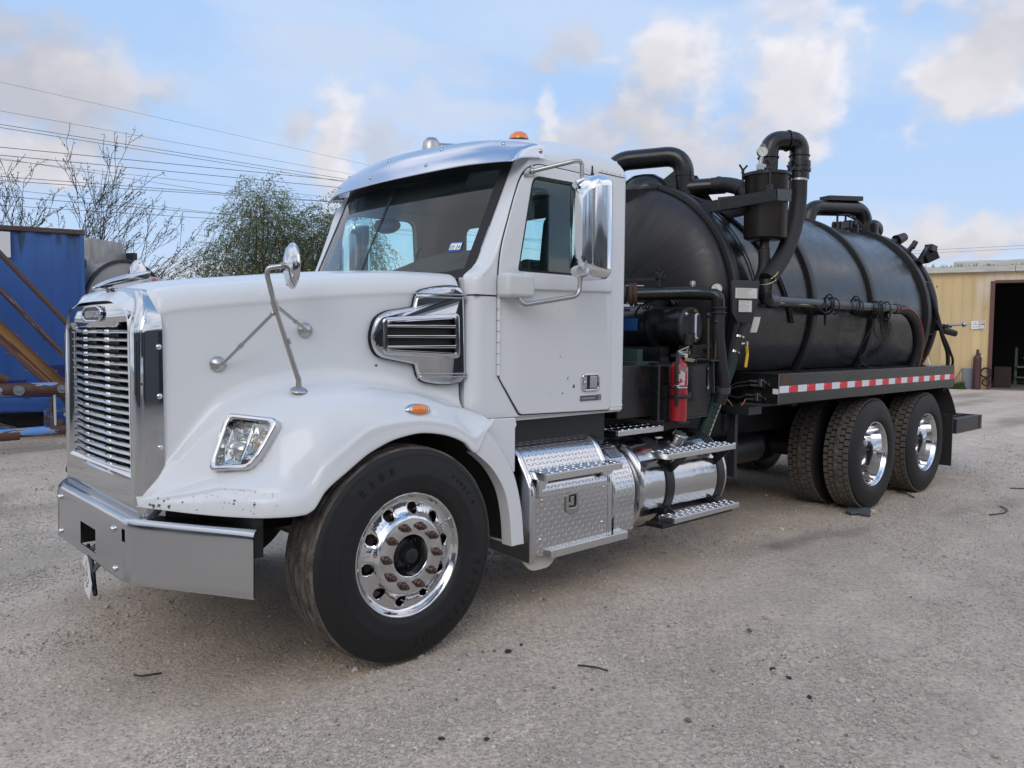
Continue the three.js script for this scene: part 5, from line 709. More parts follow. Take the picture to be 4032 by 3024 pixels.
{ // rear crossover pipe with its little cylinder, tail valves and door clamps
  const P = grp('rear_crossover_pipe', truck);
  part('pipe', tube([[6.20, 2.70, 0.0], [6.22, 3.04, 0.0], [7.08, 3.095, 0.24], [7.12, 2.60, 0.28]], 0.086, 24, 0.17), blk, P);
  part('top_plate', bar([6.46, 3.160, 0.07], [6.98, 3.195, 0.22], 0.14, 0.05), blk, P);
  part('gusset', ext(shape([[0, 0], [-0.26, 0], [-0.02, 0.42], [0, 0.42]]), 0.02).rotateY(-0.3).translate(7.09, 2.62, 0.30), blk, P);
  const Y = grp('hydraulic_cylinder', truck, [6.50, 2.845, 0.22]);
  part('barrel', [bar([0.0, 0, 0], [0.16, 0.03, 0.03], 0.07, 0.07), T(box(0.03, 0.09, 0.09), -0.01, 0, 0), T(box(0.03, 0.09, 0.09), 0.165, 0.03, 0.03)], M.black, Y); part('eye', new THREE.TorusGeometry(0.03, 0.012, 8, 20).translate(-0.09, 0.0, -0.01), M.black, Y);
  part('neck', box(0.08, 0.075, 0.06, -0.045, -0.005, 0, 0.01), M.black, Y);
  part('rod', cyl(0.013, 0.013, [0.17, 0.03, 0.03], [0.25, 0.045, 0.045], 12), M.chromeFlat, Y); part('clevis', box(0.07, 0.06, 0.06, 0.275, 0.05, 0.05, 0.01), M.black, Y);
  part('fittings', [cyl(0.012, 0.012, [-0.03, 0.03, 0], [-0.03, 0.11, 0], 10), cyl(0.012, 0.012, [0.13, 0.06, 0.02], [0.13, 0.13, 0.02], 10)], M.black, Y); part('hoses', [tube([[-0.03, 0.11, 0], [0.05, 0.125, 0.02], [0.2, 0.13, 0.05], [0.36, 0.06, 0.08], [0.40, 0.02, 0.1]], 0.009, 8), tube([[0.13, 0.13, 0.02], [0.22, 0.105, 0.05], [0.33, 0.06, 0.08], [0.42, 0.0, 0.1]], 0.009, 8)], M.hose, Y);
  part('stand', bb(0.26, 0.30, -0.16, 0.04, 0.02, 0.10), M.frame, Y);
  const at = (x, y, z) => [x, y, z];
  tp('door_hinge', [box(0.16, 0.20, 0.12, 7.15, 2.83, 0.34, 0.02).rotateX(0), T(new THREE.SphereGeometry(0.12, 18, 12), 7.20, 2.86, 0.30)], blk);
  tp('vent_cap', [cyl(0.065, 0.05, [7.24, 2.72, 0.56], [7.36, 2.77, 0.60], 20), cyl(0.04, 0.04, [7.16, 2.69, 0.53], [7.25, 2.72, 0.56], 16)], blk);
  tp('door_clamp', [bar([7.12, 2.55, 0.72], [7.22, 2.66, 0.76], 0.04, 0.04), cyl(0.03, 0.03, [7.20, 2.62, 0.75], [7.24, 2.69, 0.77], 14)], blk);
  tp('door_clamp', [bar([7.15, 2.44, 0.85], [7.30, 2.64, 0.90], 0.06, 0.05), bar([7.26, 2.62, 0.90], [7.36, 2.60, 0.92], 0.09, 0.07), bar([7.22, 2.48, 0.88], [7.32, 2.54, 0.96], 0.10, 0.09)], blk);
  const L = grp('tail_valve', truck);
  part('body', [bb(7.22, 7.36, 1.69, 1.72, 1.03, 1.12), bar([7.26, 1.745, 1.08], [7.36, 1.74, 1.12], 0.06, 0.03), cyl(0.04, 0.035, [7.26, 1.70, 1.08], [7.40, 1.66, 1.17], 14), cyl(0.028, 0.028, [7.20, 1.74, 1.06], [7.3, 1.74, 1.08], 12)], M.black, L); part('lever', cyl(0.016, 0.013, [7.30, 1.755, 1.12], [7.42, 1.76, 1.24], 10), M.steel, L); part('ball', T(new THREE.SphereGeometry(0.03, 16, 12), 7.425, 1.762, 1.245), M.steel, L);
  tp('tail_hose', [tube([[7.05, 2.2, 0.98], [7.14, 1.9, 1.05], [7.22, 1.62, 1.10], [7.34, 1.42, 1.12], [7.36, 1.25, 1.10], [7.30, 1.15, 1.0]], 0.022, 10)], M.hose); tp('tail_hose', tube([[7.12, 1.8, 1.06], [7.3, 1.5, 1.14], [7.44, 1.32, 1.14], [7.42, 1.14, 1.05]], 0.014, 8), M.hose);
}
{ // long side beam of the bed with reflective tape
  const B = grp('bed_rail', truck);
  part('beam', [bb(3.39, 7.20, 1.08, 1.313, 0.86, 1.24, 0.006)], blk, B); part('beam', bb(3.39, 7.20, 1.08, 1.313, -1.24, -0.86, 0.006), blk, B);
  part('worn_edge', [bb(3.388, 7.19, 1.3115, 1.3145, 1.234, 1.2412), bb(3.3885, 3.3915, 1.08, 1.313, 1.2335, 1.2412)], mat([0.16, 0.15, 0.14], 0.6), B);
  const gw = new THREE.PlaneGeometry(0.1462, 0.054), wt = canvas(64, 32, (c, w, h) => { c.fillStyle = '#dfe2e6'; c.fillRect(0, 0, w, h); c.strokeStyle = '#c9ced6'; for (let i = -8; i < 16; i++) { c.beginPath(); c.moveTo(i * 8, 0); c.lineTo(i * 8 + 32, 32); c.moveTo(i * 8 + 32, 0); c.lineTo(i * 8, 32); c.stroke(); } });
  const rt = canvas(64, 32, (c, w, h) => { c.fillStyle = '#d6202a'; c.fillRect(0, 0, w, h); c.strokeStyle = '#c01922'; for (let i = -8; i < 16; i++) { c.beginPath(); c.moveTo(i * 8, 0); c.lineTo(i * 8 + 32, 32); c.stroke(); } c.fillStyle = '#e9b9b4'; c.fillRect(4, 4, 10, 4); });
  const mw = mat(0xffffff, 0.35, 0, { map: wt }), mr = mat(0xffffff, 0.35, 0, { map: rt });
  for (let k = 0; k < 26; k++) part(k % 2 ? 'red_reflector' : 'white_reflector', gw, k % 2 ? mr : mw, B).position.set(3.395 + 0.0732 + k * 0.1463, 1.194, 1.2415 + (k % 2) * 0.0002);
  part('rust_spot', T(ext(shape([[0, 0], [0.10, 0.01], [0.14, 0.05], [0.09, 0.09], [0.02, 0.08]]), 0.001), 3.41, 1.222, 1.2402), M.rust, B);
  part('white_label', bb(3.3875, 3.389, 1.16, 1.20, 1.19, 1.238), M.paper, B);
  tp('cross_member', [bb(3.2, 3.39, 1.0, 1.06, -1.1, 1.1), bb(3.4, 7.2, 1.02, 1.075, -0.9, 0.9)], M.frame);
  // two air valves on the end of the beam and their lines
  for (const [y, z] of [[1.24, 1.10], [1.13, 1.07]]) { const Q = grp('air_valve', truck, [3.385, y, z]); part('plate', box(0.01, 0.085, 0.06, -0.004, 0, 0, 0.002), M.black, Q); part('body', [box(0.03, 0.06, 0.03, -0.02, 0, 0, 0.004), cyl(0.006, 0.006, [-0.02, 0.02, 0.02], [-0.03, 0.0, 0.055], 8)], M.steel, Q); part('fitting', [cyl(0.012, 0.01, [-0.01, 0.012, -0.03], [-0.02, 0.012, -0.10], 10), cyl(0.012, 0.01, [-0.01, -0.02, -0.03], [-0.02, -0.02, -0.09], 10)], M.steel, Q); part('knob', T(new THREE.SphereGeometry(0.015, 10, 8), -0.02, -0.01, 0.07), M.black, Q); }
  const air = (pts, m) => tp('air_line', tube(pts, 0.0055, 6), m);
  air([[3.36, 1.25, 1.0], [3.3, 1.22, 0.9], [3.2, 1.10, 0.86], [3.12, 1.06, 0.86]], M.hose); air([[3.36, 1.22, 1.0], [3.28, 1.20, 0.92], [3.18, 1.13, 0.88], [3.12, 1.08, 0.86]], M.hose); air([[3.36, 1.14, 0.98], [3.30, 1.12, 0.94], [3.22, 1.14, 0.90], [3.12, 1.09, 0.86]], M.hose);
  air([[3.36, 1.11, 0.98], [3.33, 1.06, 0.96], [3.27, 1.04, 0.94], [3.21, 1.11, 0.90], [3.12, 1.105, 0.87], [2.98, 1.10, 0.87]], mat([0.42, 0.16, 0.08], 0.6)); tp('zip_tie', T(new THREE.TorusGeometry(0.014, 0.004, 6, 14), 3.13, 1.10, 0.89), M.yellow);
  // mud flap and tail platform
  for (const s of [1, -1]) { const F = grp('mud_flap', truck); part('flap', s > 0 ? bb(7.09, 7.11, 0.225, 0.80, 0.62, 1.275) : bb(7.09, 7.11, 0.225, 0.80, -1.275, -0.62), M.rubber, F); part('hanger', s > 0 ? grid((u, v) => [mix(7.0, 7.12, v) + 0.02 * Math.sin(v * 4), mix(1.07, 0.78, v), mix(0.62, mix(1.25, 1.31, v), u)], 4, 8) : bb(7.0, 7.1, 0.8, 1.05, -1.25, -0.62), M.rubber, F); if (s > 0) { part('clip', box(0.006, 0.012, 0.03, 7.087, 0.775, 1.20), M.steel, F); part('hanger_bar', bb(6.95, 7.09, 1.04, 1.075, 0.6, 1.22), M.frame, F); } }
  const T2 = grp('tail_platform', truck);
  part('beam', [bb(7.50, 8.36, 0.535, 0.70, 1.14, 1.19), bb(7.50, 8.36, 0.535, 0.70, -1.19, -1.14), bb(8.30, 8.36, 0.535, 0.70, -1.14, 1.14)], mat([0.035, 0.034, 0.036], 0.5), T2); part('grating', Array.from({ length: 22 }, (_, i) => bb(7.46, 8.30, 0.67, 0.695, -1.12 + i * 0.105, -1.10 + i * 0.105)), M.frame, T2); part('deck', bb(7.46, 8.30, 0.655, 0.668, -1.12, 1.12), M.frame, T2); part('end_plate', bb(8.26, 8.30, 0.54, 0.695, 1.191, 1.196), M.frame, T2);
  tp('rear_frame', [bb(7.2, 7.6, 0.6, 0.95, -0.5, 0.5)], M.frame);
}
// ---------------------------------------------------------------- pump deck between cab and tank
{
  const X = grp('hydraulic_tank', truck);
  part('tank_box', [bb(2.31, 2.965, 1.0, 1.385, 0.30, 0.92, 0.008)], blk, X); part('box_front', bb(1.93, 2.31, 1.03, 1.39, -0.9, 0.86, 0.006), blk, X);
  part('edge_weld', [bb(2.305, 2.97, 1.383, 1.392, 0.90, 0.925, 0.002), bb(2.305, 2.315, 1.0, 1.385, 0.912, 0.926, 0.002), bb(2.305, 2.97, 0.995, 1.003, 0.905, 0.926, 0.002)], mat([0.05, 0.05, 0.052], 0.5), X);
  const SG = grp('sight_glass', truck, [2.915, 1.285, 0.925]); part('body', [box(0.024, 0.13, 0.012, 0, 0, 0, 0.005), T(lathe([[0, 0.012], [0.012, 0.01], [0.015, 0]], 14, 'z'), 0, 0.075, 0), T(lathe([[0, 0.012], [0.012, 0.01], [0.015, 0]], 14, 'z'), 0, -0.075, 0)], M.dullChrome, SG); part('tube', cyl(0.007, 0.007, [0, -0.055, 0.009], [0, 0.055, 0.009], 10), M.cream, SG);
  // blower: body across the deck, round cover with level tube facing the driver's side
  const P = grp('vacuum_pump', truck, [-0.15, -0.005, 0.19]), px = 2.87, py = 1.672;
  const zc = (r0, r1, z0, z1, n = 40) => cyl(r0, r1, [px, py, z0], [px, py, z1], n);
  part('housing', [zc(0.19, 0.19, -0.6, 0.42, 48), zc(0.175, 0.175, 0.42, 0.46), zc(0.205, 0.205, 0.44, 0.475, 48), zc(0.148, 0.145, 0.47, 0.68, 44), ...[0.3, -0.1, -0.5].map((z) => zc(0.20, 0.20, z, z + 0.02, 48))], blk, P);
  part('end_cover', T(lathe([[0.001, 0.022], [0.115, 0.021], [0.14, 0.018], [0.143, 0.01], [0.143, -0.01]], 48, 'z'), px + 0.005, py, 0.69), mat([0.028, 0.030, 0.032], 0.42), P);
  for (const [a] of [[0.9], [2.24], [4.04], [5.38]]) part('bolt', T(lathe([[0, 0.014], [0.008, 0.012], [0.012, 0.006], [0.017, 0.002], [0.017, 0]], 12, 'z'), px + 0.112 * Math.cos(a), py + 0.112 * Math.sin(a), 0.711), M.steel, P);
  part('level_tube', [cyl(0.0085, 0.0085, [px + 0.012, py - 0.085, 0.735], [px + 0.012, py + 0.09, 0.735], 12)], mat([0.62, 0.66, 0.78], 0.2), P); part('tube_fitting', [T(new THREE.SphereGeometry(0.017, 12, 10), px + 0.012, py + 0.11, 0.732), T(new THREE.SphereGeometry(0.018, 12, 10), px + 0.012, py - 0.105, 0.732)], mat([0.16, 0.10, 0.05], 0.6, 0.5), P);
  part('feet', [bb(2.62, 2.72, 1.385, 1.52, 0.2, 0.62), bb(2.95, 3.05, 1.385, 1.52, 0.2, 0.62), bb(2.5, 3.1, 1.385, 1.41, -0.1, 0.66)], blk, P);
  part('blue_band', grid((u, v) => { const a = mix(2.84, 3.30, v), z = mix(-0.75, 0.37, u); return [px + 0.2015 * Math.cos(a), py + 0.2015 * Math.sin(a), z]; }, 2, 12), mat([0.008, 0.075, 0.24], 0.5), P);
  part('white_label', grid((u, v) => { const a = mix(1.95, 2.25, v), z = mix(0.12, 0.27, u); return [px + 0.194 * Math.cos(a), py + 0.194 * Math.sin(a), z]; }, 2, 4), M.paper, P);
  part('oil_lines', [0, 1, 2].map((k) => tube([[px - 0.14, py + 0.14, 0.36 + k * 0.03], [px - 0.10, py + 0.22 + k * 0.01, 0.40 + k * 0.03], [px + 0.02, py + 0.215 + k * 0.008, 0.46 + k * 0.03], [px + 0.09, py + 0.16, 0.5 + k * 0.03]], 0.007, 6)), M.hose, P); part('line_block', box(0.06, 0.03, 0.03, px + 0.08, py + 0.18, 0.50, 0.004), M.steel, P);
  // discharge: four-way valve, pipe and elbow, hose down to the deck
  const D = grp('discharge_pipe', truck, [-0.255, -0.014, 0.18]);
  part('pipe', [tube([[2.72, 1.915, 0.36], [2.90, 1.925, 0.56], [3.02, 1.925, 0.76], [3.06, 1.90, 0.87], [3.07, 1.80, 0.88]], 0.048, 20)], blk, D);
  part('flange', [cyl(0.085, 0.085, [2.715, 1.913, 0.345], [2.73, 1.914, 0.365], 28), cyl(0.085, 0.085, [2.735, 1.914, 0.37], [2.75, 1.915, 0.39], 28)], M.rust, D);
  for (const [dy, dz] of [[0.065, 0], [-0.065, 0]]) part('stud', cyl(0.007, 0.007, [2.69, 1.914 + dy, 0.33], [2.785, 1.914 + dy, 0.42], 8), M.steel, D);
  part('valve_body', [box(0.2, 0.20, 0.18, 2.60, 1.91, 0.20, 0.03), cyl(0.07, 0.07, [2.5, 1.91, 0.05], [2.70, 1.913, 0.33], 24), bb(2.45, 2.72, 1.79, 1.81, -0.2, 0.35)], mat([0.035, 0.037, 0.04], 0.5), D); part('valve_rim', [box(0.012, 0.21, 0.19, 2.495, 1.91, 0.20, 0.004)], mat([0.2, 0.2, 0.2], 0.5, 0.6), D);
  part('small_valve', [cyl(0.02, 0.02, [2.86, 1.97, 0.50], [2.86, 2.04, 0.50], 12), box(0.05, 0.05, 0.04, 2.86, 2.05, 0.50, 0.008), T(new THREE.TorusGeometry(0.022, 0.005, 6, 14), 2.89, 2.06, 0.52), T(new THREE.TorusGeometry(0.022, 0.005, 6, 14).rotateY(1.2), 2.85, 2.09, 0.50), bar([2.62, 2.02, 0.32], [2.86, 2.03, 0.50], 0.01, 0.02)], M.black, D);
  part('breather', [cyl(0.018, 0.018, [2.99, 1.965, 0.71], [2.99, 1.99, 0.71], 12), cyl(0.023, 0.021, [2.99, 1.985, 0.71], [2.99, 2.012, 0.71], 14)], M.steel, D);
  part('clamp', [T(new THREE.TorusGeometry(0.052, 0.007, 8, 24).rotateX(PI / 2), 3.07, 1.815, 0.88), T(new THREE.TorusGeometry(0.052, 0.007, 8, 24).rotateX(PI / 2), 3.07, 1.78, 0.88)], M.ring, D);
  part('hose', tube([[3.07, 1.82, 0.88], [3.065, 1.64, 0.885], [3.09, 1.42, 0.90], [3.12, 1.25, 0.91], [3.11, 1.12, 0.88]], 0.045, 18), M.hose, D); part('hose_cuff', [cyl(0.052, 0.05, [3.115, 1.245, 0.91], [3.125, 1.20, 0.905], 20)], mat([0.06, 0.06, 0.06], 0.6), D);
  // plate with two data placards on the front of the tank
  const N = grp('data_stand', truck);
  const pt = (g) => frame(g, [2.955, 1.72, 1.09], [0.66, 0, 0.32], [0, 1, 0]);
  part('stand', pt(crease(ext(shape(roundPoly([[0.0, 0.05], [0.045, -0.02], [0.17, -0.02], [0.215, 0.12], [0.225, 0.29], [-0.005, 0.29]], 0.008)), 0.03, 0.004, 2, -0.03), 0.6)), mat([0.026, 0.027, 0.03], 0.5), N);
  const dt = (seed2) => canvas(192, 128, (c, w, h) => { c.fillStyle = '#cfcdc6'; c.fillRect(0, 0, w, h); c.strokeStyle = '#7d7a72'; c.lineWidth = 6; c.strokeRect(3, 3, w - 6, h - 6); c.fillStyle = 'rgba(70,72,76,0.55)'; for (let i = 0; i < 8; i++) c.fillRect(16, 16 + i * 13, (w - 36) * (0.55 + 0.45 * h3(i, seed2, 3)), 4); });
  part('placard', pt(grid((u, v) => [mix(0.012, 0.205, u), mix(0.155, 0.235, v), 0.0065, u, v], 1, 1)), mat(0xffffff, 0.5, 0, { map: dt(1) }), N); part('placard', pt(grid((u, v) => [mix(0.045, 0.16, u), mix(0.055, 0.145, v), 0.0065, u, v], 1, 1)), mat(0xffffff, 0.5, 0, { map: dt(2) }), N);
  part('post', [cyl(0.02, 0.02, [3.05, 1.75, 1.07], [3.05, 1.30, 0.98], 10)], M.black, N);
  tp('paper_tag', frame(grid((u, v) => [u * 0.055 - 0.03 * (1 - v), v * 0.12, 0.006 * Math.sin(v * 3), u, v], 3, 6), [3.36, 1.63, 1.03], [0.7, 0, 0.5], [0, 1, 0]), M.paper);
  // control levers with knobs
  for (const [x, z, y1, lean] of [[3.0, 0.86, 1.745, -0.01], [3.04, 0.90, 1.695, 0.0], [3.10, 0.91, 1.745, 0.01]]) { const L = grp('control_lever', truck, [-0.262, -0.008, 0.168]); part('rod', cyl(0.0085, 0.008, [x - lean, 1.44, z], [x, y1, z], 10), mat([0.10, 0.075, 0.06], 0.5, 0.5), L); part('knob', T(new THREE.SphereGeometry(0.021, 16, 12), x, y1 + 0.012, z), M.black, L); }
  tp('lever_stand', [bb(2.94, 3.13, 1.425, 1.437, 0.80, 0.93), bar([2.99, 1.43, 0.9], [2.96, 1.20, 0.93], 0.04, 0.01, [1, 0, 0]), tube([[2.80, 1.39, 0.9], [2.80, 1.435, 0.9], [2.95, 1.437, 0.9]], 0.006, 6)], M.frame).position.set(-0.262, -0.008, 0.168);
  tp('valve_bank', [box(0.12, 0.08, 0.14, 2.99, 1.50, 0.72, 0.012), cyl(0.03, 0.03, [2.90, 1.54, 0.76], [2.90, 1.62, 0.76], 12), cyl(0.02, 0.02, [2.98, 1.56, 0.74], [2.98, 1.63, 0.74], 12), cyl(0.025, 0.025, [3.05, 1.52, 0.76], [3.12, 1.52, 0.80], 12), bb(2.83, 3.05, 1.45, 1.475, 0.66, 0.82)], mat([0.022, 0.018, 0.016], 0.7)).position.set(-0.262, -0.008, 0.17);
  // drain hose with its ball valve and green suction hose
  const Bv = grp('ball_valve', truck);
  part('coupling', [cyl(0.046, 0.046, [3.225, 1.67, 0.99], [3.20, 1.60, 0.985], 20), cyl(0.056, 0.05, [3.195, 1.585, 0.985], [3.165, 1.49, 0.975], 20), cyl(0.048, 0.048, [3.165, 1.49, 0.975], [3.15, 1.45, 0.97], 18)], mat([0.035, 0.03, 0.027], 0.6), Bv); part('collar', [cyl(0.059, 0.059, [3.197, 1.60, 0.985], [3.193, 1.585, 0.985], 20), cyl(0.056, 0.056, [3.163, 1.485, 0.975], [3.158, 1.47, 0.974], 20)], M.dullChrome, Bv); part('stem', [cyl(0.014, 0.014, [3.19, 1.54, 1.02], [3.21, 1.545, 1.055], 10), box(0.03, 0.03, 0.02, 3.21, 1.545, 1.06, 0.004)], M.steel, Bv); part('handle', [bar([3.21, 1.54, 1.062], [3.215, 1.46, 1.068], 0.016, 0.012, [1, 0, 0]), new RoundedBoxGeometry(0.026, 0.11, 0.018, 2, 0.008).rotateZ(-0.22).translate(3.20, 1.415, 1.07)], M.yellow, Bv);
  const gh = tube([[3.15, 1.46, 0.97], [3.14, 1.36, 0.96], [3.08, 1.2, 0.93], [2.98, 1.0, 0.90], [2.93, 0.82, 0.86]], 0.05, 20);
  const Gh = grp('green_hose', truck); part('hose', gh, M.green, Gh); part('helix', Array.from({ length: 12 }, (_, i) => { const t = i / 11, c = new THREE.CatmullRomCurve3([V(3.10, 1.25, 0.935), V(3.0, 1.04, 0.91), V(2.94, 0.86, 0.87)]), q = c.getPoint(t), d = c.getTangent(t); return new THREE.TorusGeometry(0.05, 0.004, 6, 20).applyQuaternion(new THREE.Quaternion().setFromUnitVectors(V(0, 0, 1), d)).translate(q.x, q.y, q.z); }), M.green, Gh); part('pale_stripe', tube([[3.105, 1.25, 0.99], [3.04, 1.10, 0.965], [2.985, 0.96, 0.94], [2.955, 0.84, 0.912]], 0.0075, 6), mat([0.45, 0.46, 0.36], 0.6), Gh);
  tp('bracket', [bb(2.28, 2.34, 1.385, 1.50, 0.55, 0.75), bb(2.2, 2.5, 1.39, 1.41, 0.4, 0.8)], mat([0.035, 0.06, 0.05], 0.6));
  tp('cab_rack', [bb(1.90, 1.94, 1.4, 2.2, -0.7, -0.66), tube([[2.0, 2.0, 0.1], [2.0, 2.15, 0.12], [2.0, 2.15, 0.42], [2.0, 2.0, 0.45]], 0.012, 8)], M.frame);
  tp('extinguisher_bracket', [bb(2.36, 2.40, 1.0, 1.25, 0.92, 0.945), bb(2.37, 2.50, 0.988, 0.998, 0.925, 1.05), T(new THREE.TorusGeometry(0.068, 0.008, 8, 30).scale(1, 1, 1.6).rotateX(PI / 2), 2.432, 1.175, 1.0), box(0.04, 0.045, 0.03, 2.50, 1.178, 1.035, 0.006), bb(2.34, 2.52, 1.168, 1.184, 0.925, 0.94)], M.black);
}
{ // red fire extinguisher strapped to the hydraulic tank
  const E = grp('fire_extinguisher', scene, [2.432, 0.998, 1.0]);
  tag(E, 'red fire extinguisher with torn white label strapped upright to the black tank behind the cab', 'extinguisher');
  const r = 0.060;
  part('cylinder', lathe([[0.001, 0.0], [r - 0.006, 0.0], [r, 0.006], [r, 0.375], [r - 0.004, 0.392], [r - 0.014, 0.408], [r - 0.03, 0.422], [0.024, 0.428], [0.022, 0.44], [0.001, 0.44]], 44), M.red, E);
  const lt = tex([192, 256], (u, v) => { const n = fbm(u * 5, v * 6, 81, 4), w = (u < 0.42 ? (v < 0.62 ? n > 0.40 : n > 0.5) : u > 0.64 ? n > 0.33 : n > 0.62); const q = 0.72 + 0.2 * (fbm(u * 30, v * 30, 82, 2) - 0.5), line = v > 0.75 && Math.sin(v * 160) > 0.2; return w ? (line ? [q * 0.75, q * 0.6, q * 0.6] : [q, q, q * 0.99]) : v > 0.72 && u < 0.62 ? [0.60, 0.38, 0.41] : [0.64, 0.10, 0.15]; });
  const arc = (a0, a1, y0, y1, m, nm) => part(nm, grid((u, v) => { const a = mix(a0, a1, u); return [(r + 0.0008) * Math.sin(a), mix(y0, y1, v), (r + 0.0008) * Math.cos(a), u, v]; }, 14, 2), m, E);
  arc(-1.15, 0.95, 0.255, 0.382, mat(0xffffff, 0.5, 0, { map: lt }), 'label'); arc(0.42, 0.75, 0.155, 0.215, M.paper, 'small_label');
  part('band', T(new THREE.TorusGeometry(r + 0.001, 0.005, 8, 40).scale(1, 1, 1.4).rotateX(PI / 2), 0, 0.238, 0), M.dullChrome, E);
  part('valve', [cyl(0.020, 0.018, [0, 0.435, 0], [0, 0.475, 0], 18), box(0.05, 0.035, 0.028, 0.0, 0.475, 0.0, 0.008), cyl(0.015, 0.015, [0.01, 0.465, 0.01], [0.02, 0.465, 0.04], 16)], M.dullChrome, E);
  part('gauge', cyl(0.017, 0.017, [0.022, 0.458, 0.03], [0.027, 0.458, 0.045], 20), M.cream, E);
  part('lever', [bar([-0.03, 0.492, 0], [0.085, 0.525, 0.01], 0.022, 0.008), bar([-0.01, 0.485, 0], [0.08, 0.488, 0.01], 0.018, 0.006)], M.chromeFlat, E); part('pin_ring', T(new THREE.TorusGeometry(0.02, 0.002, 6, 18), 0.075, 0.49, 0.02), M.steel, E);
  part('hose', tube([[-0.02, 0.475, 0.0], [-0.05, 0.45, 0.02], [-0.072, 0.39, 0.03], [-0.078, 0.30, 0.035], [-0.076, 0.20, 0.035], [-0.07, 0.12, 0.035]], 0.0135, 12), M.hose, E); part('hose_clip', box(0.03, 0.022, 0.03, -0.078, 0.247, 0.036, 0.004), M.chromeFlat, E);
  part('inspection_tag', frame(grid((u, v) => [u * 0.10, -0.035 * v - 0.02 * u, 0, u, v], 3, 2), [0.02, 0.447, 0.045], [1, 0, 0.25], [0, 0.6, 0.8]), mat([0.68, 0.63, 0.48], 0.7), E);
}
// ---------------------------------------------------------------- ground
const groundTone = (x, z) => { // dusty gravel: pale, worn and stained patches
  let k = 1 + 0.22 * (fbm(x * 0.35 + 9, z * 0.35, 3, 4) - 0.5) + 0.14 * (fbm(x * 1.3, z * 1.3, 5, 3) - 0.5), w = 0;
  const track = fbm(x * 0.25, z * 2.2 + x * 0.25, 11, 3) - 0.5; k += 0.30 * track;
  const st = (cx, cz, rx, rz, d) => { const q = Math.hypot((x - cx) / rx, (z - cz) / rz) + 1.1 * (fbm(x * 2.4, z * 2.4, 21, 4) - 0.5); k -= d * sstep(1.1, 0.3, q); };
  st(3.75, 1.30, 0.55, 0.16, 0.40); st(4.35, 1.45, 0.5, 0.14, 0.25); st(3.2, 1.15, 0.6, 0.18, 0.16); st(6.6, 2.0, 0.5, 0.2, 0.2); st(5.8, 1.75, 0.4, 0.13, 0.12); st(-1.2, -2.4, 1.1, 0.8, 0.18); st(-0.4, -3.8, 1.8, 0.5, 0.45); st(-1.2, -4.6, 1.4, 0.4, 0.4); st(16, -0.4, 2.5, 0.4, 0.35); st(19.5, -2.6, 3.0, 0.4, 0.35); st(-0.3, 0.8, 1.3, 0.5, 0.10); st(23.6, -3.6, 2.5, 0.5, 0.3);
  if (x > 20) { const d = (x - 26.5) * -0.944 + (z + 5.8) * 0.329; k += 0.30 * sstep(4.5, 0.8, d) * sstep(-0.5, 0.4, d); }
  return clamp(k, 0.35, 1.5);
};
{
  const N = 330, pos = [], uv = [], col = [], idx = [], S = (t) => { const a = Math.abs(t); return Math.sign(t) * (9 * a + 391 * Math.pow(a, 5)); };
  for (let i = 0; i <= N; i++) for (let j = 0; j <= N; j++) {
    const x = 1.5 + S(i / N * 2 - 1), z = 0.6 + S(j / N * 2 - 1), near = sstep(22, 8, Math.hypot(x - 2, z));
    const y = near * (0.030 * (fbm(x * 0.5, z * 0.5, 31, 3) - 0.5) + 0.016 * (fbm(x * 1.2, z * 4, 33, 3) - 0.5)) - 0.008;
    pos.push(x, y, z); uv.push(x * 0.5, z * 0.5); const k = groundTone(x, z), far = sstep(40, 140, Math.hypot(x, z)); col.push(mix(1.05 * k, 0.8, far), mix(0.93 * k, 0.76, far), mix(0.80 * k, 0.62, far));
  }
  for (let i = 0; i < N; i++) for (let j = 0; j < N; j++) { const a = i * (N + 1) + j, b = a + N + 1; idx.push(a, a + 1, b, b, a + 1, b + 1); }
  const g = new THREE.BufferGeometry(); g.setAttribute('position', new THREE.Float32BufferAttribute(pos, 3)); g.setAttribute('uv', new THREE.Float32BufferAttribute(uv, 2)); g.setAttribute('color', new THREE.Float32BufferAttribute(col, 3)); g.setIndex(idx); g.computeVertexNormals();
  const gm = tex(1024, (u, v) => { const n = P8(u, v, 9, 101, 4), f = P8(u, v, 120, 102, 2), s = P8(u, v, 260, 104, 1), k = 0.715 + 0.10 * (n - 0.5) + 0.15 * (f - 0.5) + 0.10 * (s - 0.5); return [k * 1.02, k * 0.985, k * 0.945]; });
  const gb = tex(1024, (u, v) => 0.3 * P8(u, v, 30, 105, 3) + 0.45 * P8(u, v, 130, 106, 2) + 0.25 * P8(u, v, 300, 107, 1), false); gm.anisotropy = 8;
  const m = new THREE.Mesh(g, new THREE.MeshStandardMaterial({ color: 0xffffff, map: gm, vertexColors: true, roughness: 0.96, bumpMap: gb, bumpScale: 0.010 })); m.name = 'ground'; m.receiveShadow = true;
  tag(m, 'pale dusty gravel yard with tyre tracks and oil stains', null, null, 'structure'); scene.add(m);
}
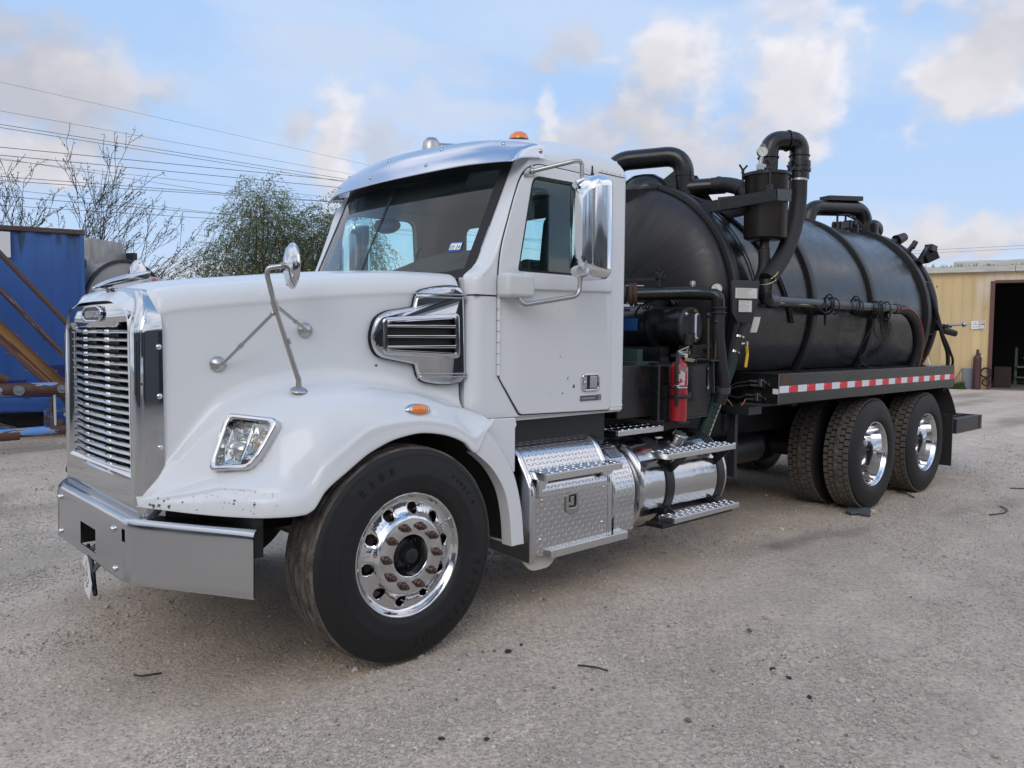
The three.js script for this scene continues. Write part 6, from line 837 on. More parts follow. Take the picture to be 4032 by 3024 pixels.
{ // loose stones: uneven lumps thrown about in drifts, thinning with distance
  const shapes = []; for (let s = 0; s < 4; s++) { const g = new THREE.IcosahedronGeometry(1, 1).toNonIndexed(), q = mergeVertices(g.deleteAttribute('normal') && g.deleteAttribute('uv') && g), p = q.attributes.position; for (let i = 0; i < p.count; i++) { const v = V(p.getX(i), p.getY(i), p.getZ(i)); const k = 0.72 + 0.5 * noise3(v.x * 1.7 + s * 9, v.y * 1.7, v.z * 1.7); p.setXYZ(i, v.x * k, v.y * k * 0.62, v.z * k * 0.85); } shapes.push(toCreasedNormals(q, 0.35)); }
  const sm2 = mat([1, 1, 1], 0.92), C = 36000, dummy = new THREE.Object3D(), c = new THREE.Color();
  const G = grp('gravel', scene); tag(G, 'loose pale stones scattered over the whole yard', 'gravel', null, 'stuff');
  for (let s = 0; s < 4; s++) {
    const m = new THREE.InstancedMesh(shapes[s], sm2, C); m.name = 'stones'; m.userData.kind = 'stuff'; m.castShadow = m.receiveShadow = true; let n = 0, guard = 0;
    while (n < C && guard++ < C * 30) {
      const d = 2.2 + 15 * Math.pow(rnd(), 1.9), a = rr(-0.80, 0.80) + 0.75, x = -2.19 + d * Math.sin(a), z = 4.24 - d * Math.cos(a);
      const drift = fbm(x * 0.9, z * 1.6 + x * 0.5, 41, 4); if (rnd() > sstep(0.36, 0.66, drift) * 0.9 + 0.10) continue;
      let r = 0.0024 + 0.0038 * Math.pow(rnd(), 2.4); if (rnd() < 0.035) r = rr(0.006, 0.010); if (rnd() < 0.0020) r = rr(0.011, 0.020); r *= 1 + 0.04 * d;
      dummy.position.set(x, r * 0.2 - 0.006 + 0.030 * (fbm(x * 0.5, z * 0.5, 31, 3) - 0.5) + 0.016 * (fbm(x * 1.2, z * 4, 33, 3) - 0.5), z); dummy.rotation.set(rr(-0.5, 0.5), rr(0, 6.28), rr(-0.5, 0.5)); dummy.scale.setScalar(r); dummy.updateMatrix(); m.setMatrixAt(n, dummy.matrix);
      const k = (rnd() < 0.012 ? 0.16 : rnd() < 0.08 ? 0.62 : rr(0.34, 0.50)) * (0.6 + 0.4 * groundTone(x, z)); c.setRGB(k * rr(1.02, 1.08), k * rr(0.91, 0.96), k * rr(0.77, 0.85)); m.setColorAt(n, c); n++;
    }
    m.count = n; G.add(m);
  }
}
const lump = (w, h, d, s, seed2 = 1) => { const g = new THREE.IcosahedronGeometry(1, 2), q = mergeVertices(g.deleteAttribute('normal') && g.deleteAttribute('uv') && g), p = q.attributes.position; for (let i = 0; i < p.count; i++) { const v = V(p.getX(i), p.getY(i), p.getZ(i)), k = 0.75 + 0.5 * noise3(v.x * s + seed2 * 7, v.y * s, v.z * s); p.setXYZ(i, v.x * k * w, v.y * k * h, v.z * k * d); } return toCreasedNormals(q, 0.4); };
{ // things lying on the ground
  const slab = obj('rubber_scrap', [ext(shape([[0, 0], [0.24, -0.02], [0.34, 0.03], [0.30, 0.10], [0.36, 0.14], [0.10, 0.20], [0.02, 0.16], [0.06, 0.10]]), 0.018, 0.004, 1).rotateX(-PI / 2)], mat([0.085, 0.09, 0.095], 0.8)); slab.position.set(4.90, 0.004, 1.34); slab.rotation.set(0.02, 0.5, 0.03); tag(slab, 'flat torn grey scrap lying just in front of the nearer rear wheel', 'scrap');
  const sc2 = obj('rubber_scrap', lump(0.16, 0.02, 0.07, 3, 4), mat([0.03, 0.03, 0.032], 0.8)); sc2.position.set(14.2, 0.012, 0.9); tag(sc2, 'small black scrap far out on the gravel right of the mud flap', 'scrap');
  const twig = (x, z, L, a, bend, label, c = [0.045, 0.035, 0.03], r = 0.0045) => { const o = obj('twig', tube([[-L / 2, 0.006, 0], [-L / 6, 0.012, bend], [L / 6, 0.014, bend * 0.9], [L / 2, 0.007, 0]], r, 6), mat(c, 0.85)); o.position.set(x, 0.002, z); o.rotation.y = a; tag(o, label, 'twig'); };
  twig(-0.985, 0.502, 0.12, -0.6, 0.03, 'short dark curved twig lying in front of the bumper corner at lower left', [0.04, 0.035, 0.033], 0.005); twig(0.60, 1.83, 0.15, -1.2, 0.004, 'thin straight brown twig on open gravel below the lower box step'); twig(6.05, 2.0, 0.5, 0.1, 0.09, 'long curved thin twig on the gravel right of the oil stains', [0.06, 0.05, 0.045], 0.006); twig(7.6, 1.95, 0.5, -0.9, 0.03, 'straight dark twig farther right on the gravel', [0.05, 0.045, 0.04], 0.006); twig(6.2, 1.15, 0.3, 0.9, 0.01, 'short dark stick lying behind the grey scrap', [0.05, 0.045, 0.04], 0.008);
  [[0.45, 1.40, 0.030, 'dark grey stone near the tyre, larger of two'], [0.56, 1.38, 0.018, 'dark grey stone near the tyre, smaller of two'], [-0.33, 1.86, 0.022, 'dark stone nearest the lower edge left of centre'], [-0.20, 1.98, 0.02, 'dark blue-grey stone at the bottom beside a pale pebble'], [1.10, 2.66, 0.022, 'black stone in the cluster at the lower right, nearest'], [1.22, 2.50, 0.02, 'black stone in the cluster at the lower right, middle'], [1.25, 2.40, 0.026, 'flat black stone in the cluster at the lower right, farthest'], [1.62, 2.06, 0.03, 'grey flat stone on the smooth patch right of centre'], [8.3, 1.85, 0.07, 'dark square lump at the far right edge of the yard']].forEach(([x, z, r, l], i) => { const o = obj('stone', lump(r * 0.62, r * 0.3, r * 0.45, 2.2, i + 1), mat(i === 7 ? [0.10, 0.11, 0.125] : [0.035, 0.035, 0.038], 0.85)); o.position.set(x, r * 0.18 - 0.004, z); o.rotation.y = i; tag(o, l, 'stone'); });
}
// ---------------------------------------------------------------- yellow workshop behind the truck
{
  const Bd = grp('workshop_building', scene, [26.57, 0, -5.80]); Bd.rotation.y = Math.atan2(0.329, 0.944) - PI / 2; // local x runs along the wall, local z out of it
  tag(Bd, 'yellow corrugated metal workshop with a wide dark doorway and grey gutter', 'building');
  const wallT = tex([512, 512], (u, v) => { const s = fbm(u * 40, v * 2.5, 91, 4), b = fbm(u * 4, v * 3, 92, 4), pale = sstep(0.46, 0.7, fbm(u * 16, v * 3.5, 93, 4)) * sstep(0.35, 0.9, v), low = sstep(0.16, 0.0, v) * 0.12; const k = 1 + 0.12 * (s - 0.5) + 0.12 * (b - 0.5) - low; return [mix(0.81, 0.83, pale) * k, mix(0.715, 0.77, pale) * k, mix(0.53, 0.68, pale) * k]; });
  const ym = mat([1, 1, 1], 0.55, 0, { map: wallT, side: THREE.DoubleSide });
  const H = 3.86, D0 = 1.765, D1 = 6.9, DH = 3.56, panel = (x0, y0, y1, w = 0.914) => grid((u, v, i, j) => { const p = [[0, 0], [0.09, 0], [0.105, 0.03], [0.135, 0.03], [0.15, 0], [0.305, 0], [0.395, 0], [0.41, 0.03], [0.44, 0.03], [0.455, 0], [0.61, 0], [0.70, 0], [0.715, 0.03], [0.745, 0.03], [0.76, 0], [0.914, 0.002]][i]; const x = x0 + Math.min(p[0], w); return [x, mix(y0, y1, v), p[1], x / 9.0, mix(y0, y1, v) / 4.0]; }, 15, 6);
  for (let k = -8; k < 2; k++) { const x0 = D0 - 0.914 * (2 - k) + 0.0; if (x0 + 0.91 <= D0 + 0.01) part('wall_panel', panel(x0, 0, H), ym, Bd); }
  for (let k = 0; k < 6; k++) part('wall_panel', panel(D0 + k * 0.914, DH, H, Math.min(0.914, D1 - D0 - k * 0.914)), ym, Bd);
  for (let k = 0; k < 6; k++) part('wall_panel', panel(D1 + k * 0.914, 0, H), ym, Bd);
  part('door_frame', [bb(D0 - 0.02, D0 + 0.10, 0, DH, -0.16, 0.045), bb(D1 - 0.10, D1 + 0.02, 0, DH, -0.16, 0.045), bb(D0 + 0.10, D1 - 0.10, DH - 0.06, DH + 0.03, -0.16, 0.045)], mat([0.13, 0.065, 0.055], 0.8), Bd);
  const gt = mat([1, 1, 1], 0.5, 0.1, { map: tex(256, (u, v) => { const n = P8(u, v, 8, 95, 4), k = 0.74 + 0.2 * (n - 0.5); return [k, k * 0.99, k * 0.94]; }) });
  for (let k = 0; k < 8; k++) part('gutter', bb(-9.2 + k * 2.9, -6.31 + k * 2.9, H, H + 0.17, 0.0, 0.20, 0.01), gt, Bd);
  part('roof', [bb(-9.3, 14, H + 0.17, H + 0.20, -14, 0.16).translate(0, 0, 0)], mat([0.42, 0.42, 0.39], 0.7), Bd);
  part('roof_vent', new RoundedBoxGeometry(2.45, 0.30, 0.5, 2, 0.05).translate(1.90, H + 0.33, -1.2), gt, Bd);
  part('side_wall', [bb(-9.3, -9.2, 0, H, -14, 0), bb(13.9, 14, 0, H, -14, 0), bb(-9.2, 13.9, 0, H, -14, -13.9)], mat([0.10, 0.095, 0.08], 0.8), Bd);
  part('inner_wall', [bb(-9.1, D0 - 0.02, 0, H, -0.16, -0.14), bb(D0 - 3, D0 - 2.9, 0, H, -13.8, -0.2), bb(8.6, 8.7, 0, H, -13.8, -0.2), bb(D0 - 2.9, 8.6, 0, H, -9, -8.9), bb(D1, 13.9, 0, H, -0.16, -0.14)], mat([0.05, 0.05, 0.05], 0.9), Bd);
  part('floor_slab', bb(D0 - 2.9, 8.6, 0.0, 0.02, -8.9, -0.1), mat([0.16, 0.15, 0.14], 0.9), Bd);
  for (const [x, y] of [[0.18, 3.42], [1.60, 2.70], [1.52, 1.16]]) part('dent', T(new THREE.SphereGeometry(1, 8, 6).scale(0.018, 0.045, 0.006), x, y, 0.004), mat([0.09, 0.05, 0.03], 0.8), Bd);
  // moss and weeds along the roof edge
  const tufts = []; for (let i = 0; i < 520; i++) { const x = rr(-6, 9), h = rr(0.03, 0.17) * (0.4 + fbm(x * 1.5, 1, 97, 3)), z = rr(0.02, 0.14); tufts.push(new THREE.ConeGeometry(0.012 + h * 0.05, h, 3).rotateZ(rr(-0.4, 0.4)).translate(x, H + 0.19 + h * 0.4, z)); }
  const rw = part('roof_weeds', tufts, mat([0.17, 0.17, 0.12], 0.9), Bd); rw.userData.kind = 'stuff';
  const place = (o, x, y, z, ry = 0) => { const p = V(x, y, z).applyAxisAngle(V(0, 1, 0), Bd.rotation.y).add(Bd.position); o.position.copy(p); o.rotation.y = Bd.rotation.y + ry; return o; };
  const sg = canvas(384, 256, (c, w, h) => { c.fillStyle = '#e4e4e2'; c.fillRect(0, 0, w, h); c.fillStyle = '#22252b'; c.textAlign = 'center'; c.font = 'bold 36px sans-serif'; c.fillText('MAX', 104, 70); c.font = 'bold 31px sans-serif'; c.save(); c.translate(104, 120); c.scale(0.86, 1); c.fillText('CLEARANCE', 0, 0); c.restore(); c.font = 'bold 52px sans-serif'; c.fillText("13' 10\"", 104, 208); c.fillStyle = '#23252b'; c.fillRect(206, 16, 160, 224); c.fillStyle = '#eceae8'; c.fillRect(222, 32, 128, 192); c.fillStyle = '#b8b6b8'; c.fillRect(226, 44, 120, 34); c.fillStyle = '#2b2f3d'; c.fillRect(240, 96, 92, 62); c.fillStyle = '#d23c46'; c.fillRect(286, 84, 62, 36); c.fillStyle = '#f1f0ee'; c.fillRect(250, 130, 72, 34); c.fillStyle = '#2b2f3d'; c.fillRect(248, 176, 76, 12); c.fillRect(256, 188, 14, 14); c.fillRect(302, 188, 14, 14); });
  const S = place(grp('clearance_sign', scene), 1.43, 2.12, 0.045); tag(S, 'white clearance sign with black lettering and a small truck picture on the yellow wall', 'sign');
  part('board', crease(ext(shape(rrect(-0.205, 0.205, -0.138, 0.138, 0.02)), 0.01, 0.002, 1), 0.5), mat([0.72, 0.72, 0.71], 0.4), S); part('face', grid((u, v) => [mix(-0.20, 0.20, u), mix(-0.133, 0.133, v), 0.0125, u, v], 1, 1), mat(0xffffff, 0.45, 0, { map: sg }), S);
  const Cy = place(grp('gas_cylinder', scene), 1.44, 0, 0.26); tag(Cy, 'tall maroon gas cylinder standing against the yellow wall beside the doorway', 'cylinder');
  part('body', lathe([[0.001, 0.005], [0.115, 0.0], [0.122, 0.02], [0.122, 1.00], [0.115, 1.06], [0.09, 1.11], [0.05, 1.14], [0.042, 1.17], [0.001, 1.17]], 32), mat([0.075, 0.028, 0.032], 0.45), Cy); part('valve_cap', lathe([[0.001, 1.32], [0.03, 1.315], [0.044, 1.29], [0.046, 1.19], [0.05, 1.165], [0.05, 1.15]], 20), mat([0.06, 0.026, 0.03], 0.5), Cy); part('tag', box(0.05, 0.035, 0.004, 0.10, 1.09, 0.03), M.paper, Cy);
  const Sh = place(obj('metal_sheet', [bb(-0.17, 0.17, 0, 0.68, 0, 0.012), bar([-0.20, 0.68, 0.01], [-0.52, 0.02, 0.16], 0.03, 0.03), bb(-0.2, -0.17, 0.62, 0.69, 0, 0.03)].map((g) => g), mat([0.20, 0.23, 0.26], 0.6)), 1.22, 0, 0.08); tag(Sh, 'grey folding metal frame leaning on the wall behind the maroon cylinder', 'metal frame');
  const Ho = place(obj('rubber_hose_coil', [new THREE.TorusGeometry(0.15, 0.03, 10, 30).translate(0, 0.55, 0), new THREE.TorusGeometry(0.11, 0.025, 10, 30).translate(0.02, 0.24, 0.02)], M.hose), 1.70, 0, 0.16); tag(Ho, 'dark hose coils hanging on the wall right of the maroon cylinder', 'hose');
  const Ti = place(obj('hoop', [new THREE.TorusGeometry(0.55, 0.035, 10, 48, PI).rotateZ(0.0).scale(0.6, 1.35, 1).translate(0, 0.0, 0)], M.hose), 0.42, 0, 0.35, 0.3); tag(Ti, 'black rubber hoop standing in the weeds behind the mud flap', 'hoop');
  const wd = []; for (let i = 0; i < 420; i++) { const x = rr(0.3, 1.1), h = rr(0.06, 0.34), z = rr(0.15, 0.55); wd.push(new THREE.ConeGeometry(0.018, h, 3).rotateZ(rr(-0.6, 0.6)).rotateX(rr(-0.5, 0.5)).translate(x, h * 0.4, z)); }
  tag(place(obj('weeds', wd, mat([0.055, 0.085, 0.025], 0.9)), 0, 0, 0), 'green weeds along the foot of the yellow wall', 'weeds', null, 'stuff');
  // scrap timber leaning by the wall behind the tank's tail
  const plank = (x, h, lean, w, c, label, dz = 0.9) => { const o = place(obj('plank', bar([0, 0, dz], [lean, h, 0.06], w, 0.03, [1, 0, 0]), mat(c, 0.8)), x, 0, 0); tag(o, label, 'plank'); };
  plank(0.30, 2.05, -0.62, 0.05, [0.60, 0.57, 0.46], 'long pale pole leaning against the yellow wall behind the tank'); plank(-0.55, 1.9, -0.10, 0.22, [0.10, 0.18, 0.25], 'blue board leaning beside the brown boards behind the tank tail'); plank(-0.2, 1.7, -0.18, 0.16, [0.17, 0.12, 0.09], 'brown board leaning right of the blue board'); plank(-0.85, 1.6, 0.05, 0.2, [0.07, 0.13, 0.22], 'darker blue board left of the other boards'); plank(0.02, 1.8, -0.25, 0.10, [0.20, 0.17, 0.13], 'narrow weathered board nearest the pale pole');
  [[-0.62, 0.78, 0.2], [-0.40, 0.70, -0.15], [-0.50, 0.62, 0.1], [-0.25, 0.60, 0.35]].forEach(([x, y, a], i) => { const o = place(obj('timber_block', bb(-0.22, 0.22, -0.05, 0.05, -0.06, 0.06, 0.006), mat([0.30, 0.27, 0.23], 0.85)), x, y + 0.05, 1.2, a); o.rotation.z = rr(-0.2, 0.2); tag(o, 'weathered wooden block on the ' + ['left top', 'right top', 'left middle', 'right edge'][i] + ' of the timber heap behind the tank', 'timber'); });
  tag(place(obj('pallet_stack', [0, 1, 2, 3].flatMap((k) => [bb(-0.6, 0.6, k * 0.14, k * 0.14 + 0.02, -0.5, 0.5), bb(-0.6, 0.6, k * 0.14 + 0.11, k * 0.14 + 0.13, -0.5, 0.5), ...[-0.55, 0, 0.55].map((x) => bb(x - 0.04, x + 0.04, k * 0.14 + 0.02, k * 0.14 + 0.11, -0.5, 0.5))]), mat([0.22, 0.19, 0.15], 0.85)), -0.45, 0, 1.2), 'low stack of grey wooden pallets under the timber heap', 'pallets');
  // dim things inside the doorway
  const gc = place(grp('green_trolley', scene), 3.15, 0.02, -3.6); tag(gc, 'dim green welding trolley standing inside the dark doorway', 'trolley'); part('mast', bb(-0.35, -0.27, 0, 1.35, -0.04, 0.04), mat([0.07, 0.12, 0.08], 0.6), gc); part('tray', [bb(-0.3, 0.5, 0.62, 0.68, -0.25, 0.25), bb(-0.3, 0.5, 0.25, 0.29, -0.25, 0.25), bb(0.46, 0.50, 0, 0.68, 0.21, 0.25), bb(0.46, 0.50, 0, 0.68, -0.25, -0.21)], mat([0.12, 0.14, 0.11], 0.6), gc); part('drum', cyl(0.16, 0.16, [0.15, 0.30, 0], [0.15, 0.55, 0], 20), mat([0.16, 0.18, 0.14], 0.6), gc); part('upper_shelf', bb(-0.1, 0.5, 0.95, 1.0, -0.2, 0.2), mat([0.10, 0.12, 0.11], 0.7), gc);
  const bx = place(obj('crate', [bb(-0.25, 0.25, 0, 0.7, -0.25, 0.25, 0.01)], mat([0.03, 0.016, 0.014], 0.8)), 2.25, 0.02, -1.2); tag(bx, 'dim brown crate just inside the doorway beside the jamb', 'crate');
}
// ---------------------------------------------------------------- blue tank with its stair, at the left
const rustT = (seed2, paint, amount) => tex(512, (u, v) => { const n = P8(u, v, 5, seed2, 5), f = P8(u, v, 40, seed2 + 1, 3), s = fbm(u * 40, v * 3, seed2 + 2, 3), r = sstep(amount, amount + 0.03, n + 0.10 * (f - 0.5)), e = sstep(amount - 0.05, amount, n + 0.1 * (f - 0.5)) * (1 - r); const ru = [0.31 + 0.16 * (f - 0.5), 0.225 + 0.12 * (f - 0.5), 0.19 + 0.09 * (f - 0.5)], wt = [0.62, 0.62, 0.60], q = 1 + 0.12 * (s - 0.5); return [0, 1, 2].map((i) => mix(mix(paint[i] * q, wt[i], e * 0.8), ru[i], r)); });
const rusty = (seed2, paint, amount, o = {}) => mat([1, 1, 1], 0.65, 0.1, { map: rustT(seed2, paint, amount), ...o });
{
  const K = grp('blue_storage_tank', scene, [1.27, 0, -9.085]); K.rotation.y = -0.2547; tag(K, 'big blue corrugated steel storage tank with a white square sign, behind the truck\u2019s nose', 'storage tank');
  const bm = mat([1, 1, 1], 0.42, 0, { map: tex(512, (u, v) => { const n = P8(u, v, 4, 111, 5), s = fbm(u * 30, v * 2, 113, 4), d = sstep(0.58, 0.72, s) * sstep(0.7, 1.0, v), sc = sstep(0.62, 0.66, fbm(u * 9, v * 12, 115, 4)) * sstep(0.7, 0.3, v) * 0.16, k = 1 + 0.14 * (n - 0.5); const hi = 0.05 * sstep(0.55, 1.0, v); return [(0.15 + hi - 0.06 * d - sc * 0.3) * k, (0.315 + hi - 0.14 * d - sc) * k, (0.575 + hi * 0.6 - 0.28 * d - sc * 1.2) * k]; }) });
  for (let k = 0; k < 12; k++) part('wall_panel', grid((u, v, i, j) => { const p = [[0, 0], [0.16, 0], [0.20, -0.035], [0.36, -0.035], [0.40, 0]][i]; return [-0.4 * (k + 1) + p[0], mix(0.62, 3.08, v), p[1], (-0.4 * (k + 1) + p[0]) / 4.8, v]; }, 4, 4), bm, K);
  part('top_rim', [bb(-4.8, 0.03, 3.08, 3.15, -0.10, 0.035, 0.008)], rusty(121, [0.08, 0.13, 0.24], 0.44), K);
  part('corner_post', bb(-0.04, 0.02, 0.55, 3.08, -0.12, 0.012, 0.006), bm, K);
  part('side_wall', [bb(-0.02, 0.0, 0.6, 3.08, -7, -0.12), bb(-4.8, 0, 3.04, 3.07, -7, -0.1), bb(-4.8, 0, 0.6, 0.62, -7, -0.1)], bm, K);
  part('skid', [bb(-4.8, 0.02, 0.40, 0.62, -0.06, 0.02, 0.01), bb(-0.12, 0.0, 0, 0.45, -7, -0.1), bb(-1.9, -1.75, 0.0, 0.42, -7, -0.3)], bm, K);
  const sg = grp('blank_sign', scene, V(-1.055, 2.87, 0.02).applyAxisAngle(V(0, 1, 0), K.rotation.y).add(K.position).toArray()); sg.rotation.y = K.rotation.y; tag(sg, 'blank white square sign near the top of the blue tank', 'sign'); part('board', bb(-0.125, 0.125, -0.185, 0.185, 0, 0.006), mat([0.66, 0.67, 0.68], 0.5), sg); 
  // stair and pipe manifold in front of it
  const St = grp('rusty_stair', scene, [0, 0, -8.0]); tag(St, 'rusty steel stair with two round handrails climbing the blue tank', 'stair');
  const rp = rusty(131, [0.30, 0.24, 0.22], 0.42), os = mat([1, 1, 1], 0.7, 0.1, { map: tex(256, (u, v) => { const n = P8(u, v, 5, 141, 5), k = 1 + 0.5 * (n - 0.5), e = sstep(0.62, 0.7, n); return [mix(0.57, 0.32, e) * k, mix(0.43, 0.20, e) * k, mix(0.26, 0.15, e) * k]; }) });
  part('handrail', cyl(0.036, 0.036, [-1.6, 4.50, 0], [1.6, 0.74, 0], 16), mat([0.10, 0.062, 0.055], 0.7, 0.2), St); part('handrail', cyl(0.034, 0.034, [-1.6, 4.03, 0], [1.6, 0.24, 0], 16), rp, St);
  part('stringer', bar([-1.6, 3.33, 0.0], [1.1, 0.36, 0.0], 0.03, 0.20), os, St); part('stringer_flange', [bar([-1.6, 3.33 + 0.135, 0.02], [1.1, 0.36 + 0.135, 0.02], 0.09, 0.012), bar([-1.6, 3.33 - 0.135, 0.02], [1.1, 0.36 - 0.135, 0.02], 0.09, 0.05)], mat([0.12, 0.06, 0.05], 0.85), St);
  for (let k = 0; k < 9; k++) part('tread', bb(0.72 - k * 0.225 - 0.10, 0.72 - k * 0.225 + 0.14, 0.80 + k * 0.248, 0.815 + k * 0.248, -0.75, 0.0), os, St);
  const Mf = grp('pipe_manifold', scene, [0, 0, -7.75]); tag(Mf, 'flaking blue and rusty pipe manifold with bolted caps at the foot of the blue tank', 'pipework');
  const pm = rusty(151, [0.42, 0.56, 0.78], 0.50), pm2 = rusty(161, [0.40, 0.57, 0.82], 0.53); pm.map.repeat.set(1, 2.4); pm2.map.repeat.set(1, 2.2);
  part('upper_pipe', cyl(0.085, 0.085, [-2.6, 0.85, 0], [1.4, 0.83, 0], 28), pm, Mf); part('lower_pipe', cyl(0.062, 0.062, [-2.6, 0.23, 0.05], [1.4, 0.29, 0.05], 24), pm2, Mf);
  for (const [x, r] of [[0.10, 0.066], [0.60, 0.056], [-0.42, 0.06]]) part('cap', [cyl(r, r * 0.96, [x, 0.83, 0.07], [x, 0.83, 0.13], 24), box(0.05, 0.03, 0.03, x, 0.83, 0.14, 0.006)], mat([0.22, 0.25, 0.27], 0.5, 0.6), Mf);
  part('drop_pipe', cyl(0.016, 0.016, [0.53, 0.76, 0.02], [0.53, 0.30, 0.03], 12), mat([0.42, 0.48, 0.52], 0.5), Mf); part('drop_pipe', cyl(0.02, 0.02, [0.50, 0.74, -0.02], [0.50, 0.30, 0.0], 12), rp, Mf);
  part('bracket_plate', bb(0.42, 0.95, 0.30, 0.56, -0.10, -0.06, 0.006), rusty(171, [0.13, 0.29, 0.55], 0.60), Mf); part('bolt', cyl(0.03, 0.03, [0.68, 0.47, -0.06], [0.68, 0.47, -0.01], 18), mat([0.45, 0.45, 0.44], 0.6), Mf); for (const x of [0.58, 0.80]) part('slot_pipe', cyl(0.04, 0.045, [x, 0.38, -0.05], [x, 0.38, 0.03], 16), M.rust, Mf);
  part('shoe', ext(shape(roundPoly([[-1.4, 0.28], [-0.3, 0.28], [0.14, 0.26], [0.12, 0.32, 0.02], [-0.1, 0.40], [-0.3, 0.45], [-1.4, 0.52]], 0.02)), 0.02, 0.004, 1, -0.2), rusty(181, [0.22, 0.34, 0.52], 0.6), Mf); part('sleeve', [cyl(0.072, 0.072, [-0.16, 0.245, 0.05], [0.10, 0.247, 0.05], 20), cyl(0.075, 0.075, [-0.32, 0.243, 0.05], [-0.25, 0.244, 0.05], 20)], M.rust, Mf); part('elbow', [cyl(0.06, 0.06, [0.03, 0.95, -0.2], [-0.1, 1.0, -0.2], 16)], M.rust, Mf);
}
{ // grey tank trailer behind
  const G = grp('grey_tank_trailer', scene, [3.02, 2.06, -12.72]); G.rotation.y = Math.atan2(-0.39, -0.92) + PI; // local z points out of the tail
  tag(G, 'grey steel tank trailer with spill box and red tail lights beyond the white hood', 'trailer');
  const gm = mat([1, 1, 1], 0.5, 0.35, { map: tex(256, (u, v) => { const n = P8(u, v, 5, 191, 5), s = fbm(u * 30, v * 3, 192, 3), k = 0.60 + 0.16 * (n - 0.5) + 0.12 * (s - 0.5); return [k, k * 0.98, k * 0.95]; }) }), R = 0.98;
  part('barrel', grid((u, v) => { const a = u * PI * 2; return [R * Math.cos(a), R * Math.sin(a), mix(-7, 0, v), u * 3, v * 3]; }, 64, 8), gm, G);
  part('tail_head', zl([[0.001, 0.16], [0.3, 0.15], [0.6, 0.11], [0.85, 0.05], [0.97, -0.02]], 56), mat([0.26, 0.25, 0.235], 0.55, 0.3), G); part('rim', crease(zl([[R - 0.02, 0.03], [R + 0.02, 0.03], [R + 0.035, 0.01], [R + 0.035, -0.03], [R, -0.04]], 56), 0.6), M.frame, G);
  part('spill_box', crease(ext(shape([[-0.52, 0.75], [0.42, 0.75], [0.42, 1.15], [0.32, 1.40], [-0.42, 1.42], [-0.52, 1.36]]), 2.6, 0.02, 2, -3.1), 0.5), gm, G); part('spill_box_rail', bb(0.40, 0.50, 0.78, 1.2, -3.0, -0.3), M.frame, G);
  part('lamp_panel', bb(0.12, 0.66, 0.50, 0.70, 0.12, 0.16, 0.01), mat([0.48, 0.47, 0.44], 0.5), G); for (const x of [0.24, 0.52]) part('tail_lamp', T(lathe([[0.001, 0.03], [0.04, 0.026], [0.062, 0.01], [0.065, 0]], 20, 'z'), x, 0.61, 0.16), phys([0.32, 0.02, 0.03], 0.25, 0, { clearcoat: 1 }), G);
  part('cable', tube([[0.0, 0.95, 0.14], [0.08, 0.8, 0.18], [0.2, 0.72, 0.19], [0.3, 0.74, 0.18]], 0.015, 8), M.hose, G); part('running_gear', [bb(-0.9, 0.9, -1.7, -1.2, -2.5, -0.3), cyl(0.5, 0.5, [-1.0, -1.55, -1.2], [1.0, -1.55, -1.2], 24)], M.black, G);
}
// ---------------------------------------------------------------- trees
const twigTube = (out, a, b, r0, r1, n = 5) => out.push(cyl(r0, r1, a.toArray(), b.toArray(), n, true));
function leafMesh(leaves, name, m, parent) { // leaves: {p, d (along), n (width direction), l, w, c}
  const N = leaves.length, pos = new Float32Array(N * 12), col = new Float32Array(N * 12), nor = new Float32Array(N * 12), idx = [];
  leaves.forEach((q, i) => { const e = q.p.clone().addScaledVector(q.d, q.l), mid = q.p.clone().addScaledVector(q.d, q.l * 0.45), n = q.d.clone().cross(q.n).normalize(); [q.p, mid.clone().addScaledVector(q.n, q.w), e, mid.clone().addScaledVector(q.n, -q.w)].forEach((v, k) => { pos.set([v.x, v.y, v.z], i * 12 + k * 3); col.set(q.c, i * 12 + k * 3); nor.set([n.x, n.y, n.z], i * 12 + k * 3); }); const o = i * 4; idx.push(o, o + 1, o + 2, o, o + 2, o + 3); });
  const g = new THREE.BufferGeometry(); g.setAttribute('position', new THREE.BufferAttribute(pos, 3)); g.setAttribute('normal', new THREE.BufferAttribute(nor, 3)); g.setAttribute('color', new THREE.BufferAttribute(col, 3)); g.setIndex(idx); g.computeVertexNormals();
  const o = new THREE.Mesh(g, m); o.name = name; o.castShadow = o.receiveShadow = true; parent.add(o); return o;
}
const rdir = () => { const z = rr(-1, 1), a = rr(0, PI * 2), s = Math.sqrt(1 - z * z); return V(s * Math.cos(a), z, s * Math.sin(a)); };
const leafM = new THREE.MeshPhysicalMaterial({ color: 0xffffff, vertexColors: true, roughness: 0.75, side: THREE.DoubleSide, transmission: 0.5, thickness: 0 }), bark = mat([0.075, 0.062, 0.052], 0.9);
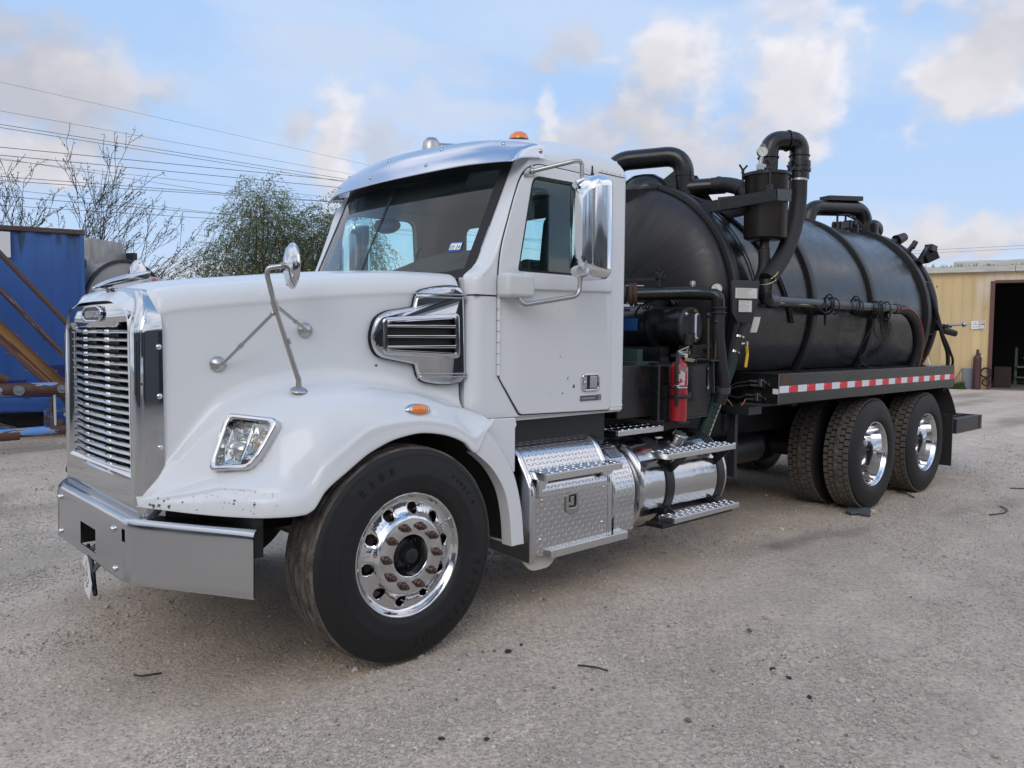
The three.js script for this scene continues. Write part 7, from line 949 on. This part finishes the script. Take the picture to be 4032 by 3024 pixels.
function bareTree(x, z, stems, label) {
  const t = grp('bare_tree', scene, [x, 0, z]); tag(t, label, 'tree'); const wood = [], leaves = [];
  const grow = (p, d, len, r, depth, out) => {
    const n = depth === 0 ? 9 : depth === 1 ? 6 : 4; let a = p.clone(), dir = d.clone();
    for (let i = 0; i < n; i++) {
      const b = a.clone().addScaledVector(dir, len / n), k0 = Math.max(0.0048, r * (1 - i / n * 0.82)), k1 = Math.max(0.0045, r * (1 - (i + 1) / n * 0.82)); twigTube(wood, a, b, k0, k1, depth === 0 ? 7 : 4);
      if (depth < 3 && i >= (depth === 0 ? 3 : 1)) for (let q = 0; q < (depth === 0 ? 2 : rnd() < 0.75 ? 1 : 0); q++) { const s = rdir(); s.y = Math.abs(s.y) * 0.4; const nd = dir.clone().multiplyScalar(1.0).addScaledVector(s, 0.75).addScaledVector(out, 0.25).normalize(); grow(b, nd, len * (depth === 0 ? rr(0.24, 0.42) : rr(0.35, 0.55)), k1 * 0.6, depth + 1, out); }
      if (depth >= 2 || (depth === 1 && i > 3)) for (let q = 0; q < (depth === 3 ? 2 : 1); q++) if (rnd() < 0.62) { const e = rdir(); leaves.push({ p: b.clone().addScaledVector(e, 0.02), d: e, n: rdir(), l: rr(0.03, 0.07), w: rr(0.008, 0.017), c: rnd() < 0.3 ? [0.10, 0.10, 0.06] : [0.075, 0.085, 0.05] }); }
      dir.add(rdir().multiplyScalar(0.10)).add(V(0, depth > 1 ? 0.05 : 0.01, 0)).normalize(); a = b;
    }
  };
  for (const [dx, dz, len, r, sx] of stems) { const d = V(dx, 1, dz).normalize(); grow(V(sx ?? dx * 0.3, 0.02, dz * 0.3), d, len * 0.68, r, 0, V(dx, 0, dz).normalize()); }
  part('trunk', wood, mat([0.045, 0.040, 0.037], 0.9), t); leafMesh(leaves, 'crown', leafM, t); return t;
}
bareTree(2.35, -14.9, [[-0.30, 0.1, 5.2, 0.045, -0.5], [-0.12, -0.2, 5.6, 0.05], [0.02, 0.1, 5.6, 0.05], [0.16, -0.1, 6.0, 0.055], [0.30, 0.15, 5.6, 0.05], [0.48, -0.1, 5.2, 0.045], [0.72, 0.1, 4.6, 0.04]], 'almost leafless many-stemmed tree rising behind the right end of the blue tank');
bareTree(1.15, -15.9, [[-0.25, 0.1, 5.2, 0.05], [-0.08, -0.1, 5.9, 0.055], [0.06, 0.1, 5.9, 0.05], [0.22, -0.1, 5.4, 0.045]], 'almost leafless tree at the left edge behind the blue tank');
function leafyTree(name, x, z, h, blobs, trunkR, label, tint, strands = 120, dens = 1) {
  const t = grp(name, scene, [x, 0, z]); tag(t, label, 'tree'); const wood = [], leaves = [], top = V(0, h * 0.38, 0);
  const limb = (a, b, r0, r1) => { const m = a.clone().lerp(b, 0.5).add(rdir().multiplyScalar(a.distanceTo(b) * 0.16)).add(V(0, a.distanceTo(b) * 0.05, 0)); twigTube(wood, a, m, r0, (r0 + r1) / 2, 7); twigTube(wood, m, b, (r0 + r1) / 2, r1, 6); };
  limb(V(0, -0.1, 0), top, trunkR, trunkR * 0.72);
  for (const [bx, by, bz, br, k = 1] of blobs) {
    const c = V(bx, by, bz); limb(top.clone().lerp(V(0, h * 0.25, 0), rnd() * 0.5), c, trunkR * 0.38, trunkR * 0.10);
    const dark = rr(0.75, 1.15);
    for (let s = 0; s < strands * br * br * k * dens; s++) {
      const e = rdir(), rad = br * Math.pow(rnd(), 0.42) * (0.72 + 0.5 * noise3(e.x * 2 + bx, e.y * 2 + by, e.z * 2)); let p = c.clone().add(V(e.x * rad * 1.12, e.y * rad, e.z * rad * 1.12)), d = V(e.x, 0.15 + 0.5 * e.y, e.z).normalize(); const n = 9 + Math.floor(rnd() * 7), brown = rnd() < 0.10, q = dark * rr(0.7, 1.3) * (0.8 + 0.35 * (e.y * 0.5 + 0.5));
      if (s % 9 === 0) twigTube(wood, c.clone().lerp(p, 0.35), p, 0.012, 0.005, 3);
      for (let i = 0; i < n; i++) { d.add(V(0, -0.16, 0)).add(rdir().multiplyScalar(0.12)).normalize(); p = p.clone().addScaledVector(d, 0.055); const ld = d.clone().addScaledVector(rdir(), 0.8).normalize(); const g = q * rr(0.8, 1.2); leaves.push({ p, d: ld, n: rdir(), l: rr(0.07, 0.14), w: rr(0.012, 0.024), c: brown ? [tint[0] * g * 1.7, tint[1] * g * 1.05, tint[2] * g * 0.9] : [tint[0] * g, tint[1] * g, tint[2] * g] }); }
    }
  }
  part('trunk', wood, bark, t); leafMesh(leaves, 'crown', leafM, t); return t;
}
{
  // willow-like tree left of the cab, and the rounder one beside it
  leafyTree('willow_tree', 11.57, -23.8, 7.4, [[-0.30, 6.75, 0, 0.75, 1.1], [-0.75, 5.95, 0.3, 1.0], [0.15, 5.9, -0.3, 0.95], [-1.5, 5.3, 0.1, 0.8, 0.8], [-0.35, 5.0, 0.4, 1.15], [0.6, 4.9, 0, 1.0], [-1.9, 4.3, 0.2, 0.9, 0.9], [-1.0, 4.1, -0.3, 1.1], [0.1, 4.0, 0.4, 1.2], [1.0, 3.9, 0, 1.0], [-2.6, 3.5, 0, 0.8, 0.8], [-1.8, 3.1, 0.3, 1.0], [-0.5, 3.0, 0, 1.2], [0.8, 2.9, 0.3, 1.1]], 0.17, 'tall drooping willow-like tree standing left of the cab beyond the hood', [0.125, 0.158, 0.055], 300);
  leafyTree('leafy_tree', 13.6, -22.9, 6.6, [[-0.2, 5.9, 0, 0.95], [0.7, 5.7, 0.2, 0.95], [-0.9, 5.1, 0.1, 1.0], [0.2, 4.9, 0.3, 1.15], [1.2, 4.7, 0, 1.1], [-0.5, 3.9, 0.2, 1.2], [0.8, 3.6, 0.1, 1.25], [-1.1, 3.0, 0, 1.1], [0.2, 2.7, 0.3, 1.3], [1.6, 3.0, 0, 1.1]], 0.15, 'rounder darker green tree behind the windshield, right of the drooping one', [0.112, 0.150, 0.045], 330);
}
// trees and a shed across the yard, behind the viewer: they show as the dark band in the chrome
{
  const a = leafyTree('yard_tree', -17, 10, 8, [[0, 6.5, 0, 1.8], [1.6, 5.5, 0.5, 1.7], [-1.7, 5.3, 0, 1.8], [0.3, 4.2, 0.6, 2.1], [-1.5, 3.3, -0.4, 1.9], [1.8, 3.4, 0, 1.8]], 0.22, 'leafy tree across the yard that shows only as a reflection in the chrome', [0.05, 0.068, 0.03], 130);
  a.userData.group = 'trees reflected in the chrome';
  [[-15, 14, 1.0], [-18, 5, 0.9], [-12.5, 19, 1.1], [-20, -4, 0.95], [-23, -14, 1.0], [10, 21, 0.9], [16, 22, 1.0]].forEach(([x, z, s], i) => { const c = a.clone(); c.name = numbered('yard_tree'); c.position.set(x, 0, z); c.scale.setScalar(s); c.rotation.y = i * 1.7; scene.add(c); });
  const S = grp('grey_shed', scene, [0, 0, 19]); tag(S, 'long grey metal shed that shows only as a reflection in the side chrome and mirror', 'shed'); S.rotation.y = 0.12;
  part('wall', bb(-13, 13, 0, 4.2, -3, 3), mat([0.13, 0.135, 0.14], 0.7), S); part('roof', ext(shape([[-3.3, 4.2], [3.3, 4.2], [0, 5.5]]), 26.4).rotateY(PI / 2).translate(-13.2, 0, 0), mat([0.30, 0.30, 0.31], 0.6), S); part('door', bb(-4, 0, 0, 3.4, -3.02, -2.99), M.inside, S); part('door', bb(4, 8, 0, 3.4, -3.02, -2.99), M.inside, S);
  const S2 = S.clone(); S2.name = numbered('grey_shed'); S2.position.set(-20, 0, -1); S2.rotation.y = -PI / 2 + 0.15; S2.userData.label = 'second grey shed ahead of the nose that shows only as a reflection in the grille'; scene.add(S2);
}
// ---------------------------------------------------------------- overhead wires, each strung from the left to behind the truck
{
  // compass bearing and height angle of the two ends, distances, radius
  const at = (az, el, D) => { const a = az * PI / 180, e = el * PI / 180; return [-2.19 + D * Math.cos(a), 1.57 + D * Math.tan(e), 4.24 + D * Math.sin(a)]; };
  const W = [
    [-80.98, 14.823, -39.72, 8.319, 36, 66, 0.008, "thin topmost overhead wire crossing the blue sky"],
    [-81.03, 13.177, -39.72, 8.236, 36, 66, 0.01, "thin second wire below the topmost one"],
    [-81.05, 12.391, -39.72, 8.236, 36, 66, 0.016, "upper wire of the first close pair above the bare tree"],
    [-81.05, 12.212, -39.72, 8.039, 36, 66, 0.016, "lower wire of the first close pair above the bare tree"],
    [-81.09, 11.018, -39.74, 9.252, 36, 66, 0.02, "heavy wire crossing the crown of the bare tree, highest of the heavy ones"],
    [-81.1, 10.561, -39.73, 8.791, 36, 66, 0.02, "second heavy wire, just under the highest heavy one"],
    [-81.11, 10.336, -39.71, 7.674, 36, 66, 0.012, "thin wire of the middle bundle, upper"],
    [-81.1, 10.476, -39.69, 5.974, 36, 66, 0.012, "thin wire of the middle bundle, lower"],
    [-81.13, 9.325, -39.72, 8.148, 36, 66, 0.018, "third heavy wire in the middle of the bundle"],
    [-81.14, 9.067, -39.72, 8.34, 36, 66, 0.018, "fourth heavy wire under the middle bundle"],
    [-81.15, 8.69, -39.68, 5.687, 36, 66, 0.012, "upper wire of the lowest bundle"],
    [-81.16, 8.209, -39.69, 6.502, 36, 66, 0.018, "heavier middle wire of the lowest bundle"],
    [-81.18, 7.644, -39.7, 6.695, 36, 66, 0.016, "lowest of the wires, just over the grey trailer"],
    [-20.95, 5.761, -12.56, 5.827, 75, 68, 0.016, "upper of two faint wires over the workshop roof at right"],
    [-20.95, 5.584, -12.55, 5.638, 75, 68, 0.016, "lower of two faint wires over the workshop roof at right"]];
  const wm = mat([0.09, 0.10, 0.12], 0.7);
  W.forEach(([a0, e0, a1, e1, D0, D1, r, label]) => { const p = at(a0, e0, D0), q = at(a1, e1, D1), m = [0.25, 0.5, 0.75].map((t) => { const b = p.map((v, i) => mix(v, q[i], t)); b[1] -= 0.0; return b; }); const o = obj('overhead_wire', tube([p, ...m, q], r * 0.7, 5, 0, 24), wm); tag(o, label, 'wire', 'overhead wires'); });
}
renderer.render(scene, camera);
